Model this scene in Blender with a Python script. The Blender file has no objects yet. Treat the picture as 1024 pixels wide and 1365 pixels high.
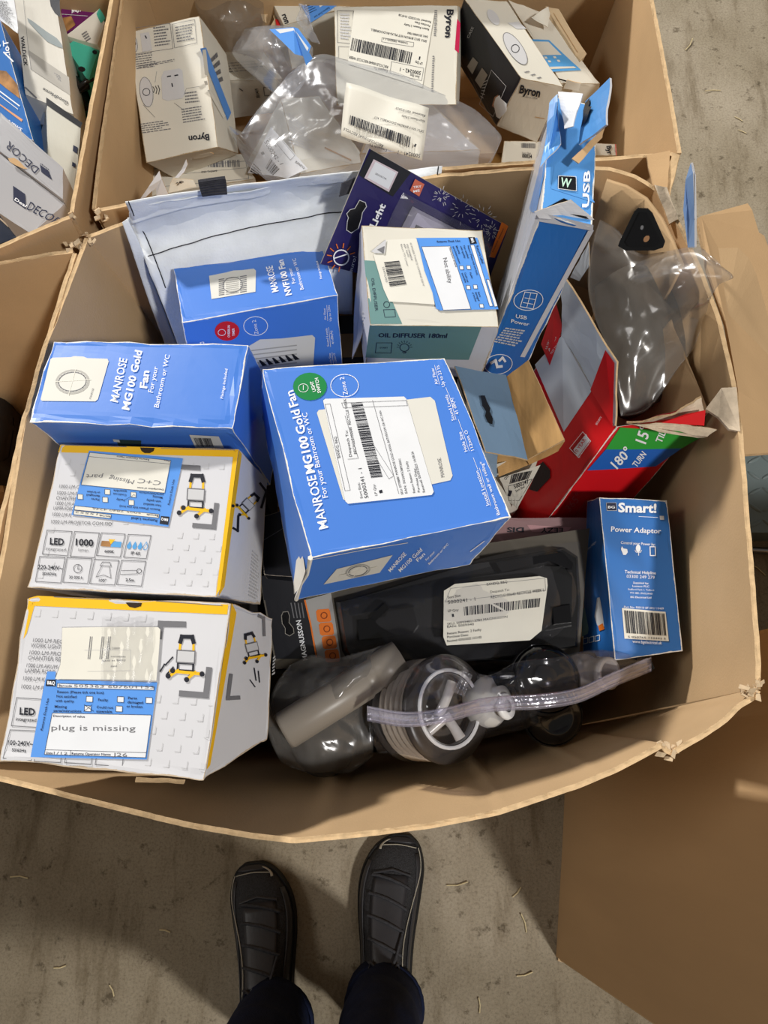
import bpy, bmesh, math, random
import numpy as np
from mathutils import Vector, noise
random.seed(7)
S = bpy.context.scene
COL = S.collection
# ---------------------------------------------------------------- camera, world, lamps, exposure
FPX, CX, CY, CAMH = 1025.0, 512.0, 682.5, 1.43       # focal length in pixels of the 1024 x 1365 frame
_up = np.array([-(555 - CX) / FPX, (1000 - CY) / FPX, 1.0]); _up /= np.linalg.norm(_up)   # the vertical, as the photo shows it
_xa = np.array([1.0, 0, 0]); _xa -= _up * _xa.dot(_up); _xa /= np.linalg.norm(_xa)
_ya = np.cross(_up, _xa)
RW = np.stack([_xa, _ya, _up])
CAM = np.array([0, 0, CAMH])
cd = bpy.data.cameras.new('camera'); cam = bpy.data.objects.new('camera', cd); COL.objects.link(cam)
cd.sensor_fit = 'VERTICAL'; cd.sensor_height = 36.0; cd.lens = 36.0 * FPX / 1365.0
cd.clip_start = 0.02
M4 = np.eye(4); M4[:3, :3] = RW; M4[:3, 3] = CAM
from mathutils import Matrix
cam.matrix_world = Matrix(M4.tolist())
S.camera = cam

W = bpy.data.worlds.new('warehouse_air'); S.world = W; W.use_nodes = True
W.node_tree.nodes['Background'].inputs['Color'].default_value = (1.0, 0.93, 0.84, 1)
W.node_tree.nodes['Background'].inputs['Strength'].default_value = 0.23

def lamp(name, loc, target, power, size, col):
    l = bpy.data.lights.new(name, 'AREA'); l.shape = 'RECTANGLE'; l.size = size[0]; l.size_y = size[1]
    l.energy = power; l.color = col
    o = bpy.data.objects.new(name, l); COL.objects.link(o); o.location = loc
    o.rotation_euler = (Vector(target) - Vector(loc)).to_track_quat('-Z', 'Y').to_euler()
    return o
lamp('high_bay_lamp', (2.35, -2.05, 4.9), (0, 0.2, 0.6), 300, (0.34, 0.34), (1.0, 0.97, 0.92))
lamp('high_bay_lamp.001', (-4.3, 5.6, 4.9), (0, 0.2, 0.6), 1050, (0.5, 0.5), (1.0, 0.97, 0.92))
lamp('added_fill_lamp', (-3.9, 0.1, 5.0), (0, 0.2, 0.6), 80, (1.2, 1.2), (1.0, 0.97, 0.92))  # soft fill lamp added to brighten the left-facing sides
vs = S.view_settings
vs.view_transform = 'Standard'; vs.look = 'None'; vs.gamma = 1.0; vs.use_curve_mapping = False; vs.exposure = -0.68

# ---------------------------------------------------------------- geometry helpers
def ray(u, v): return RW @ np.array([(u - CX) / FPX, -(v - CY) / FPX, -1.0])
def P(u, v, z):
    d = ray(u, v); return CAM + d * ((z - CAMH) / d[2])
def PY(u, v, y):
    d = ray(u, v); return CAM + d * (y / d[1])          # where the sight line meets the upright plane at depth y
def proj(p):
    c = (np.asarray(p, float) - CAM) @ RW
    return np.array([CX - FPX * c[0] / c[2], CY + FPX * c[1] / c[2]])
def crop(ox, oy, w, n=1024.0):
    s = w / n
    return lambda x, y, *z: (ox + x * s, oy + y * s) + z
cA = crop(0, 0, 350); cB = crop(300, 0, 350); cC = crop(580, 0, 444); cD = crop(150, 200, 330)
cE = crop(420, 190, 400); cF = crop(680, 200, 344); cG = crop(0, 430, 360); cH = crop(330, 460, 390)
cI = crop(0, 770, 400); cJ = crop(330, 690, 350); cK = crop(580, 640, 444); cL = crop(600, 470, 360)
cM = crop(250, 1050, 400); cO = crop(480, 300, 200); cP = crop(90, 580, 170); cQ = crop(40, 820, 200)
cR = crop(690, 90, 240); cS = crop(330, 720, 150); cT = crop(600, 580, 200); cU = crop(640, 0, 200)
cV = crop(440, 0, 200); cW = crop(260, 0, 220); cX = crop(160, 180, 200); cY = crop(430, 100, 250)
cZ = crop(0, 0, 150); c1 = crop(0, 140, 140, 1006)

ORG = {}
def nrm(v):
    v = np.asarray(v, float); n = np.linalg.norm(v); return v / n if n > 1e-12 else v
class MB:
    """collects faces in world space, builds ONE mesh object"""
    def __init__(s): s.v = []; s.f = []; s.m = []; s.mats = []; s.edge = []; s.sm = []
    def mi(s, mat):
        if mat not in s.mats: s.mats.append(mat)
        return s.mats.index(mat)
    def add(s, vs_, fs, mat, edge=None, smooth=False):
        b = len(s.v); s.v += [tuple(map(float, p)) for p in vs_]; k = s.mi(mat)
        s.edge += list(edge) if edge is not None else [1.0] * len(vs_)
        for f in fs: s.f.append(tuple(b + i for i in f)); s.m.append(k); s.sm.append(smooth)
    def grid(s, G, mat, edge=None, smooth=False, flip=False):
        G = np.asarray(G); n, m = G.shape[:2]
        fs = []
        for i in range(n - 1):
            for j in range(m - 1):
                q = (i * m + j, i * m + j + 1, (i + 1) * m + j + 1, (i + 1) * m + j)
                fs.append(q[::-1] if flip else q)
        s.add(G.reshape(-1, 3), fs, mat, None if edge is None else np.asarray(edge).reshape(-1), smooth)
    def box(s, c, d, mat, rz=0.0):
        x, y, z = np.array(d) / 2; cs, sn = math.cos(rz), math.sin(rz)
        pts = [(c[0] + a * x * cs - b * y * sn, c[1] + a * x * sn + b * y * cs, c[2] + e * z) for e in (-1, 1) for a, b in ((-1, -1), (1, -1), (1, 1), (-1, 1))]
        s.add(pts, [(3, 2, 1, 0), (4, 5, 6, 7), (0, 1, 5, 4), (1, 2, 6, 5), (2, 3, 7, 6), (3, 0, 4, 7)], mat)
    def prism(s, pts, vec, mat, mat_edge=None, mat_back=None):
        """polygon extruded by vec"""
        n = len(pts); a = [np.asarray(p, float) for p in pts]; b = [p + np.asarray(vec) for p in a]
        s.add(a, [tuple(range(n))], mat); s.add(b, [tuple(range(n))[::-1]], mat_back or mat)
        for i in range(n):
            j = (i + 1) % n; s.add([a[i], a[j], b[j], b[i]], [(0, 3, 2, 1)], mat_edge or mat)
    def tube(s, pts, r, mat, n=6, smooth=True, cap=True):
        pts = [np.asarray(p, float) for p in pts]; rs = r if hasattr(r, '__len__') else [r] * len(pts)
        rows = []; up = np.array([0, 0, 1.0])
        for i, p in enumerate(pts):
            t = nrm(pts[min(i + 1, len(pts) - 1)] - pts[max(i - 1, 0)])
            a = np.cross(t, up if abs(t[2]) < .95 else np.array([1.0, 0, 0])); a = nrm(a); b = np.cross(t, a)
            rows.append([p + rs[i] * (math.cos(k * 2 * math.pi / n) * a + math.sin(k * 2 * math.pi / n) * b) for k in range(n + 1)])
        s.grid(rows, mat, smooth=smooth)
        if cap:
            s.add(rows[0][:n], [tuple(range(n))[::-1]], mat); s.add(rows[-1][:n], [tuple(range(n))], mat)
    def lathe(s, c, ax, prof, mat, n=28, smooth=True):
        """prof: (radius, height along ax)"""
        ax = nrm(ax); a = nrm(np.cross(ax, (0, 0, 1) if abs(ax[2]) < .9 else (1, 0, 0))); b = np.cross(ax, a)
        rows = [[np.asarray(c) + ax * h + r * (math.cos(k * 2 * math.pi / n) * a + math.sin(k * 2 * math.pi / n) * b) for k in range(n + 1)] for r, h in prof]
        s.grid(rows, mat, smooth=smooth)
    def build(s, name, parent=None, weld=0.0, recalc=True, bevel=0.0, solid=0.0, sub=0):
        me = bpy.data.meshes.new(name)
        o0 = np.array(ORG.get(parent.name, (0, 0, 0))) if parent else np.zeros(3)
        loc = o0
        me.from_pydata([tuple(np.array(p) - loc) for p in s.v], [], s.f)
        for mt in s.mats: me.materials.append(mt)
        me.polygons.foreach_set('material_index', s.m); me.polygons.foreach_set('use_smooth', s.sm)
        at = me.attributes.new('edge', 'FLOAT', 'POINT'); at.data.foreach_set('value', s.edge)
        if weld > 0 or recalc:
            bm = bmesh.new(); bm.from_mesh(me)
            if weld > 0: bmesh.ops.remove_doubles(bm, verts=bm.verts, dist=weld)
            if recalc: bmesh.ops.recalc_face_normals(bm, faces=bm.faces)
            bm.to_mesh(me); bm.free()
        me.update()
        ob = bpy.data.objects.new(name, me); COL.objects.link(ob)
        if parent: ob.parent = parent; ORG[ob.name] = tuple(o0)
        if solid: md = ob.modifiers.new('t', 'SOLIDIFY'); md.thickness = solid; md.offset = 0
        if bevel: md = ob.modifiers.new('b', 'BEVEL'); md.width = bevel; md.segments = 2; md.limit_method = 'ANGLE'; md.angle_limit = .6
        if sub: md = ob.modifiers.new('s', 'SUBSURF'); md.levels = sub; md.render_levels = sub
        return ob
def tag(o, label, cat, group=None):
    o['label'] = label; o['category'] = cat
    if group: o['group'] = group
    return o
def thing(name, label, cat, loc, group=None):
    o = bpy.data.objects.new(name, None); COL.objects.link(o); o.location = tuple(map(float, loc)); o.empty_display_size = .03
    ORG[o.name] = tuple(map(float, loc))
    return tag(o, label, cat, group)
def nz(p, sc, seed=0.0):
    return noise.noise(Vector((p[0] * sc + seed, p[1] * sc - seed * 1.7, p[2] * sc + seed * .3)))

# ---------------------------------------------------------------- materials
MATS = {}
def mat(name, col, rough=.6, var=.06, vscale=18, bump=.0, bscale=200, spec=.3, metal=0.0, wear=None, wearw=.004, stretch=(1, 1, 1), col2=None, coat=0.0):
    if name in MATS: return MATS[name]
    m = bpy.data.materials.new(name); m.use_nodes = True; nt = m.node_tree; N = nt.nodes; L = nt.links
    b = N['Principled BSDF']; b.inputs['Roughness'].default_value = rough; b.inputs['Metallic'].default_value = metal
    b.inputs['Specular IOR Level'].default_value = spec; b.inputs['Coat Weight'].default_value = coat; b.inputs['Coat Roughness'].default_value = .12
    tc = N.new('ShaderNodeTexCoord'); mp = N.new('ShaderNodeMapping'); mp.inputs['Scale'].default_value = stretch
    L.new(tc.outputs['Object'], mp.inputs['Vector'])
    n1 = N.new('ShaderNodeTexNoise'); n1.inputs['Scale'].default_value = vscale; n1.inputs['Detail'].default_value = 6
    L.new(mp.outputs['Vector'], n1.inputs['Vector'])
    r = N.new('ShaderNodeValToRGB'); r.color_ramp.elements[0].position = .3; r.color_ramp.elements[1].position = .7
    c = np.array(col[:3]); d = np.array(col2[:3]) if col2 else c * (1 - 2 * var)
    r.color_ramp.elements[0].color = (*d, 1); r.color_ramp.elements[1].color = (*np.minimum(c * (1 + var), 1), 1)
    L.new(n1.outputs['Fac'], r.inputs['Fac']); out = r.outputs['Color']
    if wear is not None:
        at = N.new('ShaderNodeAttribute'); at.attribute_name = 'edge'
        n2 = N.new('ShaderNodeTexNoise'); n2.inputs['Scale'].default_value = 90; n2.inputs['Detail'].default_value = 5; n2.inputs['Roughness'].default_value = .7
        L.new(tc.outputs['Object'], n2.inputs['Vector'])
        n3 = N.new('ShaderNodeTexNoise'); n3.inputs['Scale'].default_value = 16; L.new(tc.outputs['Object'], n3.inputs['Vector'])
        mm = N.new('ShaderNodeMath'); mm.operation = 'MULTIPLY'; L.new(n2.outputs['Fac'], mm.inputs[0]); L.new(n3.outputs['Fac'], mm.inputs[1])
        pw = N.new('ShaderNodeMath'); pw.operation = 'POWER'; pw.inputs[1].default_value = 1.6; L.new(mm.outputs[0], pw.inputs[0])
        sc = N.new('ShaderNodeMath'); sc.operation = 'MULTIPLY'; sc.inputs[1].default_value = wearw * 7; L.new(pw.outputs[0], sc.inputs[0])
        lt = N.new('ShaderNodeMath'); lt.operation = 'LESS_THAN'; L.new(at.outputs['Fac'], lt.inputs[0]); L.new(sc.outputs[0], lt.inputs[1])
        mx = N.new('ShaderNodeMix'); mx.data_type = 'RGBA'; L.new(lt.outputs[0], mx.inputs['Factor']); L.new(out, mx.inputs[6]); mx.inputs[7].default_value = (*wear, 1)
        out = mx.outputs[2]
    L.new(out, b.inputs['Base Color'])
    if bump:
        n4 = N.new('ShaderNodeTexNoise'); n4.inputs['Scale'].default_value = bscale; n4.inputs['Detail'].default_value = 4; L.new(mp.outputs['Vector'], n4.inputs['Vector'])
        bp = N.new('ShaderNodeBump'); bp.inputs['Strength'].default_value = bump; bp.inputs['Distance'].default_value = .002
        L.new(n4.outputs['Fac'], bp.inputs['Height']); L.new(bp.outputs['Normal'], b.inputs['Normal'])
    MATS[name] = m; return m
def film(name, tint=(.9, .9, .92), haze=.15, hazecol=(.75, .75, .78), gloss=.09, rough=.12, bump=.5, bscale=24):
    """thin clear polythene: transparent sheet, a little milky, glossy by angle"""
    if name in MATS: return MATS[name]
    m = bpy.data.materials.new(name); m.use_nodes = True; nt = m.node_tree; N = nt.nodes; L = nt.links
    N.remove(N['Principled BSDF']); out = N['Material Output']
    tr = N.new('ShaderNodeBsdfTransparent'); tr.inputs['Color'].default_value = (*tint, 1)
    df = N.new('ShaderNodeBsdfDiffuse'); df.inputs['Color'].default_value = (*hazecol, 1)
    gl = N.new('ShaderNodeBsdfGlossy'); gl.inputs['Roughness'].default_value = rough; gl.inputs['Color'].default_value = (.95, .95, .97, 1)
    tc = N.new('ShaderNodeTexCoord'); no = N.new('ShaderNodeTexNoise'); no.inputs['Scale'].default_value = bscale; no.inputs['Detail'].default_value = 3; no.inputs['Distortion'].default_value = 1.2
    L.new(tc.outputs['Object'], no.inputs['Vector'])
    bp = N.new('ShaderNodeBump'); bp.inputs['Strength'].default_value = bump; bp.inputs['Distance'].default_value = .012; L.new(no.outputs['Fac'], bp.inputs['Height'])
    L.new(bp.outputs['Normal'], gl.inputs['Normal']); L.new(bp.outputs['Normal'], df.inputs['Normal'])
    m1 = N.new('ShaderNodeMixShader'); m1.inputs['Fac'].default_value = haze; L.new(tr.outputs[0], m1.inputs[1]); L.new(df.outputs[0], m1.inputs[2])
    lw = N.new('ShaderNodeLayerWeight'); lw.inputs['Blend'].default_value = .35; L.new(bp.outputs['Normal'], lw.inputs['Normal'])
    ma = N.new('ShaderNodeMath'); ma.operation = 'MULTIPLY_ADD'; ma.inputs[1].default_value = .26; ma.inputs[2].default_value = gloss; L.new(lw.outputs['Fresnel'], ma.inputs[0])
    m2 = N.new('ShaderNodeMixShader'); L.new(ma.outputs[0], m2.inputs['Fac']); L.new(m1.outputs[0], m2.inputs[1]); L.new(gl.outputs[0], m2.inputs[2])
    L.new(m2.outputs[0], out.inputs['Surface'])
    MATS[name] = m; return m
def srgb(r, g, b):
    f = lambda c: ((c / 255 + .055) / 1.055) ** 2.4 if c > 10 else c / 255 / 12.92
    return (f(r), f(g), f(b))
PAPER = srgb(232, 228, 220)
kraft = mat('kraft_cardboard', srgb(198, 164, 123), .85, .05, 9, .12, 420, .15, stretch=(1, 1, .12))
kraft_in = mat('kraft_cardboard_inside', srgb(200, 168, 128), .85, .06, 7, .12, 420, .15)
kraft_edge = mat('cut_cardboard_edge', srgb(208, 178, 138), .9, .09, 120, .4, 300, .1)
torn = mat('torn_paper', srgb(214, 196, 172), .95, .15, 60, .6, 150, .1)
blue = mat('blue_card', srgb(72, 126, 214), .38, .03, 6, .06, 40, .45, wear=PAPER, wearw=.0009)
sky_card = mat('sky_blue_card', srgb(92, 158, 226), .38, .03, 6, .05, 40, .45, wear=PAPER, wearw=.0012)
blue_dk = mat('deep_blue_card', srgb(44, 110, 186), .35, .03, 6, .05, 40, .45, wear=PAPER, wearw=.001)
white_dim = mat('light_grey_card', srgb(166, 166, 170), .5, .02, 8, .08, 60, .35)
white_card = mat('white_card', srgb(206, 206, 210), .5, .02, 8, .08, 60, .35, wear=srgb(190, 172, 148), wearw=.0012)
cream = mat('cream_card', srgb(212, 208, 196), .55, .03, 9, .08, 60, .3, wear=srgb(170, 150, 120), wearw=.0009)
black_card = mat('black_card', srgb(26, 27, 34), .35, .1, 9, .04, 60, .45, wear=srgb(150, 140, 130), wearw=.0008)
teal_card = mat('grey_teal_card', srgb(104, 142, 140), .45, .03, 8, .05, 50, .4)
red_card = mat('red_card', srgb(214, 24, 30), .35, .03, 8, .05, 50, .45, wear=PAPER, wearw=.0009)
purple_card = mat('purple_card', srgb(38, 32, 92), .35, .1, 8, .03, 50, .45)
plum_card = mat('plum_card', srgb(108, 30, 96), .4, .1, 20, .03, 50, .4)
slate_card = mat('slate_blue_card', srgb(102, 126, 150), .55, .03, 8, .06, 60, .3)
pale_card = mat('pale_blue_card', srgb(206, 216, 228), .5, .02, 8, .05, 60, .35, wear=srgb(190, 170, 140), wearw=.001)
mint_card = mat('mint_card', srgb(70, 178, 156), .45, .04, 12, .05, 50, .4)
grey_card = mat('grey_card', srgb(150, 146, 138), .6, .05, 10, .05, 60, .3)
pink_card = mat('dusty_pink_card', srgb(150, 118, 120), .6, .05, 10, .05, 60, .3)
ink = mat('black_ink', srgb(30, 32, 42), .5, 0)
ink_grey = mat('grey_ink', srgb(112, 112, 116), .5, 0)
ink_dim = mat('pale_grey_ink', srgb(196, 196, 198), .5, 0)
ink_white = mat('white_ink', srgb(238, 240, 244), .45, 0)
ink_blue = mat('label_blue_ink', srgb(88, 148, 226), .4, .03, 20)
ink_sky = mat('sky_blue_ink', srgb(84, 156, 214), .4, .02)
ink_navy = mat('navy_ink', srgb(28, 34, 62), .5, 0)
ink_yellow = mat('yellow_ink', srgb(238, 184, 28), .4, .03)
ink_orange = mat('orange_ink', srgb(226, 118, 40), .4, .03)
ink_red = mat('red_ink', srgb(206, 34, 38), .4, .02)
ink_green = mat('green_ink', srgb(22, 128, 66), .4, .02)
ink_lime = mat('bright_green_ink', srgb(52, 162, 60), .4, .02)
ink_royal = mat('royal_blue_ink', srgb(38, 98, 186), .4, .02)
ink_beige = mat('beige_ink', srgb(214, 212, 204), .45, .02)
ink_beige2 = mat('warm_grey_ink', srgb(168, 166, 160), .45, .02)
ink_gold = mat('brown_gold_ink', srgb(176, 128, 78), .45, .3, 60)
sticker = mat('sticker_paper', srgb(222, 219, 208), .5, .02, 30, .1, 60, .35)
sticker_cool = mat('white_sticker_paper', srgb(222, 224, 228), .45, .02, 30, .1, 60, .35)
black_plastic = mat('black_plastic', srgb(17, 18, 21), .25, .1, 9, .03, 40, .5)
black_gloss = mat('black_gloss_plastic', srgb(12, 13, 17), .12, .1, 9, .06, 20, .6)
grey_plastic = mat('pale_grey_plastic', srgb(196, 194, 190), .4, .03, 9, .0)
white_plastic = mat('white_plastic', srgb(232, 232, 232), .35, .02, 9)
steel = mat('brushed_steel', srgb(150, 150, 154), .3, .05, 30, metal=1.0)
tape_film = film('clear_tape_film', (.96, .96, .96), .04, (.85, .85, .88), .03, .2, .08, 12)
clear_film = film('clear_polythene', (.95, .95, .96), .07, (.8, .8, .84), .04, .16, .3, 20)
milky_film = film('milky_polythene', (.95, .96, .98), .13, (.84, .87, .92), .035, .20, .22, 14)
smoke_film = film('smoky_polythene', (.84, .83, .81), .15, (.50, .485, .465), .03, .2, .25, 12)
dark_film = film('clear_blister_plastic', (.93, .93, .95), .02, (.5, .5, .55), .03, .12, .2, 10)

# ---------------------------------------------------------------- faces of cartons and what is printed on them
_tc = {}
def text_mesh(s, bold):
    k = (s, bold)
    if k in _tc: return _tc[k]
    cu = bpy.data.curves.new('t', 'FONT'); cu.body = s; cu.size = 1.0; cu.resolution_u = 2; cu.fill_mode = 'FRONT'
    cu.offset = bold
    ob = bpy.data.objects.new('t', cu)
    me = bpy.data.meshes.new_from_object(ob)
    v = np.array([tuple(q.co)[:2] for q in me.vertices]); f = [tuple(p.vertices) for p in me.polygons]
    bpy.data.objects.remove(ob); bpy.data.curves.remove(cu); bpy.data.meshes.remove(me)
    v = v - [v[:, 0].min(), 0]
    _tc[k] = (v, f, v[:, 0].max()); return _tc[k]
class Face:
    """bilinear patch a(0,0) b(1,0) c(1,1) d(0,1); 'n' points out of the carton"""
    def __init__(s, a, b, c, d, centre=None, n=None):
        s.q = [np.asarray(p, float) for p in (a, b, c, d)]
        s.n = nrm(np.cross(s.q[1] - s.q[3], s.q[2] - s.q[0])) if n is None else nrm(n)
        if centre is not None and s.n.dot(sum(s.q) / 4 - centre) < 0: s.n = -s.n
        if centre is None and n is None and s.n.dot(CAM - s.q[0]) < 0: s.n = -s.n
    def pt(s, st, e=0.0):
        st = np.atleast_2d(st); u, v = st[:, :1], st[:, 1:2]; a, b, c, d = s.q
        return a * (1 - u) * (1 - v) + b * u * (1 - v) + c * u * v + d * (1 - u) * v + s.n * e
    def st(s, px):
        x = np.array([.5, .5]); px = np.array(px[:2], float)
        for _ in range(10):
            p0 = proj(s.pt(x)[0]); r = px - p0
            J = np.stack([(proj(s.pt(x + d)[0]) - p0) / 1e-4 for d in (np.array([1e-4, 0]), np.array([0, 1e-4]))], 1)
            x = np.clip(x + np.linalg.solve(J, r), -3, 4)
        return x
    def quad(s, mb, px, m, e=.0005, n=4):
        q = [s.st(p) for p in px]
        g = [[(q[0] * (1 - i) + q[1] * i) * (1 - j) + (q[3] * (1 - i) + q[2] * i) * j for i in np.linspace(0, 1, n + 1)] for j in np.linspace(0, 1, n + 1)]
        mb.grid(s.pt(np.array(g).reshape(-1, 2), e).reshape(n + 1, n + 1, 3), m)
    def poly(s, mb, px, m, e=.0005):
        q = s.pt(np.array([s.st(p) for p in px]), e); mb.add(q, [tuple(range(len(px)))], m)
    def line(s, mb, px, w, m, e=.0007, close=False):
        px = [np.array(p[:2], float) for p in px]
        if close: px = px + [px[0]]
        for a, b in zip(px[:-1], px[1:]):
            t = b - a; L = np.linalg.norm(t)
            if L < 1e-6: continue
            t /= L; o = np.array([-t[1], t[0]]) * w / 2; t = t * w / 2
            s.poly(mb, [a - t + o, b + t + o, b + t - o, a - t - o], m, e)
    def frame(s, mb, px, w, m, e=.0007): s.line(mb, px, w, m, e, True)
    def disc(s, mb, c, r, m, e=.0006, ax=(1, 0), r2=None, n=20):
        a = np.array(ax, float) / np.linalg.norm(ax) * r; b = np.array([-a[1], a[0]]) / r * (r2 or r); c = np.array(c[:2])
        s.poly(mb, [c + a * math.cos(k * 2 * math.pi / n) + b * math.sin(k * 2 * math.pi / n) for k in range(n)], m, e)
    def ring(s, mb, c, r, w, m, e=.0007, ax=(1, 0), r2=None, n=24):
        a = np.array(ax, float) / np.linalg.norm(ax) * r; b = np.array([-a[1], a[0]]) / r * (r2 or r); c = np.array(c[:2])
        s.line(mb, [c + a * math.cos(k * 2 * math.pi / n) + b * math.sin(k * 2 * math.pi / n) for k in range(n)], w, m, e, True)
    def text(s, mb, txt, p0, p1, h, m, e=.0008, bold=.0, skew=0.0):
        """baseline from p0 to p1 (pixels), cap height h (pixels)"""
        v, f, w = text_mesh(txt, bold)
        p0 = np.array(p0[:2], float); p1 = np.array(p1[:2], float); d = p1 - p0; L = np.linalg.norm(d)
        up = np.array([d[1], -d[0]]) / L * h + d / L * skew * h
        s0, s1, s2 = s.st(p0), s.st(p1), s.st(p0 + up)
        q = s0 + v[:, :1] / w * (s1 - s0) + v[:, 1:] / .72 * (s2 - s0)
        mb.add(s.pt(q, e), f, m)
    def bars(s, mb, px, m, n=40, e=.0008, seed=1):
        """barcode: px quad, bars run along side 0-3"""
        q = [s.st(p) for p in px]; rr = random.Random(seed); x = 0.0; w = []
        while len(w) < n:
            a = rr.choice((1, 1, 2, 3)); g = rr.choice((1, 1, 2)); w.append((x, x + a)); x += a + g
        for a, b in w:
            a, b = a / x, b / x
            mb.add(s.pt(np.array([q[0] * (1 - a) + q[1] * a, q[0] * (1 - b) + q[1] * b, q[3] * (1 - b) + q[2] * b, q[3] * (1 - a) + q[2] * a]), e), [(0, 1, 2, 3)], m)
    def scribble(s, mb, px, rows, m, e=.0007, seed=1, fill=.55):
        """small print too fine to read: rows of short dashes inside the px quad"""
        q = [np.array(p[:2], float) for p in px]; rr = random.Random(seed)
        for r in range(rows):
            v0 = (r + .2) / rows; v1 = v0 + fill / rows; u = 0.0; end = rr.uniform(.7, 1)
            while u < end:
                u1 = min(u + rr.uniform(.05, .16), end)
                g = lambda u, v: (q[0] * (1 - u) + q[1] * u) * (1 - v) + (q[3] * (1 - u) + q[2] * u) * v
                s.poly(mb, [g(u, v0), g(u1, v0), g(u1, v1), g(u, v1)], m, e); u = u1 + .025
def bgrid(f, us, vs_, seed, amp, W_, H_):
    """grid over a Face with distance-to-edge attribute and slightly battered surface"""
    st = np.array([[(u, v) for u in us] for v in vs_]); p = f.pt(st.reshape(-1, 2)).copy()
    ed = np.array([min(u * W_, (1 - u) * W_, v * H_, (1 - v) * H_) for v in vs_ for u in us])
    for i in range(len(p)):
        k = amp if ed[i] < .004 else amp * .12
        p[i] += np.array([nz(p[i], 70, seed), nz(p[i], 70, seed + 9), nz(p[i], 70, seed + 21)]) * k
    return p.reshape(len(vs_), len(us), 3), ed.reshape(len(vs_), len(us))
def ticks(L):
    e = [0, .0016 / L, .004 / L, .008 / L]; m = np.linspace(.012 / L, 1 - .012 / L, max(4, int(L / .02)))
    return e + list(m) + [1 - x for x in e[::-1]]
class Carton:
    FI = dict(top=(0, 1, 2, 3), front=(3, 2, 6, 7), right=(2, 1, 5, 6), left=(0, 3, 7, 4), back=(1, 0, 4, 5), bottom=(7, 6, 5, 4))
    def __init__(s, name, label, near, far=None, drop=None, mats=None, m=None, group=None, amp=.0012, skip=(), cat='carton', part='carton_body', root=None):
        """near: four (u,v,z) of the face towards the camera; far: known corners of the opposite face; drop: vector for the others"""
        c = [P(*q) if len(q) == 3 else None for q in near] + [None] * 4
        if far:
            for k, q in far.items(): c[k] = P(*q)
        if drop is None:
            ks = [k for k in range(4, 8) if c[k] is not None]; drop = sum(c[k] - c[k - 4] for k in ks) / len(ks)
        for k in range(4, 8):
            if c[k] is None: c[k] = c[k - 4] + np.asarray(drop, float)
        s.c = c; s.ctr = sum(c) / 8
        s.F = {k: Face(*[c[i] for i in ix], centre=s.ctr) for k, ix in s.FI.items()}
        lo = min(p[2] for p in c)
        s.root = root or thing(name, label, cat, (s.ctr[0], s.ctr[1], lo), group)
        b = MB(); sd = random.uniform(0, 50)
        for k, f in s.F.items():
            if k in skip: continue
            w = np.linalg.norm(f.q[1] - f.q[0]); h = np.linalg.norm(f.q[3] - f.q[0])
            g, e = bgrid(f, ticks(w), ticks(h), sd, amp, w, h)
            b.grid(g, (mats or {}).get(k, m), e)
        s.body = b.build(part, s.root, weld=.0004)
        s.pr = {}
    def __getitem__(s, k): return s.F[k]
    def mb(s, name): return s.pr.setdefault(name, MB())
    SMALL = ('lettering', 'barcode', 'grey_pattern', 'printed_icons', 'white_field', 'logo', 'yellow_band', 'printed_panel', 'printed_stripes')
    def done(s, subs=None):
        """build the printed parts; subs maps a part to the part that carries it"""
        made = {}
        for n in s.pr:
            if not (subs and n in subs): made[n] = s.pr[n].build(n.split('#')[0], s.root, recalc=False)
        for n in (subs or {}):
            if n in s.pr: made[n] = s.pr[n].build(n.split('#')[0], made[subs[n]], recalc=False)
        for n, o in made.items():
            if n.split('#')[0] in s.SMALL: o['kind'] = 'stuff'
        return s.root
def slab(mb, q, th, m, m_in, m_ed, n=6, seed=0.0, amp=.001, ctr=CAM):
    """thin card panel from four corners; m faces the camera, m_in the other side"""
    f = Face(*q); tt = np.linspace(0, 1, n + 1)
    st = np.array([(u, v) for v in tt for u in tt]); p = f.pt(st).copy()
    for i in range(len(p)): p[i] += f.n * nz(p[i], 25, seed) * amp * 3 + np.array([nz(p[i], 80, seed), nz(p[i], 80, seed + 5), 0]) * amp
    G = p.reshape(n + 1, n + 1, 3); B = G - f.n * th
    mb.grid(G, m); mb.grid(B, m_in, flip=True)
    for a, b in ((G[0], B[0]), (G[-1], B[-1]), (G[:, 0], B[:, 0]), (G[:, -1], B[:, -1])): mb.grid([a, b], m_ed)
    return f

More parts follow.
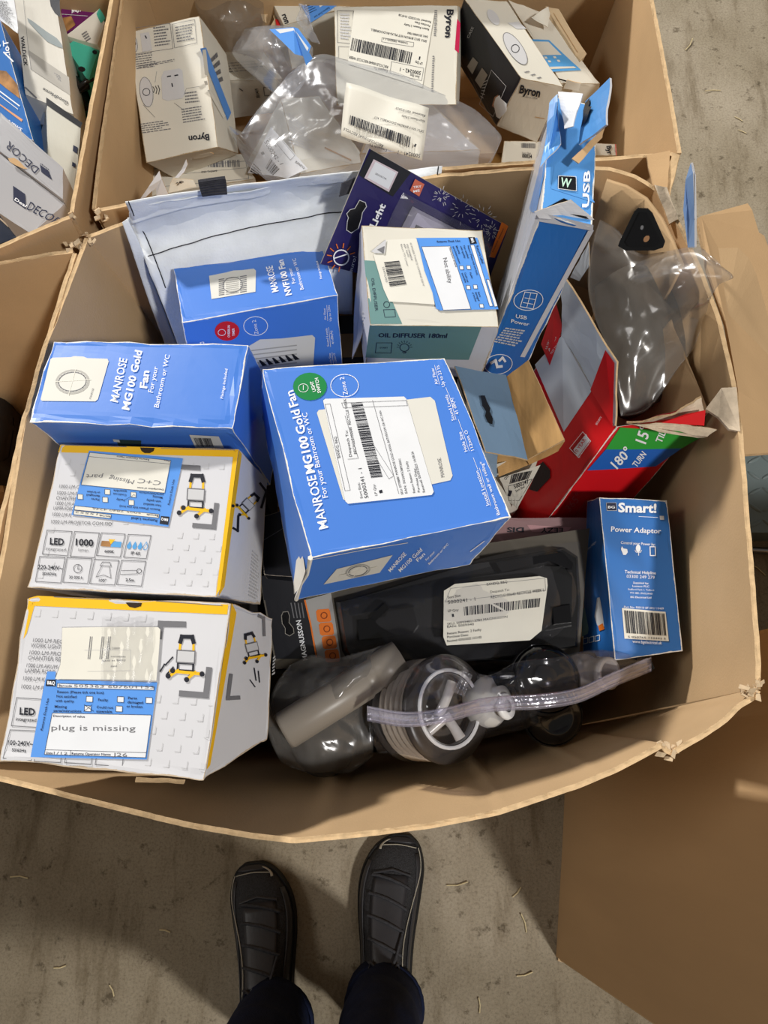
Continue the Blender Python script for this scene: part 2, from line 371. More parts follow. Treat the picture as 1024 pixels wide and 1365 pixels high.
def cr(a, n):
    """Catmull-Rom resampling of the first axis to n samples"""
    a = np.asarray(a, float); k = len(a)
    if k == 2: t = np.linspace(0, 1, n)[:, None, None]; return a[0] * (1 - t) + a[1] * t
    e = np.concatenate([[2 * a[0] - a[1]], a, [2 * a[-1] - a[-2]]]); out = []
    for x in np.linspace(0, k - 1 - 1e-9, n):
        i = int(x); t = x - i; p0, p1, p2, p3 = e[i:i + 4]
        out.append(.5 * (2 * p1 + (p2 - p0) * t + (2 * p0 - 5 * p1 + 4 * p2 - p3) * t * t + (3 * p1 - p0 - 3 * p2 + p3) * t ** 3))
    return np.array(out)
def surf(ctrl, nu, nv):
    """ctrl: rows x cols x 3 -> nv x nu x 3"""
    g = cr(np.asarray(ctrl, float), nv); return cr(g.swapaxes(0, 1), nu).swapaxes(0, 1)
def crumple(G, amp, sc, seed=0.0, ridged=True, keep=0.0):
    G = np.array(G); n, m = G.shape[:2]
    N = np.cross(np.gradient(G, axis=1), np.gradient(G, axis=0)); N /= np.linalg.norm(N, axis=2)[..., None] + 1e-12
    for i in range(n):
        for j in range(m):
            q = G[i, j]; a = nz(q, sc, seed); b_ = nz(q, sc * 2.7, seed + 7); c = nz(q, sc * 6.5, seed + 13)
            if ridged: h = (.5 - abs(a)) + .45 * (.5 - abs(b_)) + .16 * c
            else: h = a + .4 * b_ + .15 * c
            G[i, j] = q + N[i, j] * h * amp
    return G
def pxgrid(rows):
    """rows of (u, v, z) pixel anchors -> points"""
    return [[q if isinstance(q, np.ndarray) else P(*q) for q in r] for r in rows]
def pouch(mb, top, bottom_drop, m, nu=40, nv=40, amp=.006, sc=28, seed=0.0, ridged=True):
    """closed crumpled bag: upper sheet through the anchors, lower sheet below it, welded round the rim"""
    T = surf(top, nu, nv); U = T.copy()
    a = np.sin(np.linspace(0, math.pi, nv))[:, None] ** .6 * np.sin(np.linspace(0, math.pi, nu))[None, :] ** .6
    C_ = crumple(T, amp, sc, seed, ridged); T = T + (C_ - T) * (a[..., None] * .85 + .15)
    U[..., 2] -= bottom_drop * a; 
    mb.grid(T, m, smooth=True); mb.grid(U - (0, 0, .0005), m, smooth=True, flip=True)
# ---------------------------------------------------------------- floor
def concrete():
    m = bpy.data.materials.new('stained_concrete'); m.use_nodes = True; nt = m.node_tree; N = nt.nodes; L = nt.links
    b = N['Principled BSDF']; b.inputs['Roughness'].default_value = .8; b.inputs['Specular IOR Level'].default_value = .25
    tc = N.new('ShaderNodeTexCoord')
    def no(sc, det, st=(1, 1, 1), rough=.6):
        mp = N.new('ShaderNodeMapping'); mp.inputs['Scale'].default_value = st; L.new(tc.outputs['Object'], mp.inputs['Vector'])
        n = N.new('ShaderNodeTexNoise'); n.inputs['Scale'].default_value = sc; n.inputs['Detail'].default_value = det; n.inputs['Roughness'].default_value = rough
        L.new(mp.outputs['Vector'], n.inputs['Vector']); return n
    def ramp(n, stops):
        r = N.new('ShaderNodeValToRGB'); e = r.color_ramp.elements
        while len(e) < len(stops): e.new(.5)
        for k, (p, c) in enumerate(stops): e[k].position = p; e[k].color = (*c, 1)
        L.new(n.outputs['Fac'], r.inputs['Fac']); return r
    def mul(a, c, f=1.0):
        x = N.new('ShaderNodeMix'); x.data_type = 'RGBA'; x.blend_type = 'MULTIPLY'; x.inputs['Factor'].default_value = f
        L.new(a, x.inputs[6]); L.new(c, x.inputs[7]); return x.outputs[2]
    base = ramp(no(2.2, 8), [(.3, srgb(128, 116, 96)), (.5, srgb(152, 141, 121)), (.7, srgb(174, 163, 145))])
    fine = no(230, 8, rough=.8); sp = ramp(fine, [(.34, (.52, .49, .45)), (.5, (.95, .95, .95)), (.68, (1.16, 1.15, 1.12))])
    pit = ramp(no(34, 5, rough=.7), [(.33, (.30, .27, .23)), (.42, (1, 1, 1)), (1, (1, 1, 1))])
    strk = ramp(no(9, 7, (2.6, .5, 1), .68), [(.34, (.58, .54, .48)), (.46, (.94, .93, .92)), (.56, (1, 1, 1)), (1, (1.04, 1.03, 1))])
    c = mul(base.outputs['Color'], sp.outputs['Color'], .8); c = mul(c, pit.outputs['Color'], .75); c = mul(c, strk.outputs['Color'], .8)
    L.new(c, b.inputs['Base Color'])
    bp = N.new('ShaderNodeBump'); bp.inputs['Strength'].default_value = .5; bp.inputs['Distance'].default_value = .004
    L.new(no(60, 8, rough=.7).outputs['Fac'], bp.inputs['Height']); L.new(bp.outputs['Normal'], b.inputs['Normal'])
    return m
fl = MB(); fl.box((0, .6, -.05), (9, 9, .1), concrete()); floor = fl.build('floor'); floor['kind'] = 'structure'

# ---------------------------------------------------------------- big cardboard boxes
def resample(pts, n):
    pts = np.array(pts, float); d = np.r_[0, np.cumsum(np.linalg.norm(np.diff(pts, axis=0), axis=1))]; t = np.linspace(0, d[-1], n)
    return np.stack([np.interp(t, d, pts[:, k]) for k in range(3)], 1)
def side_panel(parent, rim, base, ctr, th=.0045, n=48, rows=9, rag=.0, bend=.006, seed=0.0, name='side_panel', bow=0.0, flare=0, creases=()):
    """one wall of a corrugated box: rim polyline (top), base polyline (on the floor), double-wall thickness"""
    R = resample(rim, n); B = resample(base, n); G = []
    for k in range(rows):
        t = k / (rows - 1); tf = t if not flare else (.12 * t + .88 * t ** flare); row = B * (1 - tf) + R * tf; row[:, 2] = B[:, 2] * (1 - t) + R[:, 2] * t
        for i in range(n):
            q = row[i]; amp = bend * (1 - .6 * t) * math.sin(math.pi * i / (n - 1)) ** .5
            row[i] = q + np.array([nz(q, 4, seed), nz(q, 4, seed + 3), 0]) * amp
            if bow: row[i][:2] += nrm(q[:2] - ctr) * bow * math.sin(math.pi * t)
            if k == rows - 1 and rag: row[i][2] += rag * (nz(q, 90, seed) + .5 * nz(q, 260, seed))
        G.append(row)
    G = np.array(G); T = np.gradient(R, axis=0); O = np.stack([T[:, 1], -T[:, 0], np.zeros(n)], 1)
    O /= np.linalg.norm(O, axis=1)[:, None] + 1e-9
    if ((R[:, :2] - ctr) * O[:, :2]).sum() < 0: O = -O
    for px_c, dep, wd, lean in creases:                     # vertical fold marks pressed into the wall
        ic = min(range(n), key=lambda i: np.linalg.norm(proj(R[i]) - np.array(px_c)))
        for k in range(rows):
            t = k / (rows - 1)
            for i in range(n):
                d_ = np.linalg.norm(R[i] - R[ic]); sgn = 1 if i > ic else -1
                G[k, i] -= O[i] * dep * max(0, 1 - abs(d_ * sgn + lean * (1 - t)) / wd) * min(1, 5 * t * (1 - t)) * 1.6
    H = G + O * th
    b = MB(); b.grid(G, kraft_in, smooth=True); b.grid(H, kraft, smooth=True, flip=True)
    M = (G[-1] + H[-1]) / 2; M[:, 2] -= np.abs(np.array([nz(p, 220, seed) for p in M])) * .002
    b.grid([G[-1], M, H[-1]], kraft_edge); b.grid([G[0], H[0]], kraft_edge)
    for j in (0, -1): b.grid([G[:, j], H[:, j]], kraft_edge)
    return b.build(name, parent)
def crush(b, c, r):
    """frayed, crushed scraps of paper at a corner"""
    rr = random.Random(int(abs(c[0]) * 1e5) % 977)
    r *= .75
    for k in range(3):
        a = rr.uniform(0, 6.28); t = np.array([math.cos(a), math.sin(a), rr.uniform(-.3, .5)]); s_ = np.array([-t[1], t[0], rr.uniform(-.8, .8)]); o = c + np.array([rr.uniform(-r, r), rr.uniform(-r, r), rr.uniform(-.5, .2) * r])
        b.prism([o - t * r * .7 - s_ * r * .3, o + t * r * .5 - s_ * r * .35, o + t * r * .8 + s_ * r * .2, o - t * r * .4 + s_ * r * .4], (0, 0, -.0015), mat('frayed_kraft', srgb(204, 180, 148), .95, .12, 60, .5, 150, .1), kraft_edge, kraft)
def px(z, *uv): return [P(u, v, z) for u, v in uv]
RZ = .75
# the carton in front of the photographer
mainbox = thing('cardboard_box', 'large open brown cardboard box in front, filled with blue fan cartons and bagged goods', 'cardboard box', (-.05, .27, 0), 'large open cardboard boxes')
mc = np.array([-.04, .28])
rim_front = px(RZ, (-44, 1022), (0, 1034), (100, 1059), (250, 1095), (330, 1109), (392, 1117), (440, 1113), (500, 1107), (575, 1097), (660, 1080), (770, 1043), (820, 1022), (884, 988))
rim_front += [P(893, 1001, RZ - .004), P(902, 996, RZ - .002), P(915, 988, RZ)] + px(RZ, (935, 977), (962, 958), (985, 937), (1003, 926), (1007, 918))
side_panel(mainbox, rim_front, [(-.345, .0, 0), (.25, .035, 0)], mc, n=150, rows=22, rag=.002, seed=1, bend=.004, flare=2.8, creases=(((436, 1113), .004, .016, .03), ((669, 1079), .004, .007, -.02), ((180, 1078), .002, .02, .0), ((800, 1030), .003, .008, -.02)))
rim_left = px(RZ, (-44, 1022), (-10, 830), (12, 720), (35, 568), (60, 470), (88, 398), (112, 335), (118, 318))
side_panel(mainbox, rim_left, [(-.345, .0, 0), (-.335, .545, 0)], mc, rag=.0012, seed=2, rows=22, flare=2.8)
rim_back = px(RZ, (118, 318), (172, 297), (330, 268), (592, 236), (700, 228), (760, 225), (815, 228), (852, 239), (872, 254))
side_panel(mainbox, rim_back, [(-.335, .545, 0), (.25, .585, 0)], mc, rag=.0015, seed=3, bend=.004, rows=22, flare=2.8)
rim_right = px(RZ, (872, 254), (893, 284), (908, 312), (935, 370), (958, 433), (977, 522), (984, 580), (992, 688), (1003, 817), (1008, 880), (1007, 918))
side_panel(mainbox, rim_right, [(.25, .585, 0), (.25, .035, 0)], mc, rag=.0012, seed=4, bend=.004)
b = MB(); b.box((-.045, .27, .006), (.56, .46, .008), kraft_in); b.build('bottom_panel', mainbox)
# fold line pieces and the torn corner at the right rim
b = MB()
q = [P(941, 545, .742), P(962, 517, .752), P(982, 516, .754), P(987, 575, .752), P(972, 572, .748), P(958, 556, .744)]
b.prism(q, (0, 0, -.003), torn, torn); b.build('torn_paper_layer', mainbox)
b = MB()
for (u, v, r) in ((1000, 918, .008), (1005, 925, .007), (996, 923, .006), (1009, 915, .006)):
    c = P(u, v, .752); crush(b, c, r)
b.build('crushed_corner', mainbox)
b = MB()
for (u, v, r) in ((889, 1000, .008), (897, 1003, .007), (905, 997, .006), (882, 992, .005)):
    c = P(u, v, .748); crush(b, c, r)
b.build('torn_rim_pulp', mainbox)
# outer flap folded down to the right
b = MB()
fl_ = [P(930, 291, .742), P(935, 288, .738), P(997, 271, .70), P(1003, 280, .70), P(1012, 310, .695), P(1019, 314, .69), P(1027, 336, .685), P(1100, 430, .64), P(1100, 598, .64), P(989, 606, .738), P(984, 520, .742), P(968, 430, .744), P(944, 360, .743)]
b.prism(fl_, (0, 0, -.006), kraft, kraft_edge, kraft_in); b.build('side_flap', mainbox)
# inner liner curling at the back right corner
b = MB()
rows = []
for z in (.755, .72, .66, .58):
    t = (z - .58) / .175
    rows.append([P(u, v, .75) * np.array([1, 1, 0]) + np.array([0, -.012 - .008 * (1 - t), z]) for u, v in ((806, 232), (832, 240), (858, 256), (878, 282), (893, 312), (906, 344))])
b.grid(np.array(rows)[::-1], kraft_in, smooth=True); b.build('corner_liner', mainbox, solid=.004)
b = MB()
slab(b, [P(872, 246, .757), P(889, 250, .757), P(905, 292, .752), P(893, 298, .750)], .004, torn, kraft_in, kraft_edge, seed=3); b.build('rim_flap', mainbox)

# the carton behind
farbox = thing('cardboard_box', 'large open brown cardboard box behind, full of white doorbell cartons and clear bags', 'cardboard box', (-.04, .85, 0), 'large open cardboard boxes')
fc_ = np.array([-.04, .85])
side_panel(farbox, px(RZ, (128, 278), (195, 266), (330, 244), (590, 222), (700, 214), (800, 210), (860, 205), (896, 203)), [(-.39, .615, 0), (.26, .64, 0)], fc_, rag=.001, seed=5, bend=.003)
side_panel(farbox, px(RZ, (128, 278), (137, 200), (150, 110), (166, 0), (176, -70)), [(-.39, .615, 0), (-.40, 1.06, 0)], fc_, rag=.001, seed=6, bend=.004)
side_panel(farbox, px(RZ, (903, 204), (893, 140), (880, 70), (866, 0), (850, -80)), [(.26, .64, 0), (.25, 1.06, 0)], fc_, rag=.001, seed=7, bend=.004)
side_panel(farbox, px(RZ, (160, -70), (500, -80), (868, -80)), [(-.40, 1.06, 0), (.28, 1.06, 0)], fc_, rag=.001, seed=8)
b = MB(); b.box((-.04, .84, .006), (.55, .40, .008), kraft_in); b.build('bottom_panel', farbox)
b = MB()
slab(b, [P(862, 206, .755), P(894, 200, .758), P(889, 256, .748), P(872, 258, .744)], .005, kraft, kraft_in, kraft_edge, seed=1)
slab(b, [P(896, 203, .758), P(906, 206, .758), P(893, 262, .744), P(887, 258, .742)], .004, kraft_edge, kraft_in, kraft_edge, seed=2)
b.build('split_corner', farbox)
b = MB(); slab(b, [P(596, 232, .742), P(800, 222, .742), P(812, 234, .735), P(812, 238, .70)], .004, kraft, kraft_in, kraft_edge, seed=4)
# left pair
leftfar = thing('cardboard_box', 'large open cardboard box at far left holding white and blue lighting cartons', 'cardboard box', (-.72, .85, 0), 'large open cardboard boxes')
lc = np.array([-.72, .85])
side_panel(leftfar, px(.765, (92, 287), (110, 190), (147, 0), (160, -70)), [(-.43, .565, 0), (-.43, 1.06, 0)], lc, rag=.001, seed=9, bend=.004)
side_panel(leftfar, px(.765, (92, 287), (50, 304), (0, 326), (-90, 352), (-330, 400)), [(-.43, .565, 0), (-1.02, .56, 0)], lc, rag=.001, seed=10, bend=.004)
side_panel(leftfar, [P(160, -70, .765), (-1.02, 1.06, .765)], [(-.43, 1.06, 0), (-1.02, 1.06, 0)], lc, seed=11)
side_panel(leftfar, [P(-330, 400, .765), (-1.02, 1.06, .765)], [(-1.02, .56, 0), (-1.02, 1.06, 0)], lc, seed=12)
b = MB(); b.box((-.725, .82, .006), (.56, .42, .008), kraft_in); b.build('bottom_panel', leftfar)
leftnear = thing('cardboard_box', 'large open cardboard box at left, mostly empty, beside the front box', 'cardboard box', (-.74, .23, 0), 'large open cardboard boxes')
ln = np.array([-.74, .23])
side_panel(leftnear, px(RZ, (97, 337), (64, 440), (28, 561), (0, 682), (-30, 800), (-75, 990)), [(-.385, .48, 0), (-.395, -.01, 0)], ln, rag=.0015, seed=13, bend=.003)
side_panel(leftnear, px(RZ, (97, 337), (50, 344), (0, 354), (-90, 370), (-330, 410)), [(-.385, .48, 0), (-1.02, .48, 0)], ln, rag=.0012, seed=14, bend=.004)
side_panel(leftnear, [P(-75, 990, RZ), (-1.0, -.04, RZ)], [(-.395, -.01, 0), (-1.02, -.01, 0)], ln, seed=15)
side_panel(leftnear, [P(-330, 410, RZ), (-1.0, -.04, RZ)], [(-1.02, .48, 0), (-1.02, -.01, 0)], ln, seed=16)
b = MB(); b.box((-.71, .23, .006), (.6, .44, .008), kraft_in); b.build('bottom_panel', leftnear)
b = MB()
for (u, v, r, z) in ((98, 322, .008, .752), (93, 328, .007, .750), (103, 325, .007, .75), (117, 314, .006, .752), (121, 318, .006, .752), (97, 285, .005, .766), (134, 284, .007, .752), (140, 290, .006, .748)):
    c = P(u, v, z); crush(b, c, r)
b.build('crushed_corner', leftnear)
# right: a tall box seen from above along its near side
rightbox = thing('cardboard_box', 'large plain brown cardboard box standing at lower right, its side towards the shoes', 'cardboard box', (.6, -.1, 0), 'large open cardboard boxes')
rc = np.array([.6, -.1])
f0 = P(745, 1275, 0); f1 = P(757, 1040, 0); dirv = nrm(f1 - f0); f2 = f0 + dirv * .45
t0 = np.array([.385, f0[1] - .005, .72]); t2 = np.array([.375, f2[1] - .01, .72])
side_panel(rightbox, [t0, t2], [f0, f2], rc, seed=17, bend=.005, rows=12)
side_panel(rightbox, [t0, (1.0, t0[1], .72)], [f0, (.92, f0[1] + .02, 0)], rc, seed=18)
side_panel(rightbox, [t2, (1.0, t2[1], .72)], [f2, (.92, f2[1], 0)], rc, seed=19)
side_panel(rightbox, [(1.0, t0[1], .72), (1.0, t2[1], .72)], [(.92, f0[1] + .02, 0), (.92, f2[1], 0)], rc, seed=20)
b = MB(); b.box((.62, -.1, .006), (.58, .40, .008), kraft_in); b.build('bottom_panel', rightbox)
b = MB(); b.prism([P(746, 1262, .012), P(752, 1266, .012), P(776, 1291, .004), P(744, 1281, .004)], (0, 0, -.003), kraft_edge, kraft_edge); b.build('bent_corner', rightbox)
# plain cartons that fill the lower half of the two boxes the goods lie in
for nm, lb, c, d in (('packing_carton', 'plain brown carton deep in the front box under the goods', (-.045, .27, .26), (.52, .42, .49)),
                     ('packing_carton', 'plain brown carton deep in the box behind under the doorbell cartons', (-.035, .845, .24), (.52, .37, .45)),
                     ('packing_carton', 'plain brown carton deep in the far left box under the lighting cartons', (-.73, .82, .24), (.54, .40, .45))):
    t = thing(nm, lb, 'carton', (c[0], c[1], c[2] - d[2] / 2)); b = MB(); b.box(c, d, kraft_in); b.build('carton_body', t, bevel=.004)
    b = MB(); b.box((c[0], c[1], c[2] + d[2] / 2 + .0003), (d[0], .05, .0006), mat('brown_parcel_tape', srgb(150, 110, 60), .25)); b.build('parcel_tape', t)

dark_carton = mat('gap_shade_carton', srgb(44, 42, 42), .7, .08, 12)  # dark colour stands in for the shade in gaps between the goods
for lb, x0, x1, y0, y1, z1 in (('added support carton, darkened as gap shade, under the centre blue fan carton', -.085, .03, .22, .30, .742), ('added support carton, darkened as gap shade, under the two yellow-edged cartons', -.29, -.172, .03, .235, .687),
                               ('added support carton, darkened as gap shade, under the long blue fan carton', -.29, -.172, .275, .34, .653), ('added support carton, darkened as gap shade, under the louvred fan carton and the diffuser carton', -.22, .07, .40, .48, .652)):
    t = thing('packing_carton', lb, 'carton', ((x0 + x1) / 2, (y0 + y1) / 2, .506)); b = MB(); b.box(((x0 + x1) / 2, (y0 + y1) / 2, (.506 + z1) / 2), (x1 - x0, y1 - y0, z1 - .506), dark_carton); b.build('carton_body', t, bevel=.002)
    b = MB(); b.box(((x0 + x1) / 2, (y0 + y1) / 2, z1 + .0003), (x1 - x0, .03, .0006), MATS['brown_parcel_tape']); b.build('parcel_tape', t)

# ---------------------------------------------------------------- metal plate, rod and litter on the floor at right
tread = mat('painted_tread_plate', srgb(118, 132, 134), .4, .06, 12, .1, 50, .5)
t = thing('tread_plate', 'grey metal tread plate with raised lugs on the floor right of the front box', 'metal plate', P(1010, 660, .0))
z0 = .06; c0, c1_, c2_, c3_ = P(940, 604, z0), P(1200, 600, z0), P(1210, 712, z0), P(940, 709, z0)
b = MB(); b.prism([c0, c1_, c2_, c3_], (0, 0, -z0), tread); b.build('plate', t, bevel=.003)
r2 = random.Random(3)
fplate = Face(c0, c1_, c2_, c3_, n=(0, 0, 1)); lug = None
for i in range(14):
    for j in range(5):
        if True:
            c = fplate.pt(((i + .5) / 14, (j + .5) / 5))[0]; a = math.radians(28 if (i + j) % 2 else 140)
            if lug is None:
                lb = MB(); n = 8; L_, w_ = .014, .0038
                prof = [(math.cos(k * math.pi / n) * L_, w_ * math.sin(k * math.pi / n)) for k in range(n + 1)]
                rows = [[(x, y, 0) for x, y in prof], [(x * .85, y * .45, .0028) for x, y in prof], [(x * .85, -y * .45, .0028) for x, y in prof], [(x, -y, 0) for x, y in prof]]
                lb.grid(np.array(rows) + np.array(ORG[t.name]), tread, smooth=True); lug = lb.build('lug', t); lo = lug
            else: lo = lug.copy(); COL.objects.link(lo)
            lo.location = tuple(c - np.array(ORG[t.name])); lo.rotation_euler = (0, 0, a)
b = MB(); b.tube([P(940, 728, .02), P(1000, 733, .02), P(1100, 739, .02)], .0065, steel, 10)
o = tag(b.build('metal_rod'), 'thin grey metal rod on the floor in front of the tread plate', 'rod')
b = MB(); rr = random.Random(5)
for u, v in ((790, 212), (796, 218), (1010, 757), (560, 825), (26, 1168), (220, 1240), (640, 1340), (700, 1230), (80, 1290), (920, 60), (985, 158), (990, 175), (150, 1320), (610, 1180), (690, 1190), (950, 120)):
    c = P(u, v, .002) if not (u, v) == (560, 825) else P(700, 1300, .002); a = rr.uniform(0, 3.1); l = rr.uniform(.008, .02)
    b.tube([c - l * np.array([math.cos(a), math.sin(a), 0]), c, c + l * np.array([math.cos(a + .3), math.sin(a + .3), .1])], .0012, mat('straw', srgb(206, 190, 150), .8), 4)
o = b.build('floor_litter'); o['kind'] = 'stuff'; tag(o, 'pale straws and crumbs scattered over the concrete floor', 'litter')
# ================================================================ cartons in the front box
D1 = np.array([0, 0, -1.0])
def ang(p0, p1): return (p1[0] - p0[0], p1[1] - p0[1])
def lerp(a, b, t): return (a[0] + (b[0] - a[0]) * t, a[1] + (b[1] - a[1]) * t)
def quadmap(q):
    """q: four pixel corners; returns f(u,v) -> pixel"""
    return lambda u, v: lerp(lerp(q[0], q[1], u), lerp(q[3], q[2], u), v)
def fan_picture(f, mb, q, axu, r, e=.0005, name_=None):
    """flat print of a square fan plate with its round grille"""
    f.quad(mb, q, ink_beige, e, 3); g = quadmap(q); c = g(.5, .52)
    f.disc(mb, c, r[0], ink_beige2, e + .0002, axu, r[1]); f.disc(mb, c, r[0] * .86, ink_beige, e + .0003, axu, r[1] * .86)
    f.ring(mb, c, r[0] * .74, 1.2, ink_grey, e + .0004, axu, r[1] * .74); f.disc(mb, c, r[0] * .6, sticker, e + .0005, axu, r[1] * .6)
    f.line(mb, [g(.5, .2), g(.5, .85)], .8, sticker, e + .0006); f.line(mb, [g(.18, .52), g(.84, .52)], .8, sticker, e + .0006)

# ---- centre fan carton
M2 = Carton('fan_carton', 'square blue fan carton with a green disc and white dispatch label, top of the heap', [(349, 492, .835), (593, 477, .835), (682, 689, .845), (414, 744, .845)],
            {7: (395, 799, .745), 6: (626, 752, .745), 4: (350, 556, .745)}, m=blue, amp=.0016)
T = M2['top']; m = M2.mb('lettering'); t = T.text
t(m, 'MANROSE', cH(283, 640), cH(238, 455), 13, ink_white, bold=.012); t(m, 'MG100', cH(236, 447), cH(207, 318), 12, ink_white, bold=.03)
t(m, 'Gold', cH(205, 308), cH(180, 225), 12, ink_white, bold=.02); t(m, 'Fan', cH(178, 212), cH(160, 158), 12, ink_white, bold=.02)
t(m, 'For your Bathroom or WC', cH(282, 533), cH(208, 237), 7.5, ink_white, bold=.004)
for s_, a, b_, h in (('Air Flow', (668, 138), (652, 82), 4.6), ('Up to 23 l/s', (692, 145), (670, 72), 4.6), ('Sound Levels', (726, 264), (700, 175), 4.6), ('41 dB(A)', (740, 242), (718, 186), 4.6),
                     ('Hole Size', (770, 372), (748, 304), 4.6), ('112mm O', (793, 368), (768, 298), 4.6), ('Install Location', (847, 560), (808, 440), 4.8), ('Bathroom wall or ceiling*', (884, 594), (823, 408), 4.6)):
    t(m, s_, cH(*a), cH(*b_), h, ink_white, bold=.004)
for a, b_ in (((672, 138), (655, 72)), ((730, 262), (706, 176)), ((776, 372), (752, 300)), ((852, 564), (812, 432)), ((704, 174), (694, 150)), ((752, 300), (738, 262)), ((806, 436), (790, 395))):
    T.line(m, [cH(*a), cH(*b_)], .5, ink_white)
T.ring(m, cH(340, 143), 18.5, .9, ink_white, r2=15); t(m, 'Zone 2', cH(352, 174), cH(338, 112), 6.5, ink_white)
g = M2.mb('green_disc'); T.disc(g, cH(219, 146), 22.5, ink_green, r2=18.5)
T.ring(m, cH(196, 152), 6.5, .7, ink_white, .001, r2=5.5); t(m, 'LIGHT', cH(240, 163), cH(230, 127), 4.6, ink_white, .001, .02); t(m, 'SWITCH', cH(258, 168), cH(247, 116), 4.6, ink_white, .001, .02)
T.line(m, [cH(196, 143), cH(196, 158)], .8, ink_white, .001)
pic = M2.mb('fan_picture')
T.poly(pic, [cH(*q) for q in ((243, 238), (250, 228), (640, 182), (656, 196), (718, 458), (710, 474), (352, 552), (335, 540))], ink_beige, .0005)
t(pic, 'MANROSE.', cH(690, 462), cH(676, 394), 5, ink_grey, .0008)
lb = M2.mb('dispatch_label'); LE = .0010
T.poly(lb, [cH(*q) for q in ((265, 196), (272, 190), (548, 182), (556, 190), (652, 515), (645, 526), (352, 557), (343, 548))], sticker_cool, LE)
bc = M2.mb('barcode'); T.bars(bc, [cH(362, 206), cH(434, 470), cH(474, 466), cH(402, 202)], ink, 46, LE + .0003, 3)
ll = M2.mb('lettering#label')
for s_, a, b_, h in (('BANDQ, B&Q', (326, 396), (312, 322), 3.6), ('Despatch To:', (366, 392), (350, 300), 3.6), ('RECYCLE100640  RECYCLE WEEK', (383, 382), (345, 190), 3.8), ('Sort Slot:', (404, 538), (393, 483), 3.4), ('5000241 - 1', (424, 536), (400, 432), 5.2), ('LP Qty:', (455, 528), (446, 488), 3.2), ('1', (474, 518), (471, 508), 4.5),
                     ('SKU: 03708881 MANROSE GOLD AXIAL BATHROOM OR WC FAN', (546, 524), (468, 232), 3.2), ('EAN: 5020953893001', (560, 520), (536, 400), 3.2), ('Return Reason: 2 Faulty', (588, 518), (560, 408), 3.4), ('Purchase Date:', (604, 516), (588, 432), 3.2), ('Received: 05/03/2025 14:08:26', (622, 516), (580, 374), 3.4)):
    t(ll, s_, cH(*a), cH(*b_), h, ink, LE + .0003)
for q in (((272, 210), (290, 208), (360, 510), (342, 512)), ((330, 205), (556, 196), (560, 214), (336, 222))): T.frame(ll, [cH(*x) for x in q], .5, ink_grey, LE + .0003)
T.line(ll, [cH(342, 250), cH(388, 398), cH(352, 402)], .5, ink_grey, LE + .0003); T.line(ll, [cH(438, 196), cH(530, 522)], .5, ink_grey, LE + .0003)
T.frame(ll, [cH(425, 355), cH(442, 352), cH(512, 460), cH(495, 470)], .5, ink_grey, LE + .0003)
Fr = M2['front']
fan_picture(Fr, M2.mb('fan_picture#front'), [cH(312, 782), cH(508, 733), cH(462, 795), cH(266, 836)], (1, -.22), (17, 8.5))
for s_, a, b_, h in (('MANROSE', (500, 792), (556, 730), 8), ('MG100 Gold', (535, 792), (612, 716), 8), ('Fan', (596, 756), (622, 730), 7.5), ('For your', (626, 752), (656, 722), 4.5), ('Bathroom or WC', (636, 766), (704, 695), 4.5)):
    Fr.text(m, s_, cH(*a), cH(*b_), h * .62, ink_white, bold=.015)
Fr.line(m, [cH(780, 720), cH(828, 684)], 1, ink_white)
wr = M2.mb('torn_white_patch')
M2['left'].poly(wr, [cH(*q) for q in ((174, 752), (184, 738), (188, 748), (196, 738), (200, 752), (206, 790), (196, 822), (180, 856), (166, 872), (164, 830))], mat('bare_paper', PAPER, .8), .0008)
Fr.line(wr, [cH(226, 748), cH(300, 735), cH(420, 712), cH(560, 690)], .7, mat('bare_paper', PAPER, .8), .0006)
M2.done({'barcode': 'dispatch_label', 'lettering#label': 'dispatch_label'})
# crushed corner folds of M2
b = MB(); p0, p1_ = M2.c[3], M2.c[7]
b.tube([p0 + (0, 0, .001), p0 * .66 + p1_ * .34 + np.array([.002, -.001, 0]), p0 * .4 + p1_ * .6, p1_], [.0022, .0012, .0010, .0020], mat('bare_paper', PAPER, .8), 6); b.build('worn_edge', M2.root)

# ---- left fan carton
M1 = Carton('fan_carton', 'long blue fan carton with round grille picture, behind the yellow-edged cartons', [(70, 455, .815), (332, 460, .815), (309, 571, .822), (39, 562, .822)], drop=(0.004, .004, -.16), m=blue, amp=.002)
T = M1['top']; m = M1.mb('lettering'); t = T.text
for s_, a, b_, h, bo in (('MANROSE', (448, 305), (484, 140), 11, .012), ('MG100 Gold', (490, 335), (540, 110), 10, .03), ('Fan', (558, 252), (567, 185), 10, .03), ('For your', (580, 268), (600, 170), 6.5, .006), ('Bathroom or WC', (602, 325), (645, 125), 6.5, .006), ('Fixings included', (846, 290), (864, 178), 3.8, .01)):
    t(m, s_, cG(*a), cG(*b_), h, ink_white, bold=bo)
pic = M1.mb('fan_picture')
T.poly(pic, [cG(*q) for q in ((155, 292), (192, 140), (200, 134), (270, 132), (282, 128), (318, 130), (332, 136), (408, 138), (413, 148), (372, 292), (362, 300), (160, 298))], ink_beige, .0005)
fan_c = cG(276, 226)
T.disc(pic, fan_c, 23, ink_beige2, .0007, (1, -.1), 16.5); T.disc(pic, fan_c, 20, ink_beige, .0008, (1, -.1), 14); T.ring(pic, fan_c, 18.5, 1.4, ink_grey, .0009, (1, -.1), 12.6)
T.line(pic, [cG(288, 180), cG(262, 276)], .9, sticker, .001); T.line(pic, [cG(212, 226), cG(344, 218)], .9, sticker, .001); t(pic, 'MANROSE', cG(346, 292), cG(358, 252), 2.6, ink_grey, .0008)
Fr = M1['front']; o = M1.mb('printed_panel')
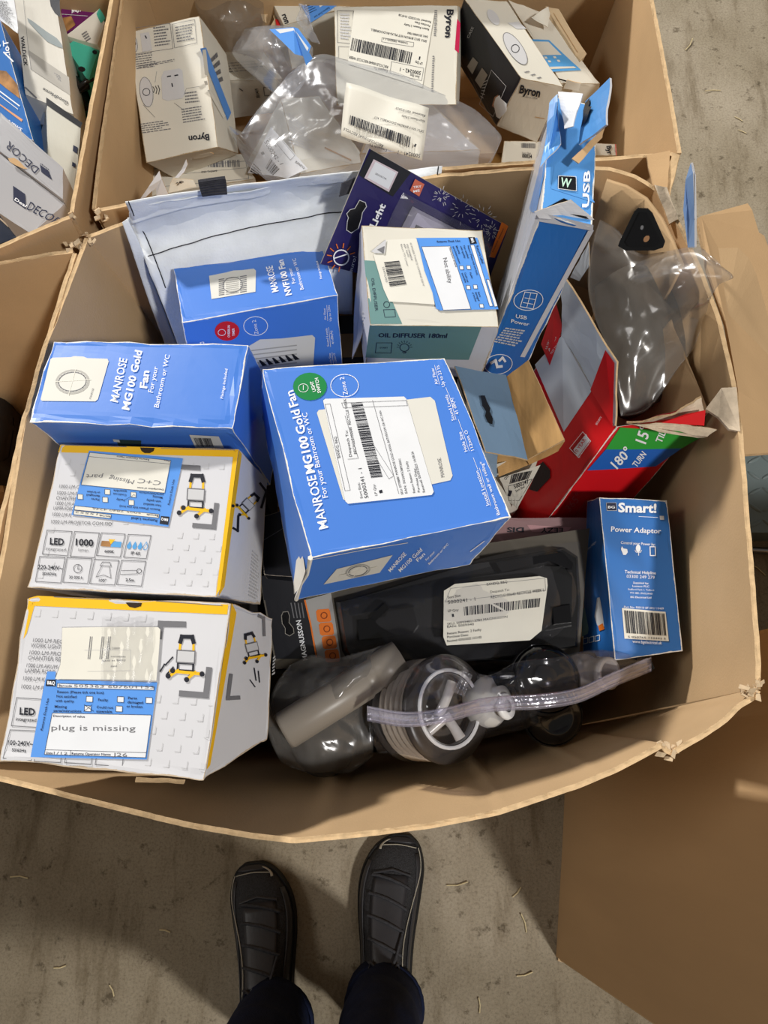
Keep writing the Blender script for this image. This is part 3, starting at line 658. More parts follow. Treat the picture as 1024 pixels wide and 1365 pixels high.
Fr.quad(o, [cG(440, 442), cG(536, 446), cG(534, 470), cG(452, 470)], mat('dark_green_ink', srgb(48, 66, 60), .5), .0005)
Fr.quad(o, [cG(718, 424), cG(830, 430), cG(850, 474), cG(742, 474)], sticker, .0005); Fr.bars(o, [cG(735, 434), cG(800, 436), cG(812, 468), cG(748, 468)], ink, 20, .0008, 5)
Fr.quad(o, [cG(428, 440), cG(452, 442), cG(456, 452), cG(432, 450)], sticker, .0006)
M1.done()

# ---- blue carton with the louvred fan
NV = Carton('fan_carton', 'blue fan carton with red disc and louvred fan picture, leaning on the white woven bag', [(232, 359, .735), (430, 331, .735), (450, 393, .765), (243, 430, .765)], {6: (458, 500, .655), 7: (262, 540, .655)}, m=blue, amp=.0012)
T = NV['top']; m = NV.mb('lettering'); t = T.text
for s_, a, b_, h, bo in (('MANROSE', (688, 586), (662, 480), 9.5, .012), ('NVF100 Fan', (742, 600), (706, 455), 8.5, .03), ('For your', (758, 552), (740, 490), 5, .006), ('Bathroom or WC', (792, 578), (758, 450), 5, .006), ('Fixings included', (868, 534), (850, 462), 3, .01)):
    t(m, s_, cD(*a), cD(*b_), h, ink_white, bold=bo)
pic = NV.mb('fan_picture')
T.poly(pic, [cD(*q) for q in ((400, 522), (470, 508), (500, 500), (540, 498), (585, 492), (594, 500), (592, 588), (410, 618))], ink_beige, .0005)
for k in range(9):
    y = 534 + k * 8; T.line(pic, [cD(442, y + 4), cD(462, y + 1)], 1.1, ink_grey, .0008); T.line(pic, [cD(530, y - 8), cD(554, y - 12)], 1.1, ink_grey, .0008); T.line(pic, [cD(470, y + 1), cD(522, y - 7)], .8, ink_beige2, .0008)
T.ring(pic, cD(498, 560), 13, .8, ink_grey, .0009, (1, -.15), 10)
Fr = NV['front']
Fr.disc(NV.mb('red_disc'), cD(474, 747), 16.5, ink_red, r2=13); Fr.ring(m, cD(452, 752), 5, .7, ink_white, .001, r2=4)
Fr.text(m, 'OVERRUN', cD(486, 772), cD(486, 722), 3.4, ink_white, .001, .01); Fr.text(m, 'TIMER', cD(506, 766), cD(504, 734), 3.4, ink_white, .001, .01)
Fr.ring(m, cD(592, 726), 16, .9, ink_white, r2=12.5); Fr.text(m, 'Zone 2', cD(604, 758), cD(592, 700), 5.4, ink_white)
for s_, a, b_ in (('Air Flow', (884, 700), (880, 652)), ('Up to 23l/s', (906, 705), (898, 640)), ('Sound Levels', (896, 810), (888, 735)), ('41dB(A)', (916, 800), (908, 745)), ('Hole Size', (908, 890), (902, 838)), ('112mm O', (928, 880), (920, 838))):
    Fr.text(m, s_, cD(*a), cD(*b_), 2.9, ink_white, bold=.004)
for a, b_ in (((890, 704), (886, 640)), ((902, 812), (894, 732)), ((914, 885), (908, 835))): Fr.line(m, [cD(*a), cD(*b_)], .5, ink_white)
Fr.text(m, 'n', cD(362, 800), cD(380, 797), 3.5, ink_white, bold=.02)
pf = NV.mb('fan_picture#front')
Fr.poly(pf, [cD(*q) for q in ((560, 812), (610, 782), (700, 778), (826, 764), (838, 775), (830, 900), (560, 930))], ink_beige, .0005)
for k in range(6):
    y = 806 + k * 18; Fr.line(pf, [cD(572, y + 22), cD(760, y)], 1.6, ink_beige2, .0007)
for k in range(6): Fr.poly(pf, [cD(605 + k * 27, 868 - k * 5), cD(612 + k * 27, 866 - k * 5), cD(640 + k * 27, 888 - k * 5), cD(620 + k * 27, 892 - k * 5)], ink, .0009)
NV.done()

# ---- two yellow-edged work light cartons
def work_light_picture(f, mb, c, s, ax, e=.0006):
    """printed work light: yellow tubular frame, grey lamp head, black feet and grip"""
    ax = np.array(ax, float) / np.linalg.norm(ax); dn = np.array([-ax[1], ax[0]]); c = np.array(c[:2])
    g = lambda x, y: c + ax * x * s + dn * y * s
    f.line(mb, [g(-.32, -.75), g(-.36, .1)], 3.0 * s / 26, ink_yellow, e); f.line(mb, [g(.32, -.78), g(.36, .1)], 3.0 * s / 26, ink_yellow, e)
    f.line(mb, [g(-.32, -.75), g(-.26, -1.0), g(.24, -1.02), g(.32, -.78)], 5.2 * s / 26, ink, e + .0002)
    f.poly(mb, [g(-.48, -.35), g(.46, -.35), g(.46, .3), g(-.48, .3)], ink_grey, e + .0003); f.poly(mb, [g(-.42, -.29), g(.4, -.29), g(.4, .24), g(-.42, .24)], ink_dim, e + .0004)
    f.frame(mb, [g(-.38, .3), g(.38, .3), g(.38, .66), g(-.38, .66)], 2.4 * s / 26, ink, e + .0002)
    f.line(mb, [g(-.7, .72), g(.8, .78)], 4 * s / 26, ink_yellow, e + .0003); f.line(mb, [g(-.36, .68), g(-.8, 1.0)], 3.6 * s / 26, ink_yellow, e + .0003); f.line(mb, [g(.5, .72), g(.1, 1.08)], 3.6 * s / 26, ink_yellow, e + .0003)
    for x, y in ((-.82, .98), (.1, 1.1), (.84, .78), (-.62, .7)): f.disc(mb, g(x, y), .13 * s, ink, e + .0004, n=10)
def l_marks(f, mb, q, nx, ny, w, m, e=.0004, skip=()):
    g = quadmap(q)
    for i in range(nx):
        for j in range(ny):
            u, v = (i + (.5 if j % 2 else 0) + .25) / nx, (j + .5) / ny
            if u > 1 or any(a <= u <= c_ and b_ <= v <= d_ for a, b_, c_, d_ in skip): continue
            du, dv = .35 / nx * .8, .42 / ny * .8
            f.line(mb, [g(u + du, v - dv), g(u + du, v + dv * .3), g(u, v + dv * .3)], w, m, e)
def icon_boxes(f, mb, q8, texts, h):
    for q, tx in zip(q8, texts):
        f.frame(mb, q, .9, ink_grey); g = quadmap(q)
        for s_, y, w_, hh, bo in tx: f.text(mb, s_, g(.5 - w_ / 2, y), g(.5 + w_ / 2, y), hh * h, ink_grey if bo < .01 else ink, bold=bo)
W1 = Carton('work_light_carton', 'white carton with yellow top edge and an upside-down blue returns label, upper of two', [(81, 594, .787), (318, 599, .803), (288, 796, .795), (37, 783, .776)], {5: (356, 640, .70), 6: (347, 806, .69)}, m=white_card, amp=.0012, group='yellow-edged work light cartons')
T = W1['top']; m = W1.mb('lettering'); t = T.text
y_ = W1.mb('yellow_band'); T.quad(y_, [cG(230, 463), cG(905, 482), cG(893, 510), cG(222, 492)], ink_yellow, .0004, 8)
T.quad(y_, [cG(888, 482), cG(905, 482), cG(836, 1010), cG(820, 1036)], ink_yellow, .0004, 4)
W1['right'].quad(y_, [cG(905, 484), cG(916, 498), cG(850, 1000), cG(828, 1038)], ink_yellow, .0004, 4)
n_ = W1.mb('thumb_notch'); T.poly(n_, [cG(532, 474), cG(588, 476), cG(584, 488), cG(570, 496), cG(550, 496), cG(538, 488)], mat('notch_dark', srgb(52, 40, 28), .9), .0007); T.line(n_, [cG(248, 465), cG(480, 472)], .9, ink_grey, .0006); T.line(n_, [cG(612, 478), cG(890, 484)], .9, ink_grey, .0006)
gm = W1.mb('grey_pattern'); l_marks(T, gm, [cG(240, 510), cG(880, 530), cG(815, 1020), cG(125, 985)], 11, 11, 1.0, ink_dim, .0003, skip=((.1, .55, .66, 1.0), (0, .2, .3, .56), (.68, .05, 1, .58)))
for s_, a, b_ in (('1000 LM C', (226, 628), (302, 632)), ('1000 LM P', (218, 653), (296, 657)), ('CHANTIER', (214, 672), (294, 676)), ('1000 LM A', (212, 692), (284, 696)), ('LAMPA ROBO', (204, 710), (280, 714)), ('1000 LM K', (200, 734), (272, 738)), ('1000 LM PROJETOR COM FIO', (195, 762), (425, 772))):
    t(m, s_, cG(*a), cG(*b_), 5, ink_grey, skew=.1)
xs = [[(180, 788), (275, 793), (257, 885), (162, 878)], [(285, 793), (378, 798), (360, 892), (267, 886)], [(386, 798), (476, 803), (458, 890), (368, 884)], [(488, 804), (574, 808), (556, 896), (470, 890)],
      [(152, 888), (248, 892), (232, 988), (136, 982)], [(256, 892), (350, 896), (334, 990), (240, 985)], [(360, 898), (452, 902), (436, 996), (342, 990)], [(463, 902), (554, 906), (538, 1000), (444, 994)]]
xs = [[cG(*p) for p in q] for q in xs]
icon_boxes(T, m, xs, [(('LED', .58, .56, 9, .03), ('integrated', .82, .8, 4, 0)), (('1000', .55, .72, 9, .03), ('lumen', .78, .4, 4, 0)), (('6600K', .84, .4, 3.4, .02),), (('IP 65', .86, .4, 4, .02),), (('220-240V~', .5, .98, 6, .01), ('50/60Hz', .72, .55, 4, .01)), (('30 000 h', .84, .55, 4, .01),), (('100°', .9, .3, 4, .01),), (('2.5m', .84, .34, 4, .02),)], 1.0)
ic = W1.mb('printed_icons'); g = quadmap(xs[2]); T.quad(ic, [g(.08, .34), g(.5, .34), g(.5, .58), g(.08, .58)], ink_gold, .0006); T.quad(ic, [g(.5, .34), g(.92, .34), g(.92, .58), g(.5, .58)], ink_sky, .0006); T.poly(ic, [g(.36, .26), g(.64, .26), g(.5, .48)], ink_yellow, .0009)
g = quadmap(xs[3])
for k in range(4):
    x = .14 + k * .24
    (T.poly if k < 3 else T.frame)(ic, *( ([g(x, .28), g(x + .1, .5), g(x + .05, .62), g(x - .05, .62), g(x - .1, .5)], ink_sky, .0007) if k < 3 else ([g(x, .28), g(x + .1, .5), g(x + .05, .62), g(x - .05, .62), g(x - .1, .5)], .7, ink_sky, .0007)))
g = quadmap(xs[5]); T.ring(ic, g(.5, .42), 5.5, .8, ink_grey); T.line(ic, [g(.5, .28), g(.5, .44), g(.62, .44)], .8, ink_grey)
g = quadmap(xs[6]); T.frame(ic, [g(.35, .1), g(.65, .1), g(.72, .25), g(.28, .25)], .8, ink_grey); T.line(ic, [g(.34, .28), g(.2, .72)], .7, ink_grey); T.line(ic, [g(.66, .28), g(.8, .72)], .7, ink_grey); T.line(ic, [g(.2, .72), g(.5, .62), g(.8, .72)], .7, ink_grey)
g = quadmap(xs[7]); T.line(ic, [g(.08, .42), g(.7, .38)], .7, ink_grey); T.ring(ic, g(.8, .4), 3, .8, ink_grey); T.line(ic, [g(.08, .58), g(.72, .52), g(.72, .4)], .7, ink_grey)
pc = W1.mb('work_light_picture'); work_light_picture(T, pc, cG(745, 655), 25.5, (1, .06))
T.line(pc, [cG(690, 548), cG(752, 552)], 6.5, ink_grey, .0006); T.line(pc, [cG(740, 770), cG(812, 776), cG(822, 694)], 6.5, ink_grey, .0006)
Rf = W1['right']
ps = W1.mb('work_light_picture#side'); work_light_picture(Rf, ps, cG(938, 690), 16, (.75, .75)); Rf.line(ps, [cG(884, 780), cG(900, 790), cG(902, 735)], 3, ink, .0006); Rf.line(ps, [cG(985, 610), cG(1008, 640), cG(990, 700)], 3, ink, .0006)
Rf.scribble(W1.mb('lettering#side'), [cG(955, 860), cG(985, 890), cG(978, 1060), cG(940, 1040)], 14, ink_dim)
# returns label (upside down)
def returns_label(c_, f, K, q, e, hand, rows, tick=None, rot=False, grp='returns_label'):
    L_ = c_.mb(grp); f.quad(L_, q, ink_blue, e, 6); return L_
L_ = W1.mb('returns_label'); E_ = .0010
T.quad(L_, [cG(340, 487), cG(696, 516), cG(640, 775), cG(273, 730)], ink_blue, E_, 6)
lw = W1.mb('white_field'); T.quad(lw, [cP(186, 144), cP(836, 208), cP(786, 468), cP(116, 402)], sticker, E_ + .0003, 4); T.quad(lw, [cP(66, 570), cP(742, 638), cP(738, 668), cP(60, 602)], sticker, E_ + .0003); T.quad(lw, [cP(60, 606), cP(358, 642), cP(352, 672), cP(54, 640)], sticker, E_ + .0003)
for x, y in ((328, 460), (536, 482), (520, 545), (310, 522), (110, 498)): T.quad(lw, [cP(x - 22, y - 22), cP(x + 20, y - 19), cP(x + 20, y + 21), cP(x - 22, y + 19)], sticker, E_ + .0003); 
lt = W1.mb('lettering#label')
for x, y in ((328, 460), (536, 482), (520, 545), (310, 522), (110, 498)): T.frame(lt, [cP(x - 22, y - 22), cP(x + 20, y - 19), cP(x + 20, y + 21), cP(x - 22, y + 19)], .4, ink, E_ + .0005)
for q in (((186, 144), (836, 208), (786, 468), (116, 402)), ((66, 570), (742, 638), (738, 668), (60, 602)), ((60, 606), (358, 642), (352, 672), (54, 640))): T.frame(lt, [cP(*x) for x in q], .45, ink_navy, E_ + .0005)
T.line(lt, [cP(178, 176), cP(828, 236)], .45, ink_navy, E_ + .0005)
for s_, a, b_, h in (('Returns Label', (726, 680), (520, 660), 3.6), ('Store Code:', (352, 652), (262, 640), 2.6), ('Barcode', (735, 644), (642, 634), 2.6), ('Reason (Please tick one box)', (748, 596), (425, 566), 2.8), ('Not satisfied', (756, 562), (618, 548), 2.9), ('with quality', (758, 530), (640, 518), 2.9), ('Missing', (768, 498), (690, 490), 2.9), ('parts/instructions', (775, 474), (582, 456), 2.9), ('Faulty', (466, 518), (398, 512), 2.9), ('Could not', (480, 478), (372, 466), 2.9), ('assemble', (482, 448), (376, 440), 2.9), ('Parts', (262, 514), (198, 508), 2.9), ('damaged', (268, 486), (160, 476), 2.9), ('or broken', (268, 458), (164, 450), 2.9), ('Description of issue', (778, 436), (566, 420), 2.3), ('Returns Operator Name', (662, 196), (402, 170), 2.4), ('Date', (828, 206), (780, 200), 2.4)):
    t(lt, s_, cP(*a), cP(*b_), h, ink_navy, E_ + .0005, .012)
t(lt, 'Returns Desk Use', cP(826, 565), cP(866, 362), 2.9, ink_navy, E_ + .0005, .01)
for s_, a, b_, h in (('C+C', (762, 372), (580, 352), 6.5), ('Missing', (545, 366), (348, 330), 6), ('part', (292, 322), (160, 318), 6), ('15552', (250, 632), (70, 612), 2.6), ('5005 7840 4246', (600, 622), (210, 585), 2.6)): t(lt, s_, cP(*a), cP(*b_), h, ink_grey, E_ + .0005, skew=.3)
T.line(lt, [cP(470, 522), cP(530, 490), cP(540, 478), cP(550, 492)], .4, ink, E_ + .0006)
lg = W1.mb('logo'); T.quad(lg, [cP(756, 652), cP(824, 658), cP(814, 724), cP(744, 714)], ink, E_ + .0004); t(lg, 'B&Q', cP(814, 676), cP(760, 668), 3.4, ink_white, E_ + .0006, .03)
W1.done({'white_field': 'returns_label', 'lettering#label': 'returns_label', 'logo': 'returns_label'})

W2 = Carton('work_light_carton', 'white yellow-edged carton, a taped receipt over its blue returns label, lower of two', [(37, 797, .800), (308, 803, .805), (271, 1040, .800), (0, 1014, .797)], {5: (364, 824, .70), 6: (356, 985, .69)}, m=white_card, amp=.0022, group='yellow-edged work light cartons')
T = W2['top']; m = W2.mb('lettering'); t = T.text
y_ = W2.mb('yellow_band'); T.quad(y_, [cI(128, 62), cI(780, 92), cI(776, 126), cI(104, 96)], ink_yellow, .0004, 8); T.quad(y_, [cI(100, 70), cI(128, 62), cI(92, 190), cI(76, 218)], ink_yellow, .0004)
W2['right'].quad(y_, [cI(790, 86), cI(806, 120), cI(716, 640), cI(704, 655)], ink_yellow, .0004, 6)
n_ = W2.mb('thumb_notch'); T.poly(n_, [cI(428, 84), cI(486, 87), cI(482, 98), cI(462, 104), cI(442, 100)], MATS['notch_dark'], .0007)
T.line(n_, [cI(186, 66), cI(384, 76)], .9, ink_grey, .0006); T.line(n_, [cI(534, 80), cI(760, 96)], .9, ink_grey, .0006)
gm = W2.mb('grey_pattern'); l_marks(T, gm, [cI(110, 100), cI(770, 130), cI(695, 680), cI(10, 620)], 11, 10, 1.0, ink_dim, .0003, skip=((.05, .1, .62, 1.0), (0, .2, .3, .9), (.64, .03, 1, .5)))
for s_, a, b_ in (('1000 LM REC', (114, 220), (216, 226)), ('WORK LIGHT', (106, 238), (210, 244)), ('1000 LM PROJ', (102, 262), (214, 268)), ('CHANTIER RE', (96, 280), (208, 286)), ('1000 LM AKUM', (92, 306), (196, 312)), ('LAMPA ROBO', (86, 324), (190, 330)), ('1000 LM KA', (80, 350), (166, 356)), ('1000 LM P', (74, 378), (150, 384))):
    t(m, s_, cI(*a), cI(*b_), 5.4, ink_grey, skew=.1)
xs = [[(58, 410), (150, 416), (134, 512), (40, 506)], [(36, 520), (132, 524), (108, 624), (12, 616)], [(140, 528), (222, 532), (208, 632), (118, 626)], [(240, 534), (326, 538), (312, 638), (222, 632)], [(344, 540), (432, 546), (418, 644), (326, 638)]]
xs = [[cI(*p) for p in q] for q in xs]
icon_boxes(T, m, xs, [(('LED', .58, .56, 9, .03), ('integrated', .8, .75, 4, .01)), (('100-240V~', .52, .9, 6, .01), ('50/60Hz', .74, .5, 4, .01)), (), (), ()], 1.05)
pc = W2.mb('work_light_picture'); work_light_picture(T, pc, cI(636, 272), 27, (1, .06))
T.line(pc, [cI(545, 200), cI(550, 158), cI(626, 160)], 8, ink_grey, .0006); T.line(pc, [cI(622, 396), cI(704, 402), cI(714, 316)], 8, ink_grey, .0006)
for a, b_ in (((566, 298), (590, 272)), ((570, 330), (592, 306)), ((548, 320), (562, 296))): T.line(pc, [cI(*a), cI(*b_)], 1.8, ink, .0006)
Rf = W2['right']; ps = W2.mb('work_light_picture#side'); work_light_picture(Rf, ps, cI(858, 238), 18, (.75, -.18))
Rf.line(ps, [cI(884, 132), cI(898, 138), cI(900, 195)], 4, ink_grey, .0006); Rf.line(ps, [cI(786, 335), cI(776, 412), cI(812, 410)], 5, ink_grey, .0006)
for a, b_ in (((866, 310), (872, 350)), ((852, 350), (868, 372)), ((880, 320), (884, 356))): Rf.line(ps, [cI(*a), cI(*b_)], 1.6, ink, .0006)
Rf.scribble(W2.mb('lettering#side'), [cI(930, 270), cI(940, 260), cI(936, 330), cI(926, 336)], 6, ink_dim)
E_ = .0010
L_ = W2.mb('returns_label'); T.quad(L_, [cQ(108, 440), cQ(872, 460), cQ(800, 985), cQ(8, 968)], ink_blue, E_, 6); T.quad(L_, [cQ(122, 385), cQ(180, 386), cQ(176, 440), cQ(110, 440)], ink_blue, E_)
lw = W2.mb('white_field'); T.quad(lw, [cQ(158, 668), cQ(832, 682), cQ(794, 972), cQ(104, 950)], sticker_cool, E_ + .0003, 4); T.quad(lw, [cQ(192, 466), cQ(852, 490), cQ(850, 512), cQ(190, 494)], sticker_cool, E_ + .0003)
bx = ((412, 574), (624, 576), (818, 582), (400, 638), (614, 640)); lt = W2.mb('lettering#label')
for x, y in bx:
    q = [cQ(x - 22, y - 20), cQ(x + 22, y - 18), cQ(x + 20, y + 20), cQ(x - 24, y + 18)]; T.quad(lw, q, sticker_cool, E_ + .0003, 1); T.frame(lt, q, .5, ink, E_ + .0005)
for q in (((158, 668), (832, 682), (794, 972), (104, 950)), ((192, 466), (852, 490), (850, 512), (190, 494))): T.frame(lt, [cQ(*x) for x in q], .5, ink_navy, E_ + .0005)
T.line(lt, [cQ(112, 918), cQ(796, 938)], .5, ink_navy, E_ + .0005); T.line(lt, [cQ(284, 924), cQ(278, 960)], .5, ink_navy, E_ + .0005)
for s_, a, b_, h in (('Barcode', (202, 488), (292, 491), 3), ('Reason (Please tick one box)', (192, 532), (508, 538), 3.4), ('Not satisfied', (186, 562), (322, 566), 3.4), ('with quality', (180, 592), (306, 596), 3.4), ('Missing', (174, 632), (256, 634), 3.4), ('parts/instructions', (168, 660), (356, 664), 3.4), ('Faulty', (470, 586), (538, 588), 3.4), ('Could not', (460, 636), (572, 640), 3.4), ('assemble', (458, 664), (566, 667), 3.4), ('Parts', (674, 574), (734, 576), 3.4), ('damaged', (670, 602), (776, 606), 3.4), ('or broken', (664, 630), (772, 634), 3.4), ('Description of value', (164, 694), (380, 700), 2.9), ('Date', (116, 946), (160, 948), 3), ('Returns Operator Name', (290, 952), (556, 958), 3.2)):
    t(lt, s_, cQ(*a), cQ(*b_), h, ink_navy, E_ + .0005, .012)
t(lt, 'Returns Desk Use', cQ(92, 788), cQ(136, 570), 3.2, ink_navy, E_ + .0005, .01)
for s_, a, b_, h in (('plug is missing', (152, 785), (725, 790), 7.5), ('505363 607601153', (305, 492), (850, 502), 3.6), ('J26', (570, 962), (668, 966), 4.8), ('1/12', (168, 948), (262, 952), 3.6)): t(lt, s_, cQ(*a), cQ(*b_), h, ink_grey, E_ + .0005)
T.line(lt, [cQ(376, 612), cQ(440, 656)], .5, ink, E_ + .0006); T.line(lt, [cQ(430, 612), cQ(372, 658)], .5, ink, E_ + .0006)
lg = W2.mb('logo'); T.quad(lg, [cQ(118, 440), cQ(182, 442), cQ(180, 486), cQ(112, 484)], ink, E_ + .0004); t(lg, 'B&Q', cQ(124, 472), cQ(176, 475), 4.5, ink_white, E_ + .0006, .03)
rc_ = W2.mb('taped_receipt'); T.poly(rc_, [cQ(*q) for q in ((228, 88), (560, 82), (880, 84), (896, 100), (882, 300), (868, 448), (560, 440), (180, 436), (215, 340), (222, 240))], sticker, .0020)
for x in (420, 432, 500, 512, 545, 556): T.line(rc_, [cQ(x, 150), cQ(x - 6, 210), cQ(x - 16, 300)], .9, ink_grey, .0023)
for s_, a, b_, h in (('B. Collation', (550, 236), (622, 232), 3), ('contents', (560, 288), (660, 290), 2.4), ('label at B&Q', (500, 318), (660, 314), 2.4), ('paid', (560, 354), (600, 354), 2.4)): t(rc_, s_, cQ(*a), cQ(*b_), h, ink_grey, .0023)
T.line(rc_, [cQ(380, 240), cQ(694, 238), cQ(690, 380), cQ(400, 384)], .4, ink_dim, .0023)
W2.done({'white_field': 'returns_label', 'lettering#label': 'returns_label', 'logo': 'returns_label'})
b = MB()
def gl(u, v, e=.0026): return W2['top'].pt(W2['top'].st(cQ(u, v)), e)[0]
tp = np.array([[gl(u + 4 * math.sin(v), v, .0026 + .0012 * math.sin(u * .05 + v * .02)) for u in np.linspace(500, 850, 9)] for v in np.linspace(20, 470, 10)]); b.grid(tp, tape_film, smooth=True); b.build('clear_tape', W2.root)
b = MB(); slab(b, [P(*cI(462, 688), .79), P(*cI(630, 694), .79), P(*cI(628, 702), .785), P(*cI(460, 696), .785)], .002, kraft_edge, kraft_in, kraft_edge); b.build('split_edge', W2.root)
# ================================================================ more cartons in the front box
# ---- oil diffuser
OD = Carton('diffuser_carton', 'white and grey-green oil diffuser carton with a crumpled receipt and blue label', [(482, 301, .782), (643, 307, .782), (666, 436, .785), (494, 434, .785)], {7: (486, 490, .69), 6: (640, 505, .69), 4: (474, 372, .69)}, m=white_card, mats=dict(top=cream, right=cream, left=white_card), amp=.0012)
T = OD['top']; Fr = OD['front']; te = OD.mb('printed_panel')
T.quad(te, [cO(28, 242), cO(100, 246), cO(288, 676), cO(72, 676)], teal_card, .0004, 5)
Fr.quad(te, [cO(66, 682), cO(830, 692), cO(742, 918), cO(38, 902)], teal_card, .0004, 6)
m = OD.mb('lettering'); Fr.text(m, 'OIL DIFFUSER 180ml', cO(126, 760), cO(592, 766), 5.4, ink_navy, bold=.02, skew=.06)
Fr.frame(m, [cO(114, 800), cO(220, 800), cO(212, 870), cO(106, 868)], .7, ink_navy); Fr.text(m, 'START', cO(136, 838), cO(192, 838), 2, ink_navy)
ic = OD.mb('printed_icons'); Fr.ring(ic, cO(304, 832), 6, .8, ink_navy, r2=5); Fr.line(ic, [cO(290, 862), cO(316, 863), cO(310, 870), cO(296, 870)], .8, ink_navy)
for k in range(9):
    a = math.radians(180 + k * 22.5); Fr.line(ic, [cO(304 + 40 * math.cos(a), 830 + 34 * math.sin(a)), cO(304 + 52 * math.cos(a), 830 + 44 * math.sin(a))], .6, ink_navy)
t = T.text; t(m, 'OIL DIFFUSER', cO(76, 366), cO(104, 590), 4, ink_navy, skew=0); T.ring(m, cO(182, 545), 4, .7, ink_navy); T.frame(m, [cO(160, 580), cO(238, 578), cO(242, 628), cO(170, 632)], .6, ink_navy)
OD['left'].scribble(m, [cO(-10, 560), cO(40, 600), cO(20, 800), cO(-20, 780)], 9, ink_dim)
E_ = .0014; rc_ = OD.mb('crumpled_receipt')
T.poly(rc_, [cO(*q) for q in ((180, 108), (384, 98), (400, 150), (440, 300), (490, 440), (510, 548), (340, 536), (200, 528), (160, 440), (110, 270), (92, 205))], sticker, E_)
T.poly(rc_, [cO(*q) for q in ((78, 190), (180, 108), (170, 205), (100, 202))], ink_dim, E_ + .0012); T.poly(rc_, [cO(*q) for q in ((118, 180), (168, 156), (162, 208))], ink_grey, E_ + .0015)
T.bars(OD.mb('barcode'), [cO(165, 262), cO(205, 430), cO(318, 414), cO(268, 252)], ink, 22, E_ + .0006, 9)
for s_, a, b_ in (('42 WORDS THICK 32 COMMAND 230 W', (340, 130), (430, 425)), ('50513408058', (316, 140), (350, 250)), ('REF. Faulty', (296, 140), (330, 230)), ('Return TO Center', (276, 140), (322, 290))): T.text(rc_, s_, cO(*a), cO(*b_), 2.2, ink_grey, E_ + .0006)
T.text(rc_, '5347C420', cO(152, 295), cO(178, 400), 2.4, ink_grey, E_ + .0006)
L_ = OD.mb('returns_label'); E_ = .0010; T.quad(L_, [cO(384, 94), cO(800, 92), cO(944, 580), cO(540, 588)], ink_blue, E_ + .0004, 6); T.poly(L_, [cO(388, 94), cO(420, 200), cO(470, 330), cO(510, 500), cO(545, 588), cO(520, 578), cO(495, 470), cO(440, 320)], ink_blue, E_ + .0009)
lw = OD.mb('white_field'); T.quad(lw, [cO(420, 156), cO(616, 152), cO(756, 580), cO(568, 588)], sticker_cool, E_ + .0007, 4); T.quad(lw, [cO(752, 144), cO(778, 144), cO(906, 560), cO(884, 562)], sticker_cool, E_ + .0007); T.quad(lw, [cO(862, 378), cO(880, 380), cO(938, 560), cO(918, 566)], sticker_cool, E_ + .0007)
lt = OD.mb('lettering#label')
for x, y in ((692, 300), (740, 298), (738, 434), (786, 430), (828, 560)):
    q = [cO(x - 14, y - 14), cO(x + 12, y - 14), cO(x + 16, y + 12), cO(x - 10, y + 12)]; T.quad(lw, q, sticker_cool, E_ + .0007, 1); T.frame(lt, q, .4, ink, E_ + .0009)
for q in (((420, 156), (616, 152), (756, 580), (568, 588)), ((752, 144), (778, 144), (906, 560), (884, 562)), ((862, 378), (880, 380), (938, 560), (918, 566))): T.frame(lt, [cO(*x) for x in q], .4, ink_navy, E_ + .0009)
for s_, a, b_, h in (('Returns Label', (790, 152), (832, 272), 3.4), ('Returns Desk Use', (525, 128), (684, 122), 2.8), ('Reason (Please tick one box)', (732, 150), (796, 350), 2.4), ('Not satisfied', (704, 150), (734, 236), 2.4), ('with quality', (682, 152), (712, 236), 2.4), ('Missing', (652, 152), (676, 205), 2.4), ('parts/instructions', (632, 156), (676, 272), 2.4), ('Faulty', (746, 334), (762, 374), 2.4), ('Could not', (710, 334), (732, 400), 2.4), ('assemble', (692, 336), (716, 402), 2.4), ('Parts', (802, 466), (816, 500), 2.4), ('damaged', (784, 466), (806, 526), 2.4), ('or broken', (764, 468), (786, 530), 2.4), ('Description of issue', (606, 162), (652, 296), 2.2), ('Not ability', (566, 235), (604, 408), 5.5)):
    T.text(lt, s_, cO(*a), cO(*b_), h, ink_grey if s_ == 'Not ability' else ink_navy, E_ + .0009, .012)
lg = OD.mb('logo'); T.quad(lg, [cO(738, 90), cO(782, 90), cO(798, 134), cO(752, 138)], ink, E_ + .0007); T.text(lg, 'B&Q', cO(754, 100), cO(766, 130), 3.2, ink_white, E_ + .0009, .03)
OD.done({'barcode': 'crumpled_receipt', 'white_field': 'returns_label', 'lettering#label': 'returns_label', 'logo': 'returns_label'})
b = MB(); slab(b, [P(*cE(160, 290), .779), P(*cE(150, 310), .77), P(*cE(128, 740), .68), P(*cE(190, 560), .735)], .0012, white_card, cream, kraft_edge, seed=6); b.build('side_flap', OD.root)

# ---- hanging light pack on its card
lp = thing('light_blister_pack', 'dark purple blister card of a light with hanging slot and firework print', 'blister pack', P(540, 280, .70))
q = [PY(492, 198, .556), PY(678, 303, .560), PY(640, 405, .545), PY(428, 352, .478)]
LF = Face(*q); b = MB(); slab(b, q, .0014, purple_card, grey_card, grey_card, amp=.0003); b.build('backing_card', lp)
b = MB(); LF.quad(b, [cE(190, 22), cE(326, 100), cE(264, 182), cE(148, 108)], black_card, .0012); b.build('printed_panel', lp)
b = MB(); LF.quad(b, [cE(198, 54), cE(282, 98), cE(250, 166), cE(166, 118)], mat('soft_pink_ink', srgb(206, 190, 196), .5), .0016); LF.quad(b, [cE(204, 62), cE(274, 100), cE(248, 156), cE(176, 116)], sticker_cool, .0019); LF.text(b, 'SENSOR', cE(202, 104), cE(240, 124), 2.4, ink_grey, .0022); b.build('switch_picture', lp, recalc=False)
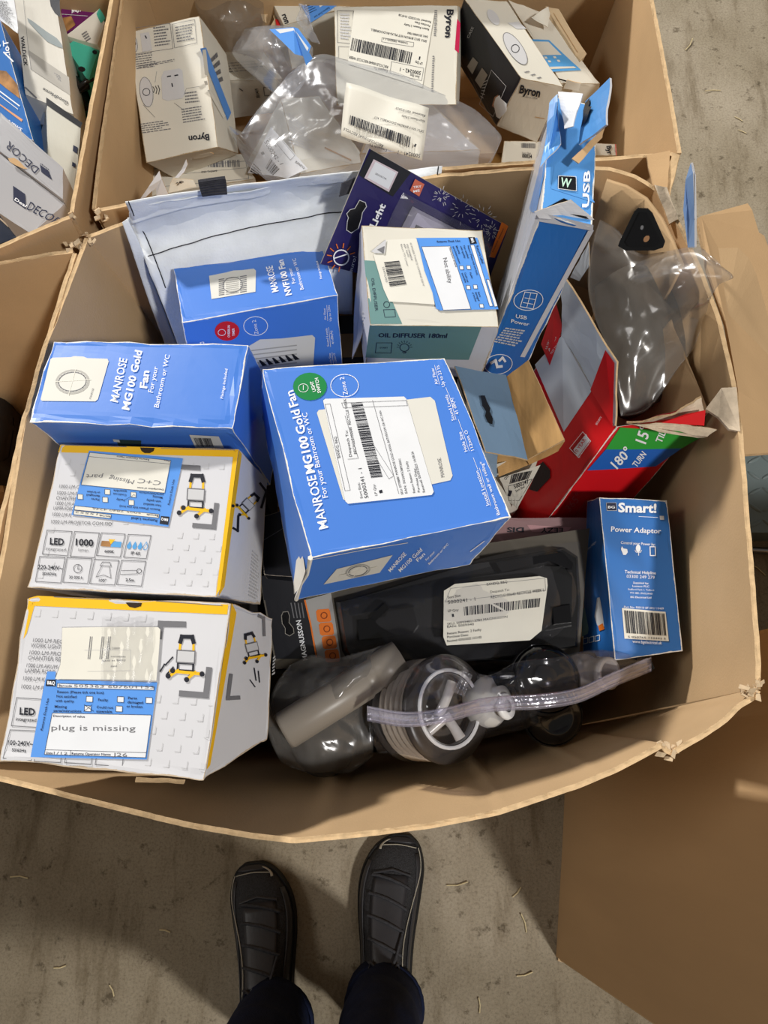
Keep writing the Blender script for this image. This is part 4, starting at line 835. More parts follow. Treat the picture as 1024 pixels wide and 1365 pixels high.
b = MB(); LF.poly(b, [cE(*p) for p in ((150, 194), (168, 200), (174, 216), (160, 236), (156, 258), (146, 290), (122, 306), (106, 296), (108, 268), (112, 254), (106, 240), (118, 226), (134, 222))], black_plastic, .0012); LF.line(b, [cE(*p) for p in ((150, 194), (170, 202), (174, 216), (160, 236), (156, 258), (146, 290), (122, 306), (106, 296), (108, 268), (112, 254), (106, 240), (118, 226), (134, 222))], .9, ink_dim, .0015, True); b.build('hanging_slot', lp, recalc=False)
b = MB(); LF.text(b, 'Light', cE(204, 290), cE(240, 212), 9, ink_white, .0013, .03); LF.text(b, 'euro!', cE(124, 442), cE(140, 388), 5, ink_white, .0013); o = b.build('lettering', lp, recalc=False); o['kind'] = 'stuff'
b = MB(); LF.ring(b, cE(88, 390), 10, 1.6, ink_white, .0013); LF.line(b, [cE(66, 392), cE(110, 378)], 1.6, ink_white, .0013)
for k in range(9):
    a = math.radians(100 + k * 30); LF.line(b, [cE(88 + 34 * math.cos(a), 390 + 34 * math.sin(a)), cE(88 + 48 * math.cos(a), 390 + 48 * math.sin(a))], 1.3, ink_orange, .0013)
o = b.build('logo', lp, recalc=False); o['kind'] = 'stuff'
b = MB(); LF.quad(b, [cE(340, 122), cE(372, 140), cE(354, 182), cE(322, 162)], mat('salmon_ink', srgb(206, 108, 84), .5), .0012); LF.text(b, 'TRY', cE(334, 154), cE(362, 150), 3, ink_white, .0015, .02); LF.text(b, 'ME', cE(334, 168), cE(356, 164), 3, ink_white, .0015, .02); b.build('orange_badge', lp, recalc=False)
b = MB(); rr = random.Random(4)
for cx_, cy_, R_ in ((500, 228, 52), (570, 255, 46), (430, 180, 30), (600, 300, 30)):
    for k in range(18):
        a = k * math.pi / 9 + rr.uniform(-.1, .1); r1 = R_ * rr.choice((.3, .55, .8)); p0, p1_ = cE(cx_ + r1 * math.cos(a), cy_ + r1 * math.sin(a)), cE(cx_ + (r1 + 10) * math.cos(a), cy_ + (r1 + 10) * math.sin(a))
        LF.line(b, [p0, p1_], .7, ink_dim, .0012)
o = b.build('firework_print', lp, recalc=False); o['kind'] = 'stuff'
b = MB(); LF.quad(b, [cE(636, 268), cE(658, 284), cE(612, 392), cE(592, 388)], ink_orange, .0012); LF.text(b, 'motion sensor', cE(606, 372), cE(644, 290), 2.2, ink_navy, .0015); b.build('orange_strip', lp, recalc=False)
# the lamp in its clear blister
def f_(x, y, e): return LF.pt(LF.st(cE(x, y)), e)[0]
oq = ((300, 168), (590, 318), (604, 352), (560, 470), (225, 330), (262, 240))
b = MB(); top_ = [f_(x, y, .020) for x, y in ((318, 190), (560, 318), (572, 345), (540, 440), (262, 318), (284, 250))]; bot = [f_(x, y, .001) for x, y in oq]
b.add(top_, [tuple(range(6))], clear_film); n = 6
for i in range(n): b.add([bot[i], bot[(i + 1) % n], top_[(i + 1) % n], top_[i]], [(0, 1, 2, 3)], clear_film)
b.build('clear_blister', lp, bevel=.002)
b = MB(); q2 = [f_(x, y, .014) for x, y in ((330, 214), (552, 330), (524, 410), (286, 300))]; b.prism(q2, -LF.n * .012, mat('lilac_grey_plastic', srgb(188, 184, 204), .35)); b.build('lamp_housing', lp, bevel=.002)
b = MB(); q2 = [f_(x, y, .0155) for x, y in ((326, 254), (440, 312), (424, 360), (308, 300))]; b.prism(q2, -LF.n * .003, mat('dark_lens', srgb(104, 104, 110), .15, spec=.6)); b.build('lamp_lens', lp)

# ---- tall blue power socket carton
US = Carton('socket_carton', 'tall narrow blue carton with torn taped top and hanging tab, at the back wall', [(740, 128, .885), (797, 143, .885), (789, 303, .872), (721, 284, .872)], {6: (668, 556, .55), 7: (614, 580, .55), 4: (690, 300, .56)}, m=blue_dk, mats=dict(left=white_card, right=white_card, top=sky_card), amp=.0022)
Fr = US['front']; T = US['top']; m = US.mb('lettering')
bd = US.mb('white_border')
Fr.quad(bd, [cE(758, 238), cE(772, 240), cE(600, 700), cE(580, 770)], white_card, .0004); Fr.quad(bd, [cE(932, 300), cE(952, 298), cE(716, 732), cE(700, 730)], white_card, .0004); Fr.quad(bd, [cE(762, 236), cE(950, 280), cE(948, 300), cE(764, 268)], white_card, .0005)
Fr.ring(m, cE(728, 536), 19.5, .9, ink_white, ax=(1, -.1), r2=13.5); Fr.frame(m, [cE(716, 508), cE(758, 514), cE(744, 566), cE(700, 558)], 1.0, ink_white)
for a, b_ in (((716, 528), (750, 534)), ((710, 544), (744, 550)), ((736, 512), (722, 562))): Fr.line(m, [cE(*a), cE(*b_)], .8, ink_white)
Fr.text(m, 'USB', cE(684, 596), cE(722, 602), 5, ink_white, bold=.01); Fr.text(m, 'Power', cE(668, 612), cE(730, 624), 5, ink_white, bold=.01)
Fr.scribble(m, [cE(652, 628), cE(738, 640), cE(700, 700), cE(606, 680)], 7, ink_dim, seed=8)
Fr.ring(m, cE(626, 755), 18.5, .9, ink_white, ax=(1, -.15), r2=13); Fr.line(m, [cE(602, 750), cE(616, 742), cE(622, 764), cE(636, 762)], 3.5, ink_white); Fr.line(m, [cE(630, 742), cE(640, 732), cE(648, 744)], 3.0, ink_white)
tb = US.mb('blue_top_print'); T.quad(tb, [cR(210, 560), cR(330, 590), cR(440, 770), cR(190, 690)], sky_card, .0004) ; 
bg = US.mb('logo'); T.poly(bg, [cR(*q) for q in ((232, 626), (244, 618), (320, 622), (332, 634), (334, 700), (322, 708), (240, 694), (230, 684))], black_card, .0012); T.text(bg, 'W', cR(240, 680), cR(300, 690), 12, mat('mint_ink', srgb(196, 232, 214), .5), .0016, .02)
T.frame(bg, [cR(232, 622), cR(332, 626), cR(334, 708), cR(230, 694)], .6, ink_white, .0015)
T.text(m, 'USB', cR(404, 800), cR(412, 590), 9, ink_white, .001, .03)
cl_ = US.mb('colour_strip'); US['left'].quad(cl_, [cR(210, 200), cR(235, 190), cR(110, 820), cR(70, 800)], sky_card, .0005, 5)
US.done()
b = MB(); tt = np.array([[US['left'].pt((u, v), .0025 + .002 * abs(nz((u, v, 0), 9, 3)))[0] for u in np.linspace(.05, .98, 14)] for v in np.linspace(.02, .96, 24)]); b.grid(crumple(tt, .002, 60, 3), milky_film, smooth=True); b.build('clear_wrap', US.root)
# crushed top: tuck flaps, label, hanging tab
zt = .905
b = MB(); f = slab(b, [P(*cR(395, 195), .905), P(*cR(520, 55), .935), P(*cR(510, 330), .935), P(*cR(352, 440), .895)], .0018, sky_card, grey_card, white_card, seed=2); 
f.poly(b, [cR(*q) for q in ((422, 178), (424, 200), (416, 226), (436, 226), (420, 256), (408, 300), (376, 344), (384, 300), (386, 250), (398, 206))], black_plastic, .0022)
b.build('hanging_tab', US.root)
b = MB(); slab(b, [P(*cR(232, 140), .905), P(*cR(372, 150), .912), P(*cR(340, 250), .910), P(*cR(246, 240), .902)], .0012, sticker_cool, white_card, white_card, seed=5); slab(b, [P(*cR(246, 238), .9025), P(*cR(340, 240), .9105), P(*cR(322, 338), .906), P(*cR(266, 348), .900)], .0012, sticker_cool, white_card, white_card, seed=5); b.build('paper_tag', US.root)
b = MB(); slab(b, [P(*cR(180, 200), .895), P(*cR(225, 150), .900), P(*cR(232, 420), .893), P(*cR(128, 560), .885)], .0015, sky_card, white_card, white_card, seed=7, amp=.002); b.build('torn_flap', US.root)
b = MB(); slab(b, [P(*cR(505, 335), .90), P(*cR(490, 400), .895), P(*cR(345, 545), .89), P(*cR(308, 520), .89)], .0016, kraft, grey_card, torn, seed=9, amp=.002); b.build('torn_edge', US.root)
b = MB(); slab(b, [P(*cR(100, 820), .874), P(*cR(300, 760), .884), P(*cR(440, 870), .874), P(*cR(120, 862), .869)], .0016, white_card, grey_card, torn, seed=10, amp=.002); b.build('crushed_lip', US.root)
b = MB(); T.poly(b, [cR(*q) for q in ((170, 800), (262, 750), (310, 772), (405, 870), (330, 850), (240, 822))], black_plastic, .0018); b.build('torn_opening', US.root, recalc=False)
b = MB(); slab(b, [P(*cE(932, 345), .80), P(*cE(938, 420), .77), P(*cE(902, 470), .74), P(*cE(870, 460), .74)], .0014, pale_card, grey_card, torn, seed=12); b.build('side_flap', US.root)

# ---- red security carton, open at the top
RC = Carton('floodlight_carton', 'bright red open carton with green and blue stripes reading 15 and 180 degrees', [(748, 446, .715), (895, 425, .715), (945, 549, .715), (823, 569, .72)], {7: (680, 760, .50), 6: (790, 728, .50), 4: (630, 600, .50)}, m=red_card, mats=dict(right=kraft_in, back=kraft_in, bottom=kraft_in), skip=('top', 'back'), amp=.0010)
Fr = RC['front']; Lf = RC['left']; m = RC.mb('lettering'); st_ = RC.mb('printed_stripes')
Fr.quad(st_, [cL(645, 282), cL(985, 300), cL(878, 362), cL(590, 366)], ink_lime, .0005, 5); Fr.quad(st_, [cL(590, 366), cL(878, 362), cL(780, 430), cL(520, 446)], ink_royal, .0005, 5)
Fr.text(m, '15°', cL(740, 345), cL(762, 285), 15, ink_white, .001, .02); Fr.text(m, 'TILT', cL(800, 342), cL(826, 282), 9, ink_white, .001, .02)
Fr.text(m, '180°', cL(632, 440), cL(690, 378), 13, ink_white, .001, .02); Fr.text(m, 'TURN', cL(706, 434), cL(744, 384), 8, ink_white, .001, .02)
Fr.text(m, '365°', cL(454, 602), cL(500, 545), 10, mat('dull_red_ink', srgb(200, 90, 90), .5), .001); Fr.text(m, 'security', cL(482, 606), cL(528, 556), 4, MATS['dull_red_ink'], .001)
wp = RC.mb('white_panel'); Lf.poly(wp, [cF(208, 735), cF(330, 948), cF(215, 1118), cF(100, 852)], pale_card, .0005)
Lf.poly(RC.mb('red_badge'), [cF(183, 600), cF(212, 705), cF(160, 855), cF(125, 770)], red_card, .0008)
Lf.text(m, 'SECURITY', cL(560, 275), cL(580, 245), 2.8, ink_white, .001)
gq = [cL(456, 362), cL(506, 300), cL(536, 335), cL(490, 398)]; Lf.quad(m, [cL(470, 368), cL(518, 308), cL(532, 334), cL(486, 396)], sticker_cool, .0008, 2); Lf.text(m, '10 YEAR', cL(484, 384), cL(520, 330), 5, ink_red, .0011); Lf.frame(m, gq, .7, ink_white, .0009); Lf.text(m, 'guarantee', cL(492, 398), cL(530, 348), 2.6, ink_white, .001)
for i, s_ in enumerate(('ULTRA EASY', 'AND', 'FAST TO FIT')): Lf.text(m, s_, cF(150 + i * 9, 790 + i * 10), cF(176 + i * 13, 720 + i * 22), 2.6, ink_white, .0011)
RC.done()
b = MB(); fl1 = slab(b, [P(*cF(208, 735), .715), P(*cF(200, 482), .765), P(*cF(425, 840), .762), P(*cF(415, 1095), .72)], .0022, pale_card, kraft_in, kraft_edge, seed=3, amp=.0012)
fl1.poly(b, [cF(390, 790), cF(426, 842), cF(418, 1092), cF(330, 948)], red_card, .0035); fl1.line(b, [cF(208, 735), cF(330, 948), cF(415, 1094)], .8, white_card, .0012); b.build('side_flap', RC.root)
b = MB(); slab(b, [P(*cF(462, 1082), .722), P(*cF(640, 1084), .735), P(*cF(822, 1108), .74), P(*cF(780, 1140), .735)], .0018, torn, red_card, kraft_edge, seed=5, amp=.002); slab(b, [P(*cF(462, 1082), .722), P(*cF(780, 1140), .735), P(*cF(745, 1143), .73), P(*cF(600, 1120), .728)], .0018, torn, red_card, kraft_edge, seed=6); b.build('bent_front_flap', RC.root)
b = MB(); slab(b, [P(*cF(462, 1080), .722), P(*cF(640, 1050), .745), P(*cF(768, 990), .75), P(*cF(774, 1062), .735)], .0022, torn, red_card, kraft_edge, seed=7, amp=.0025); f = Face(P(*cF(600, 1080), .7345), P(*cF(700, 1045), .746), P(*cF(775, 1030), .748), P(*cF(770, 1092), .738)); b.grid(f.pt([(0, 0), (1, 0), (0, 1), (1, 1)], .001).reshape(2, 2, 3), red_card); b.build('torn_flap', RC.root)

# ---- slate flap carton with the barcode label
BC = Carton('hanging_carton', 'open slate-blue hanging carton with brown tuck flaps and barcode label, beside the centre fan carton', [(610, 505, .70), (690, 500, .70), (722, 602, .70), (650, 622, .70)], {7: (655, 725, .56), 6: (690, 678, .56), 5: (672, 590, .56)}, m=grey_card, mats=dict(right=cream, front=cream), skip=('top',), amp=.0008)
lbq = BC.mb('dispatch_label'); lf = Face(P(*cT(340, 288), .69), P(*cT(615, 200), .69), P(*cT(450, 505), .60), P(*cT(385, 470), .60)); b = MB()
lf.quad(b, [cT(336, 288), cT(616, 198), cT(455, 500), cT(392, 450)], sticker, .001); lab = b.build('dispatch_label', BC.root, recalc=False)
b = MB(); lf.bars(b, [cT(420, 262), cT(405, 326), cT(545, 285), cT(562, 234)][0:1] + [cT(562, 234), cT(535, 290), cT(405, 326)], ink, 20, .0014, 4); o = b.build('barcode', lab, recalc=False); o['kind'] = 'stuff'
b = MB(); lf.text(b, '5000241', cT(440, 358), cT(530, 322), 5, ink, .0014, .01); lf.text(b, '1', cT(410, 412), cT(424, 372), 4, ink, .0014); lf.text(b, 'Sort Slot', cT(450, 382), cT(510, 350), 3, ink, .0014); lf.text(b, 'Qty', cT(380, 300), cT(400, 268), 3.4, ink, .0014); lf.frame(b, [cT(398, 340), cT(560, 292), cT(470, 440), cT(400, 440)], .5, ink, .0014); o = b.build('lettering', lab, recalc=False); o['kind'] = 'stuff'
BC.pr.pop('dispatch_label'); BC.done()
b = MB(); f = slab(b, [P(*cL(18, 52), .742), P(*cL(214, 86), .725), P(*cL(292, 410), .745), P(*cL(140, 372), .760)], .0018, slate_card, kraft_in, kraft_edge, seed=4)
f.poly(b, [cL(*q) for q in ((114, 168), (130, 166), (138, 190), (150, 214), (148, 226), (160, 254), (158, 276), (140, 268), (130, 244), (134, 226), (120, 206))], black_plastic, .0016); b.build('hanging_flap', BC.root)
corr = mat('corrugated_kraft', srgb(190, 150, 98), .8, .16, 26, .2, 60, .15, stretch=(3.4, .5, 1))
b = MB(); slab(b, [P(*cL(214, 90), .722), P(*cL(296, 28), .74), P(*cL(432, 330), .735), P(*cL(292, 408), .712)], .002, corr, slate_card, kraft_edge, seed=8, amp=.0006); b.build('tuck_flap', BC.root)
b = MB(); slab(b, [P(*cL(292, 408), .711), P(*cL(434, 332), .733), P(*cL(410, 372), .712), P(*cL(300, 425), .700)], .002, corr, slate_card, kraft_edge, seed=9, amp=.0006); slab(b, [P(*cL(175, 380), .70), P(*cL(292, 408), .708), P(*cL(300, 425), .698), P(*cL(185, 470), .69)], .002, corr, slate_card, kraft_edge, seed=9, amp=.0006); b.build('lower_flap', BC.root)
b = MB(); slab(b, [P(*cL(120, 366), .715), P(*cL(182, 376), .71), P(*cL(178, 470), .70), P(*cL(160, 470), .70)], .0016, slate_card, kraft_in, kraft_edge, seed=1); b.build('side_flap', BC.root)
b = MB(); lf2 = RC['left']; lf2.poly(b, [cT(*q) for q in ((612, 205), (640, 180), (688, 235), (690, 290), (600, 385), (545, 370))], black_plastic, .0012); b.build('black_tape_patch', RC.root, recalc=False)

# ---- flat packs glimpsed under the fan carton
DP = Carton('game_carton', 'dusty pink flat carton with dark capital letters, half hidden under the blue fan carton', [(655, 690, .605), (784, 690, .605), (786, 722, .60), (640, 730, .60)], drop=(0, 0, -.03), m=pink_card)
T = DP['top']; m = DP.mb('lettering'); T.quad(m, [cT(525, 612), cT(830, 630), cT(800, 660), cT(560, 660)], mat('light_pink_ink', srgb(184, 140, 144), .5), .0004); T.text(m, 'EEZY', cT(770, 634), cT(622, 634), 6, ink, .0008, .02); T.text(m, 'DIS', cT(504, 632), cT(390, 632), 6, ink, .0008, .03); DP.done()

# ---- smart power adaptor
PA = Carton('adaptor_carton', 'glossy blue power adaptor carton with white barcode, in the right front corner', [(799, 663, .671), (889, 667, .655), (910, 868, .628), (820, 880, .640)], {7: (777, 873, .580), 4: (783, 668, .612)}, m=blue_dk, amp=.0006)
T = PA['top']; m = PA.mb('lettering')
for s_, a, b_, h, bo in (('Smart!', (562, 98), (680, 100), 12.5, .035), ('Power Adaptor', (540, 158), (694, 164), 7, .015), ('Control your Power by:', (570, 196), (676, 202), 3.8, .01), ('Technical Helpline', (582, 286), (678, 290), 4.2, .012), ('03300 249 279', (588, 300), (674, 304), 4.4, 0), ('Supplied by:', (608, 318), (656, 320), 2.6, .01), ('Luceco PLC', (606, 328), (658, 330), 2.6, .01), ('Stafford Park 1, Telford', (592, 338), (672, 341), 2.4, 0), ('TF3 3BD, ENGLAND', (598, 349), (668, 352), 2.4, 0), ('BG Electrical Ltd', (600, 362), (664, 364), 2.6, .01), ('Part No: 900/10 BF-SKU 10409', (580, 393), (702, 398), 3, 0), ('www.bgelectrical.uk', (606, 500), (696, 505), 4.2, .01)):
    T.text(m, s_, cK(*a), cK(*b_), h, ink_white, bold=bo)
T.line(m, [cK(626, 112), cK(684, 115)], .6, ink_white)
lg = PA.mb('logo'); T.quad(lg, [cK(526, 70), cK(556, 70), cK(558, 94), cK(528, 94)], ink_navy, .0005); T.frame(lg, [cK(526, 70), cK(556, 70), cK(558, 94), cK(528, 94)], .5, ink_dim, .0007); T.text(lg, 'BG', cK(531, 87), cK(552, 87), 3.4, ink_white, .0009, .02); T.quad(lg, [cK(690, 110), cK(703, 110), cK(704, 122), cK(691, 122)], ink_dim, .0005)
ic = PA.mb('printed_icons'); T.poly(ic, [cK(*q) for q in ((571, 212), (574, 203), (578, 210), (590, 212), (592, 222), (586, 230), (578, 230))], ink_white, .0006); T.disc(ic, cK(624, 210), 3.2, ink_white, r2=5); T.line(ic, [cK(614, 216), cK(618, 222), cK(631, 222), cK(634, 216)], .8, ink_white); T.line(ic, [cK(625, 222), cK(625, 231)], 1, ink_white); T.frame(ic, [cK(660, 205), cK(676, 205), cK(677, 232), cK(661, 232)], 1.2, ink_white)
bl = PA.mb('barcode_label'); T.quad(bl, [cK(574, 393), cK(708, 405), cK(718, 495), cK(582, 487)], sticker, .0006); T.bars(PA.mb('barcode'), [cK(580, 400), cK(706, 410), cK(712, 478), cK(587, 470)], ink, 34, .0009, 6); T.text(bl, '5 050765 110492 5', cK(592, 484), cK(708, 490), 2.6, ink, .0009)
Lf = PA['left']; Lf.poly(PA.mb('plug_picture'), [cK(*q) for q in ((500, 362), (508, 360), (516, 400), (522, 450), (514, 462), (500, 445), (492, 420))], ink_dim, .0006); Lf.poly(PA.mb('orange_patch'), [cK(*q) for q in ((504, 448), (518, 440), (524, 458), (508, 464))], ink_orange, .0009)
Lf.poly(PA.mb('pale_patch'), [cK(*q) for q in ((454, 400), (462, 392), (474, 455), (472, 472), (453, 482))], mat('aqua_ink', srgb(150, 196, 206), .5), .0006)
for k in range(3): Lf.frame(m, [cK(458 + k * 18, 488 - k * 4), cK(472 + k * 18, 484 - k * 4), cK(472 + k * 18, 500 - k * 4), cK(458 + k * 18, 504 - k * 4)], .9, ink_white)
Lf.text(m, 'Power Adaptor', cK(472, 216), cK(500, 190), 3, ink_white)
PA.done({'barcode': 'barcode_label'})
b = MB(); slab(b, [P(*cK(590, 535), .632), P(*cK(640, 540), .63), P(*cK(620, 552), .615), P(*cK(570, 546), .612)], .001, blue_dk, grey_card, white_card); b.build('tuck_flap', PA.root)

# ---- black tool pack on its card
mg = thing('tool_blister_pack', 'black tool pack with orange icons and a white dispatch label on clear plastic', 'blister pack', P(580, 800, .58))
q = [P(346, 768, .635), P(786, 704, .625), P(772, 874, .612), P(368, 892, .612)]; MF = Face(*q)
b = MB(); slab(b, q, .002, mat('dark_taupe_card', srgb(92, 86, 76), .5), grey_card, grey_card, amp=.0004); b.build('backing_card', mg)
b = MB(); MF.quad(b, [cS(120, 325), cS(520, 540), cS(640, 1080), cS(262, 1080)], black_card, .0008, 4); MF.poly(b, [(348, 768), (420, 756), (408, 800), (352, 800)], black_card, .0008); b.build('printed_panel', mg, recalc=False)
b = MB(); MF.poly(b, [cS(*p) for p in ((310, 690), (325, 655), (370, 650), (384, 690), (380, 750), (418, 800), (425, 845), (385, 872), (345, 850), (345, 800), (318, 760))], black_plastic, .0012); MF.line(b, [cS(*p) for p in ((310, 690), (325, 655), (370, 650), (384, 690), (380, 750), (418, 800), (425, 845), (385, 872), (345, 850), (345, 800), (318, 760))], .8, grey_card, .0014, True); b.build('hanging_slot', mg, recalc=False)
b = MB(); MF.text(b, 'MAGNUSSON', cS(548, 1090), cS(486, 725), 6.5, ink_white, .0013, .02); o = b.build('lettering', mg, recalc=False); o['kind'] = 'stuff'
b = MB()
for k in range(4): MF.line(b, [cS(398 + k * 32, 575), cS(424 + k * 30, 705)], 1.4, ink_grey, .0012)
MF.line(b, [cS(524, 550), cS(575, 760), cS(628, 1060)], 2, ink_orange, .0014); o = b.build('printed_stripes', mg, recalc=False); o['kind'] = 'stuff'
b = MB(); MF.quad(b, [cS(530, 545), cS(760, 480), cS(850, 1080), cS(640, 1060)], mat('silver_ink', srgb(176, 174, 172), .3, metal=.3), .0010, 3); b.build('silver_strip', mg, recalc=False)
for k in range(4):
    x, y = 690 + k * 26, 690 + k * 122; b = MB(); MF.poly(b, [cS(*p) for p in ((x - 66, y - 40), (x - 50, y - 58), (x + 48, y - 66), (x + 62, y - 46), (x + 74, y + 36), (x + 60, y + 52), (x - 36, y + 58), (x - 54, y + 44))], ink_orange, .0013)
    MF.ring(b, cS(x + 8, y - 4), 4, 1.2, mat('rust_ink', srgb(150, 66, 20), .5), .0016); b.build('orange_icon', mg, recalc=False)
def g_(u, v, e): return MF.pt(MF.st((u, v)), e)[0]
def tray(pts, h, m_, ins=.88, e0=.001):
    b = MB(); c = np.mean(pts, 0); lo_ = [g_(u, v, e0) for u, v in pts]; hi = [g_(c[0] + (u - c[0]) * ins, c[1] + (v - c[1]) * ins, h) for u, v in pts]; n = len(pts)
    b.add(hi, [tuple(range(n))], m_)
    for i in range(n): b.add([lo_[i], lo_[(i + 1) % n], hi[(i + 1) % n], hi[i]], [(0, 1, 2, 3)], m_)
    return b
tray([cJ(340, 330), cJ(420, 310), (620, 752), (752, 730), (770, 742), (774, 800), (770, 862), (700, 874), (520, 892), (470, 892), cJ(370, 520)], .016, black_plastic, .95).build('tool_case', mg, bevel=.003)
tray([cJ(425, 400), cJ(540, 385), cJ(545, 365), cJ(650, 345), cJ(668, 420), cJ(650, 450), cJ(565, 468), cJ(430, 480)], .030, black_gloss, .92, .015).build('case_latch', mg, bevel=.002)
tray([cK(40, 310), cK(330, 265), cK(385, 265), cK(412, 300), cK(410, 450), cK(330, 465), cK(40, 470)], .024, black_plastic, .95, .015).build('case_lid', mg, bevel=.003)
tray([cK(160, 260), cK(380, 225), cK(415, 262), cK(410, 285), cK(335, 255), cK(180, 292)], .030, black_gloss, .9, .015).build('case_handle', mg, bevel=.002)
tray([cK(340, 390), cK(400, 380), cK(405, 440), cK(345, 448)], .028, black_gloss, .85, .022).build('case_clip', mg, bevel=.001)
tray([cJ(470, 395), cJ(540, 330), cJ(560, 350), cJ(500, 410)], .034, black_gloss, .8, .015).build('bit_holder', mg, bevel=.001)
b = MB(); cc = [[g_(u, v, e) for (u, v, e) in r] for r in (((447, 792, .004), (560, 768, .030), (680, 738, .034), (772, 722, .004)), ((452, 815, .022), (570, 795, .037), (680, 780, .036), (775, 765, .012)), ((458, 845, .022), (575, 838, .036), (690, 825, .036), (774, 815, .012)), ((470, 890, .004), (580, 884, .014), (690, 874, .014), (768, 862, .004)))]
b.grid(crumple(surf(cc, 40, 26), .0006, 30, 2), dark_film, smooth=True); b.build('clear_blister', mg)
# label
LBe = .0385
b = MB(); lpts = [cK(20, 345), cK(52, 325), cK(300, 302), cK(322, 308), cK(324, 330), cK(306, 462), cK(272, 490), cK(28, 505), cK(18, 480)]; MF.poly(b, lpts, sticker, LBe); lab = b.build('dispatch_label', mg, recalc=False)
b = MB(); MF.bars(b, [cK(78, 392), cK(305, 366), cK(302, 392), cK(80, 418)], ink, 46, LBe + .0004, 3); o = b.build('barcode', lab, recalc=False); o['kind'] = 'stuff'
b = MB()
for s_, a, b_, h in (('BANDQ, B&Q', (146, 330), (206, 322), 3.2), ('Despatch To:', (156, 352), (212, 345), 3.2), ('RECYCLE100640 RECYCLE WEEK L-', (158, 368), (318, 346), 3.8), ('Sort Slot:', (32, 368), (70, 362), 3.2), ('5000241 - 1', (32, 384), (112, 374), 4.6), ('LP Qty:', (32, 408), (64, 404), 3.2), ('1', (44, 422), (50, 421), 4), ('SKU: 5059340113784 MAGNUSSON', (30, 446), (206, 424), 3), ('EAN: 5059340', (30, 454), (108, 446), 3), ('Return Reason: 2 Faulty', (30, 474), (130, 462), 3.2), ('Purchase Date:', (30, 484), (92, 477), 3), ('Received: 02/02/2025 12:51:02', (30, 496), (130, 484), 3)):
    MF.text(b, s_, cK(*a), cK(*b_), h, ink, LBe + .0004)
MF.frame(b, [cK(40, 338), cK(316, 308), cK(318, 344), cK(24, 378)], .4, ink_grey, LBe + .0004); o = b.build('lettering', lab, recalc=False); o['kind'] = 'stuff'
# black carton wedged between
BK = Carton('black_carton', 'matt black carton wedged between yellow-edged carton and the centre fan carton', [(346, 690, .66), (392, 676, .66), (400, 770, .655), (352, 766, .655)], drop=(0, 0, -.12), m=black_card, amp=.0006); BK['top'].line(BK.mb('printed_lines'), [(352, 720), (385, 700), (392, 745)], 1, ink_grey); BK.done()
b = MB(); q_ = [P(921, 217, .80), P(924, 230, .80), P(926, 290, .775), P(926, 330, .75), P(917, 330, .75), P(911, 280, .775), P(914, 240, .79)]
t = thing('card_strip', 'narrow blue and white card strip standing at the right rim of the front box', 'card', P(920, 320, .74)); b.prism(q_, (.003, .002, -.002), mat('steel_blue_card', srgb(126, 156, 200), .5), white_card); b.build('card_sheet', t)
b = MB(); b.prism([P(921, 217, .8005), P(927, 232, .80), P(928, 290, .775), P(926, 292, .775), P(923, 240, .79)], (.001, .0, -.001), white_card); b.build('white_edge', t)
def Y(u, v, y): return PY(u, v, y)
# ================================================================ bags and soft goods in the front box
woven = mat('white_woven_fabric', srgb(230, 234, 238), .6, .04, 30, .25, 420, .3)
thread = mat('black_thread', srgb(40, 40, 46), .8)
webbing = mat('charcoal_webbing', srgb(66, 66, 72), .85, .1, 200, .5, 500, .1)
t = thing('woven_bag', 'white woven fabric bag with black stitching and charcoal handle along the back wall', 'bag', P(330, 340, .52))
b = MB()
WY = lambda u: float(np.interp(u, (172, 250, 330, 400, 470, 520, 590), (.529, .541, .557, .567, .574, .580, .590)))     # depth of the back wall
front = pxgrid([[(170, 292, .772), (250, 268, .775), (330, 258, .775), (400, 246, .775), Y(470, 238, .574)]] +
               [[Y(u, v, WY(max(u, 172)) - d) for u, v in r] for d, r in ((.010, ((184, 322), (252, 306), (330, 288), (400, 276), (470, 262))), (.038, ((198, 360), (256, 345), (330, 325), (400, 306), (470, 292))),
                (.072, ((222, 420), (262, 410), (330, 380), (400, 352), (470, 335))), (.105, ((246, 485), (270, 470), (330, 440), (400, 420), (470, 420))))])
Gf = crumple(surf(front, 56, 40), .004, 22, 4); b.grid(Gf, woven, smooth=True); b.build('front_panel', t, solid=.0012)
b = MB()
back = pxgrid([[(167, 270, .800), (240, 259, .800), (330, 247, .800), (420, 236, .800), Y(520, 228, .588), Y(590, 221, .596)],
               [(176, 292, .775), (240, 284, .768), (330, 268, .764), (420, 254, .764), Y(520, 243, .577), Y(588, 236, .587)]] +
              [[Y(u, v, WY(max(u, 172)) - d) for u, v in r] for d, r in ((.004, ((190, 340), (240, 320), (330, 300), (420, 290), (520, 268), (586, 252))), (.006, ((206, 420), (240, 390), (330, 370), (420, 350), (520, 300), (584, 266))))])
Gb = crumple(surf(back, 60, 26), .0025, 24, 9); b.grid(Gb, woven, smooth=True); b.build('back_panel', t, solid=.0012)
b = MB()
fold = pxgrid([[(175, 276, .790), (230, 268, .792), (290, 260, .790), (340, 255, .788), (366, 247, .790)], [(172, 288, .778), (230, 272, .784), (290, 264, .783), (340, 258, .781), (362, 252, .783)], [(176, 300, .768), (235, 282, .774), (290, 272, .774), (340, 264, .772), (360, 258, .775)]])
b.grid(crumple(surf(fold, 36, 12), .002, 30, 2), woven, smooth=True)
fold2 = pxgrid([[(388, 240, .796), (430, 234, .798), (470, 229, .797), Y(520, 226, .583)], [(386, 246, .787), (430, 241, .790), (470, 236, .789), Y(520, 233, .581)], [(390, 250, .780), (430, 247, .780), (470, 243, .780), Y(520, 242, .580)]])
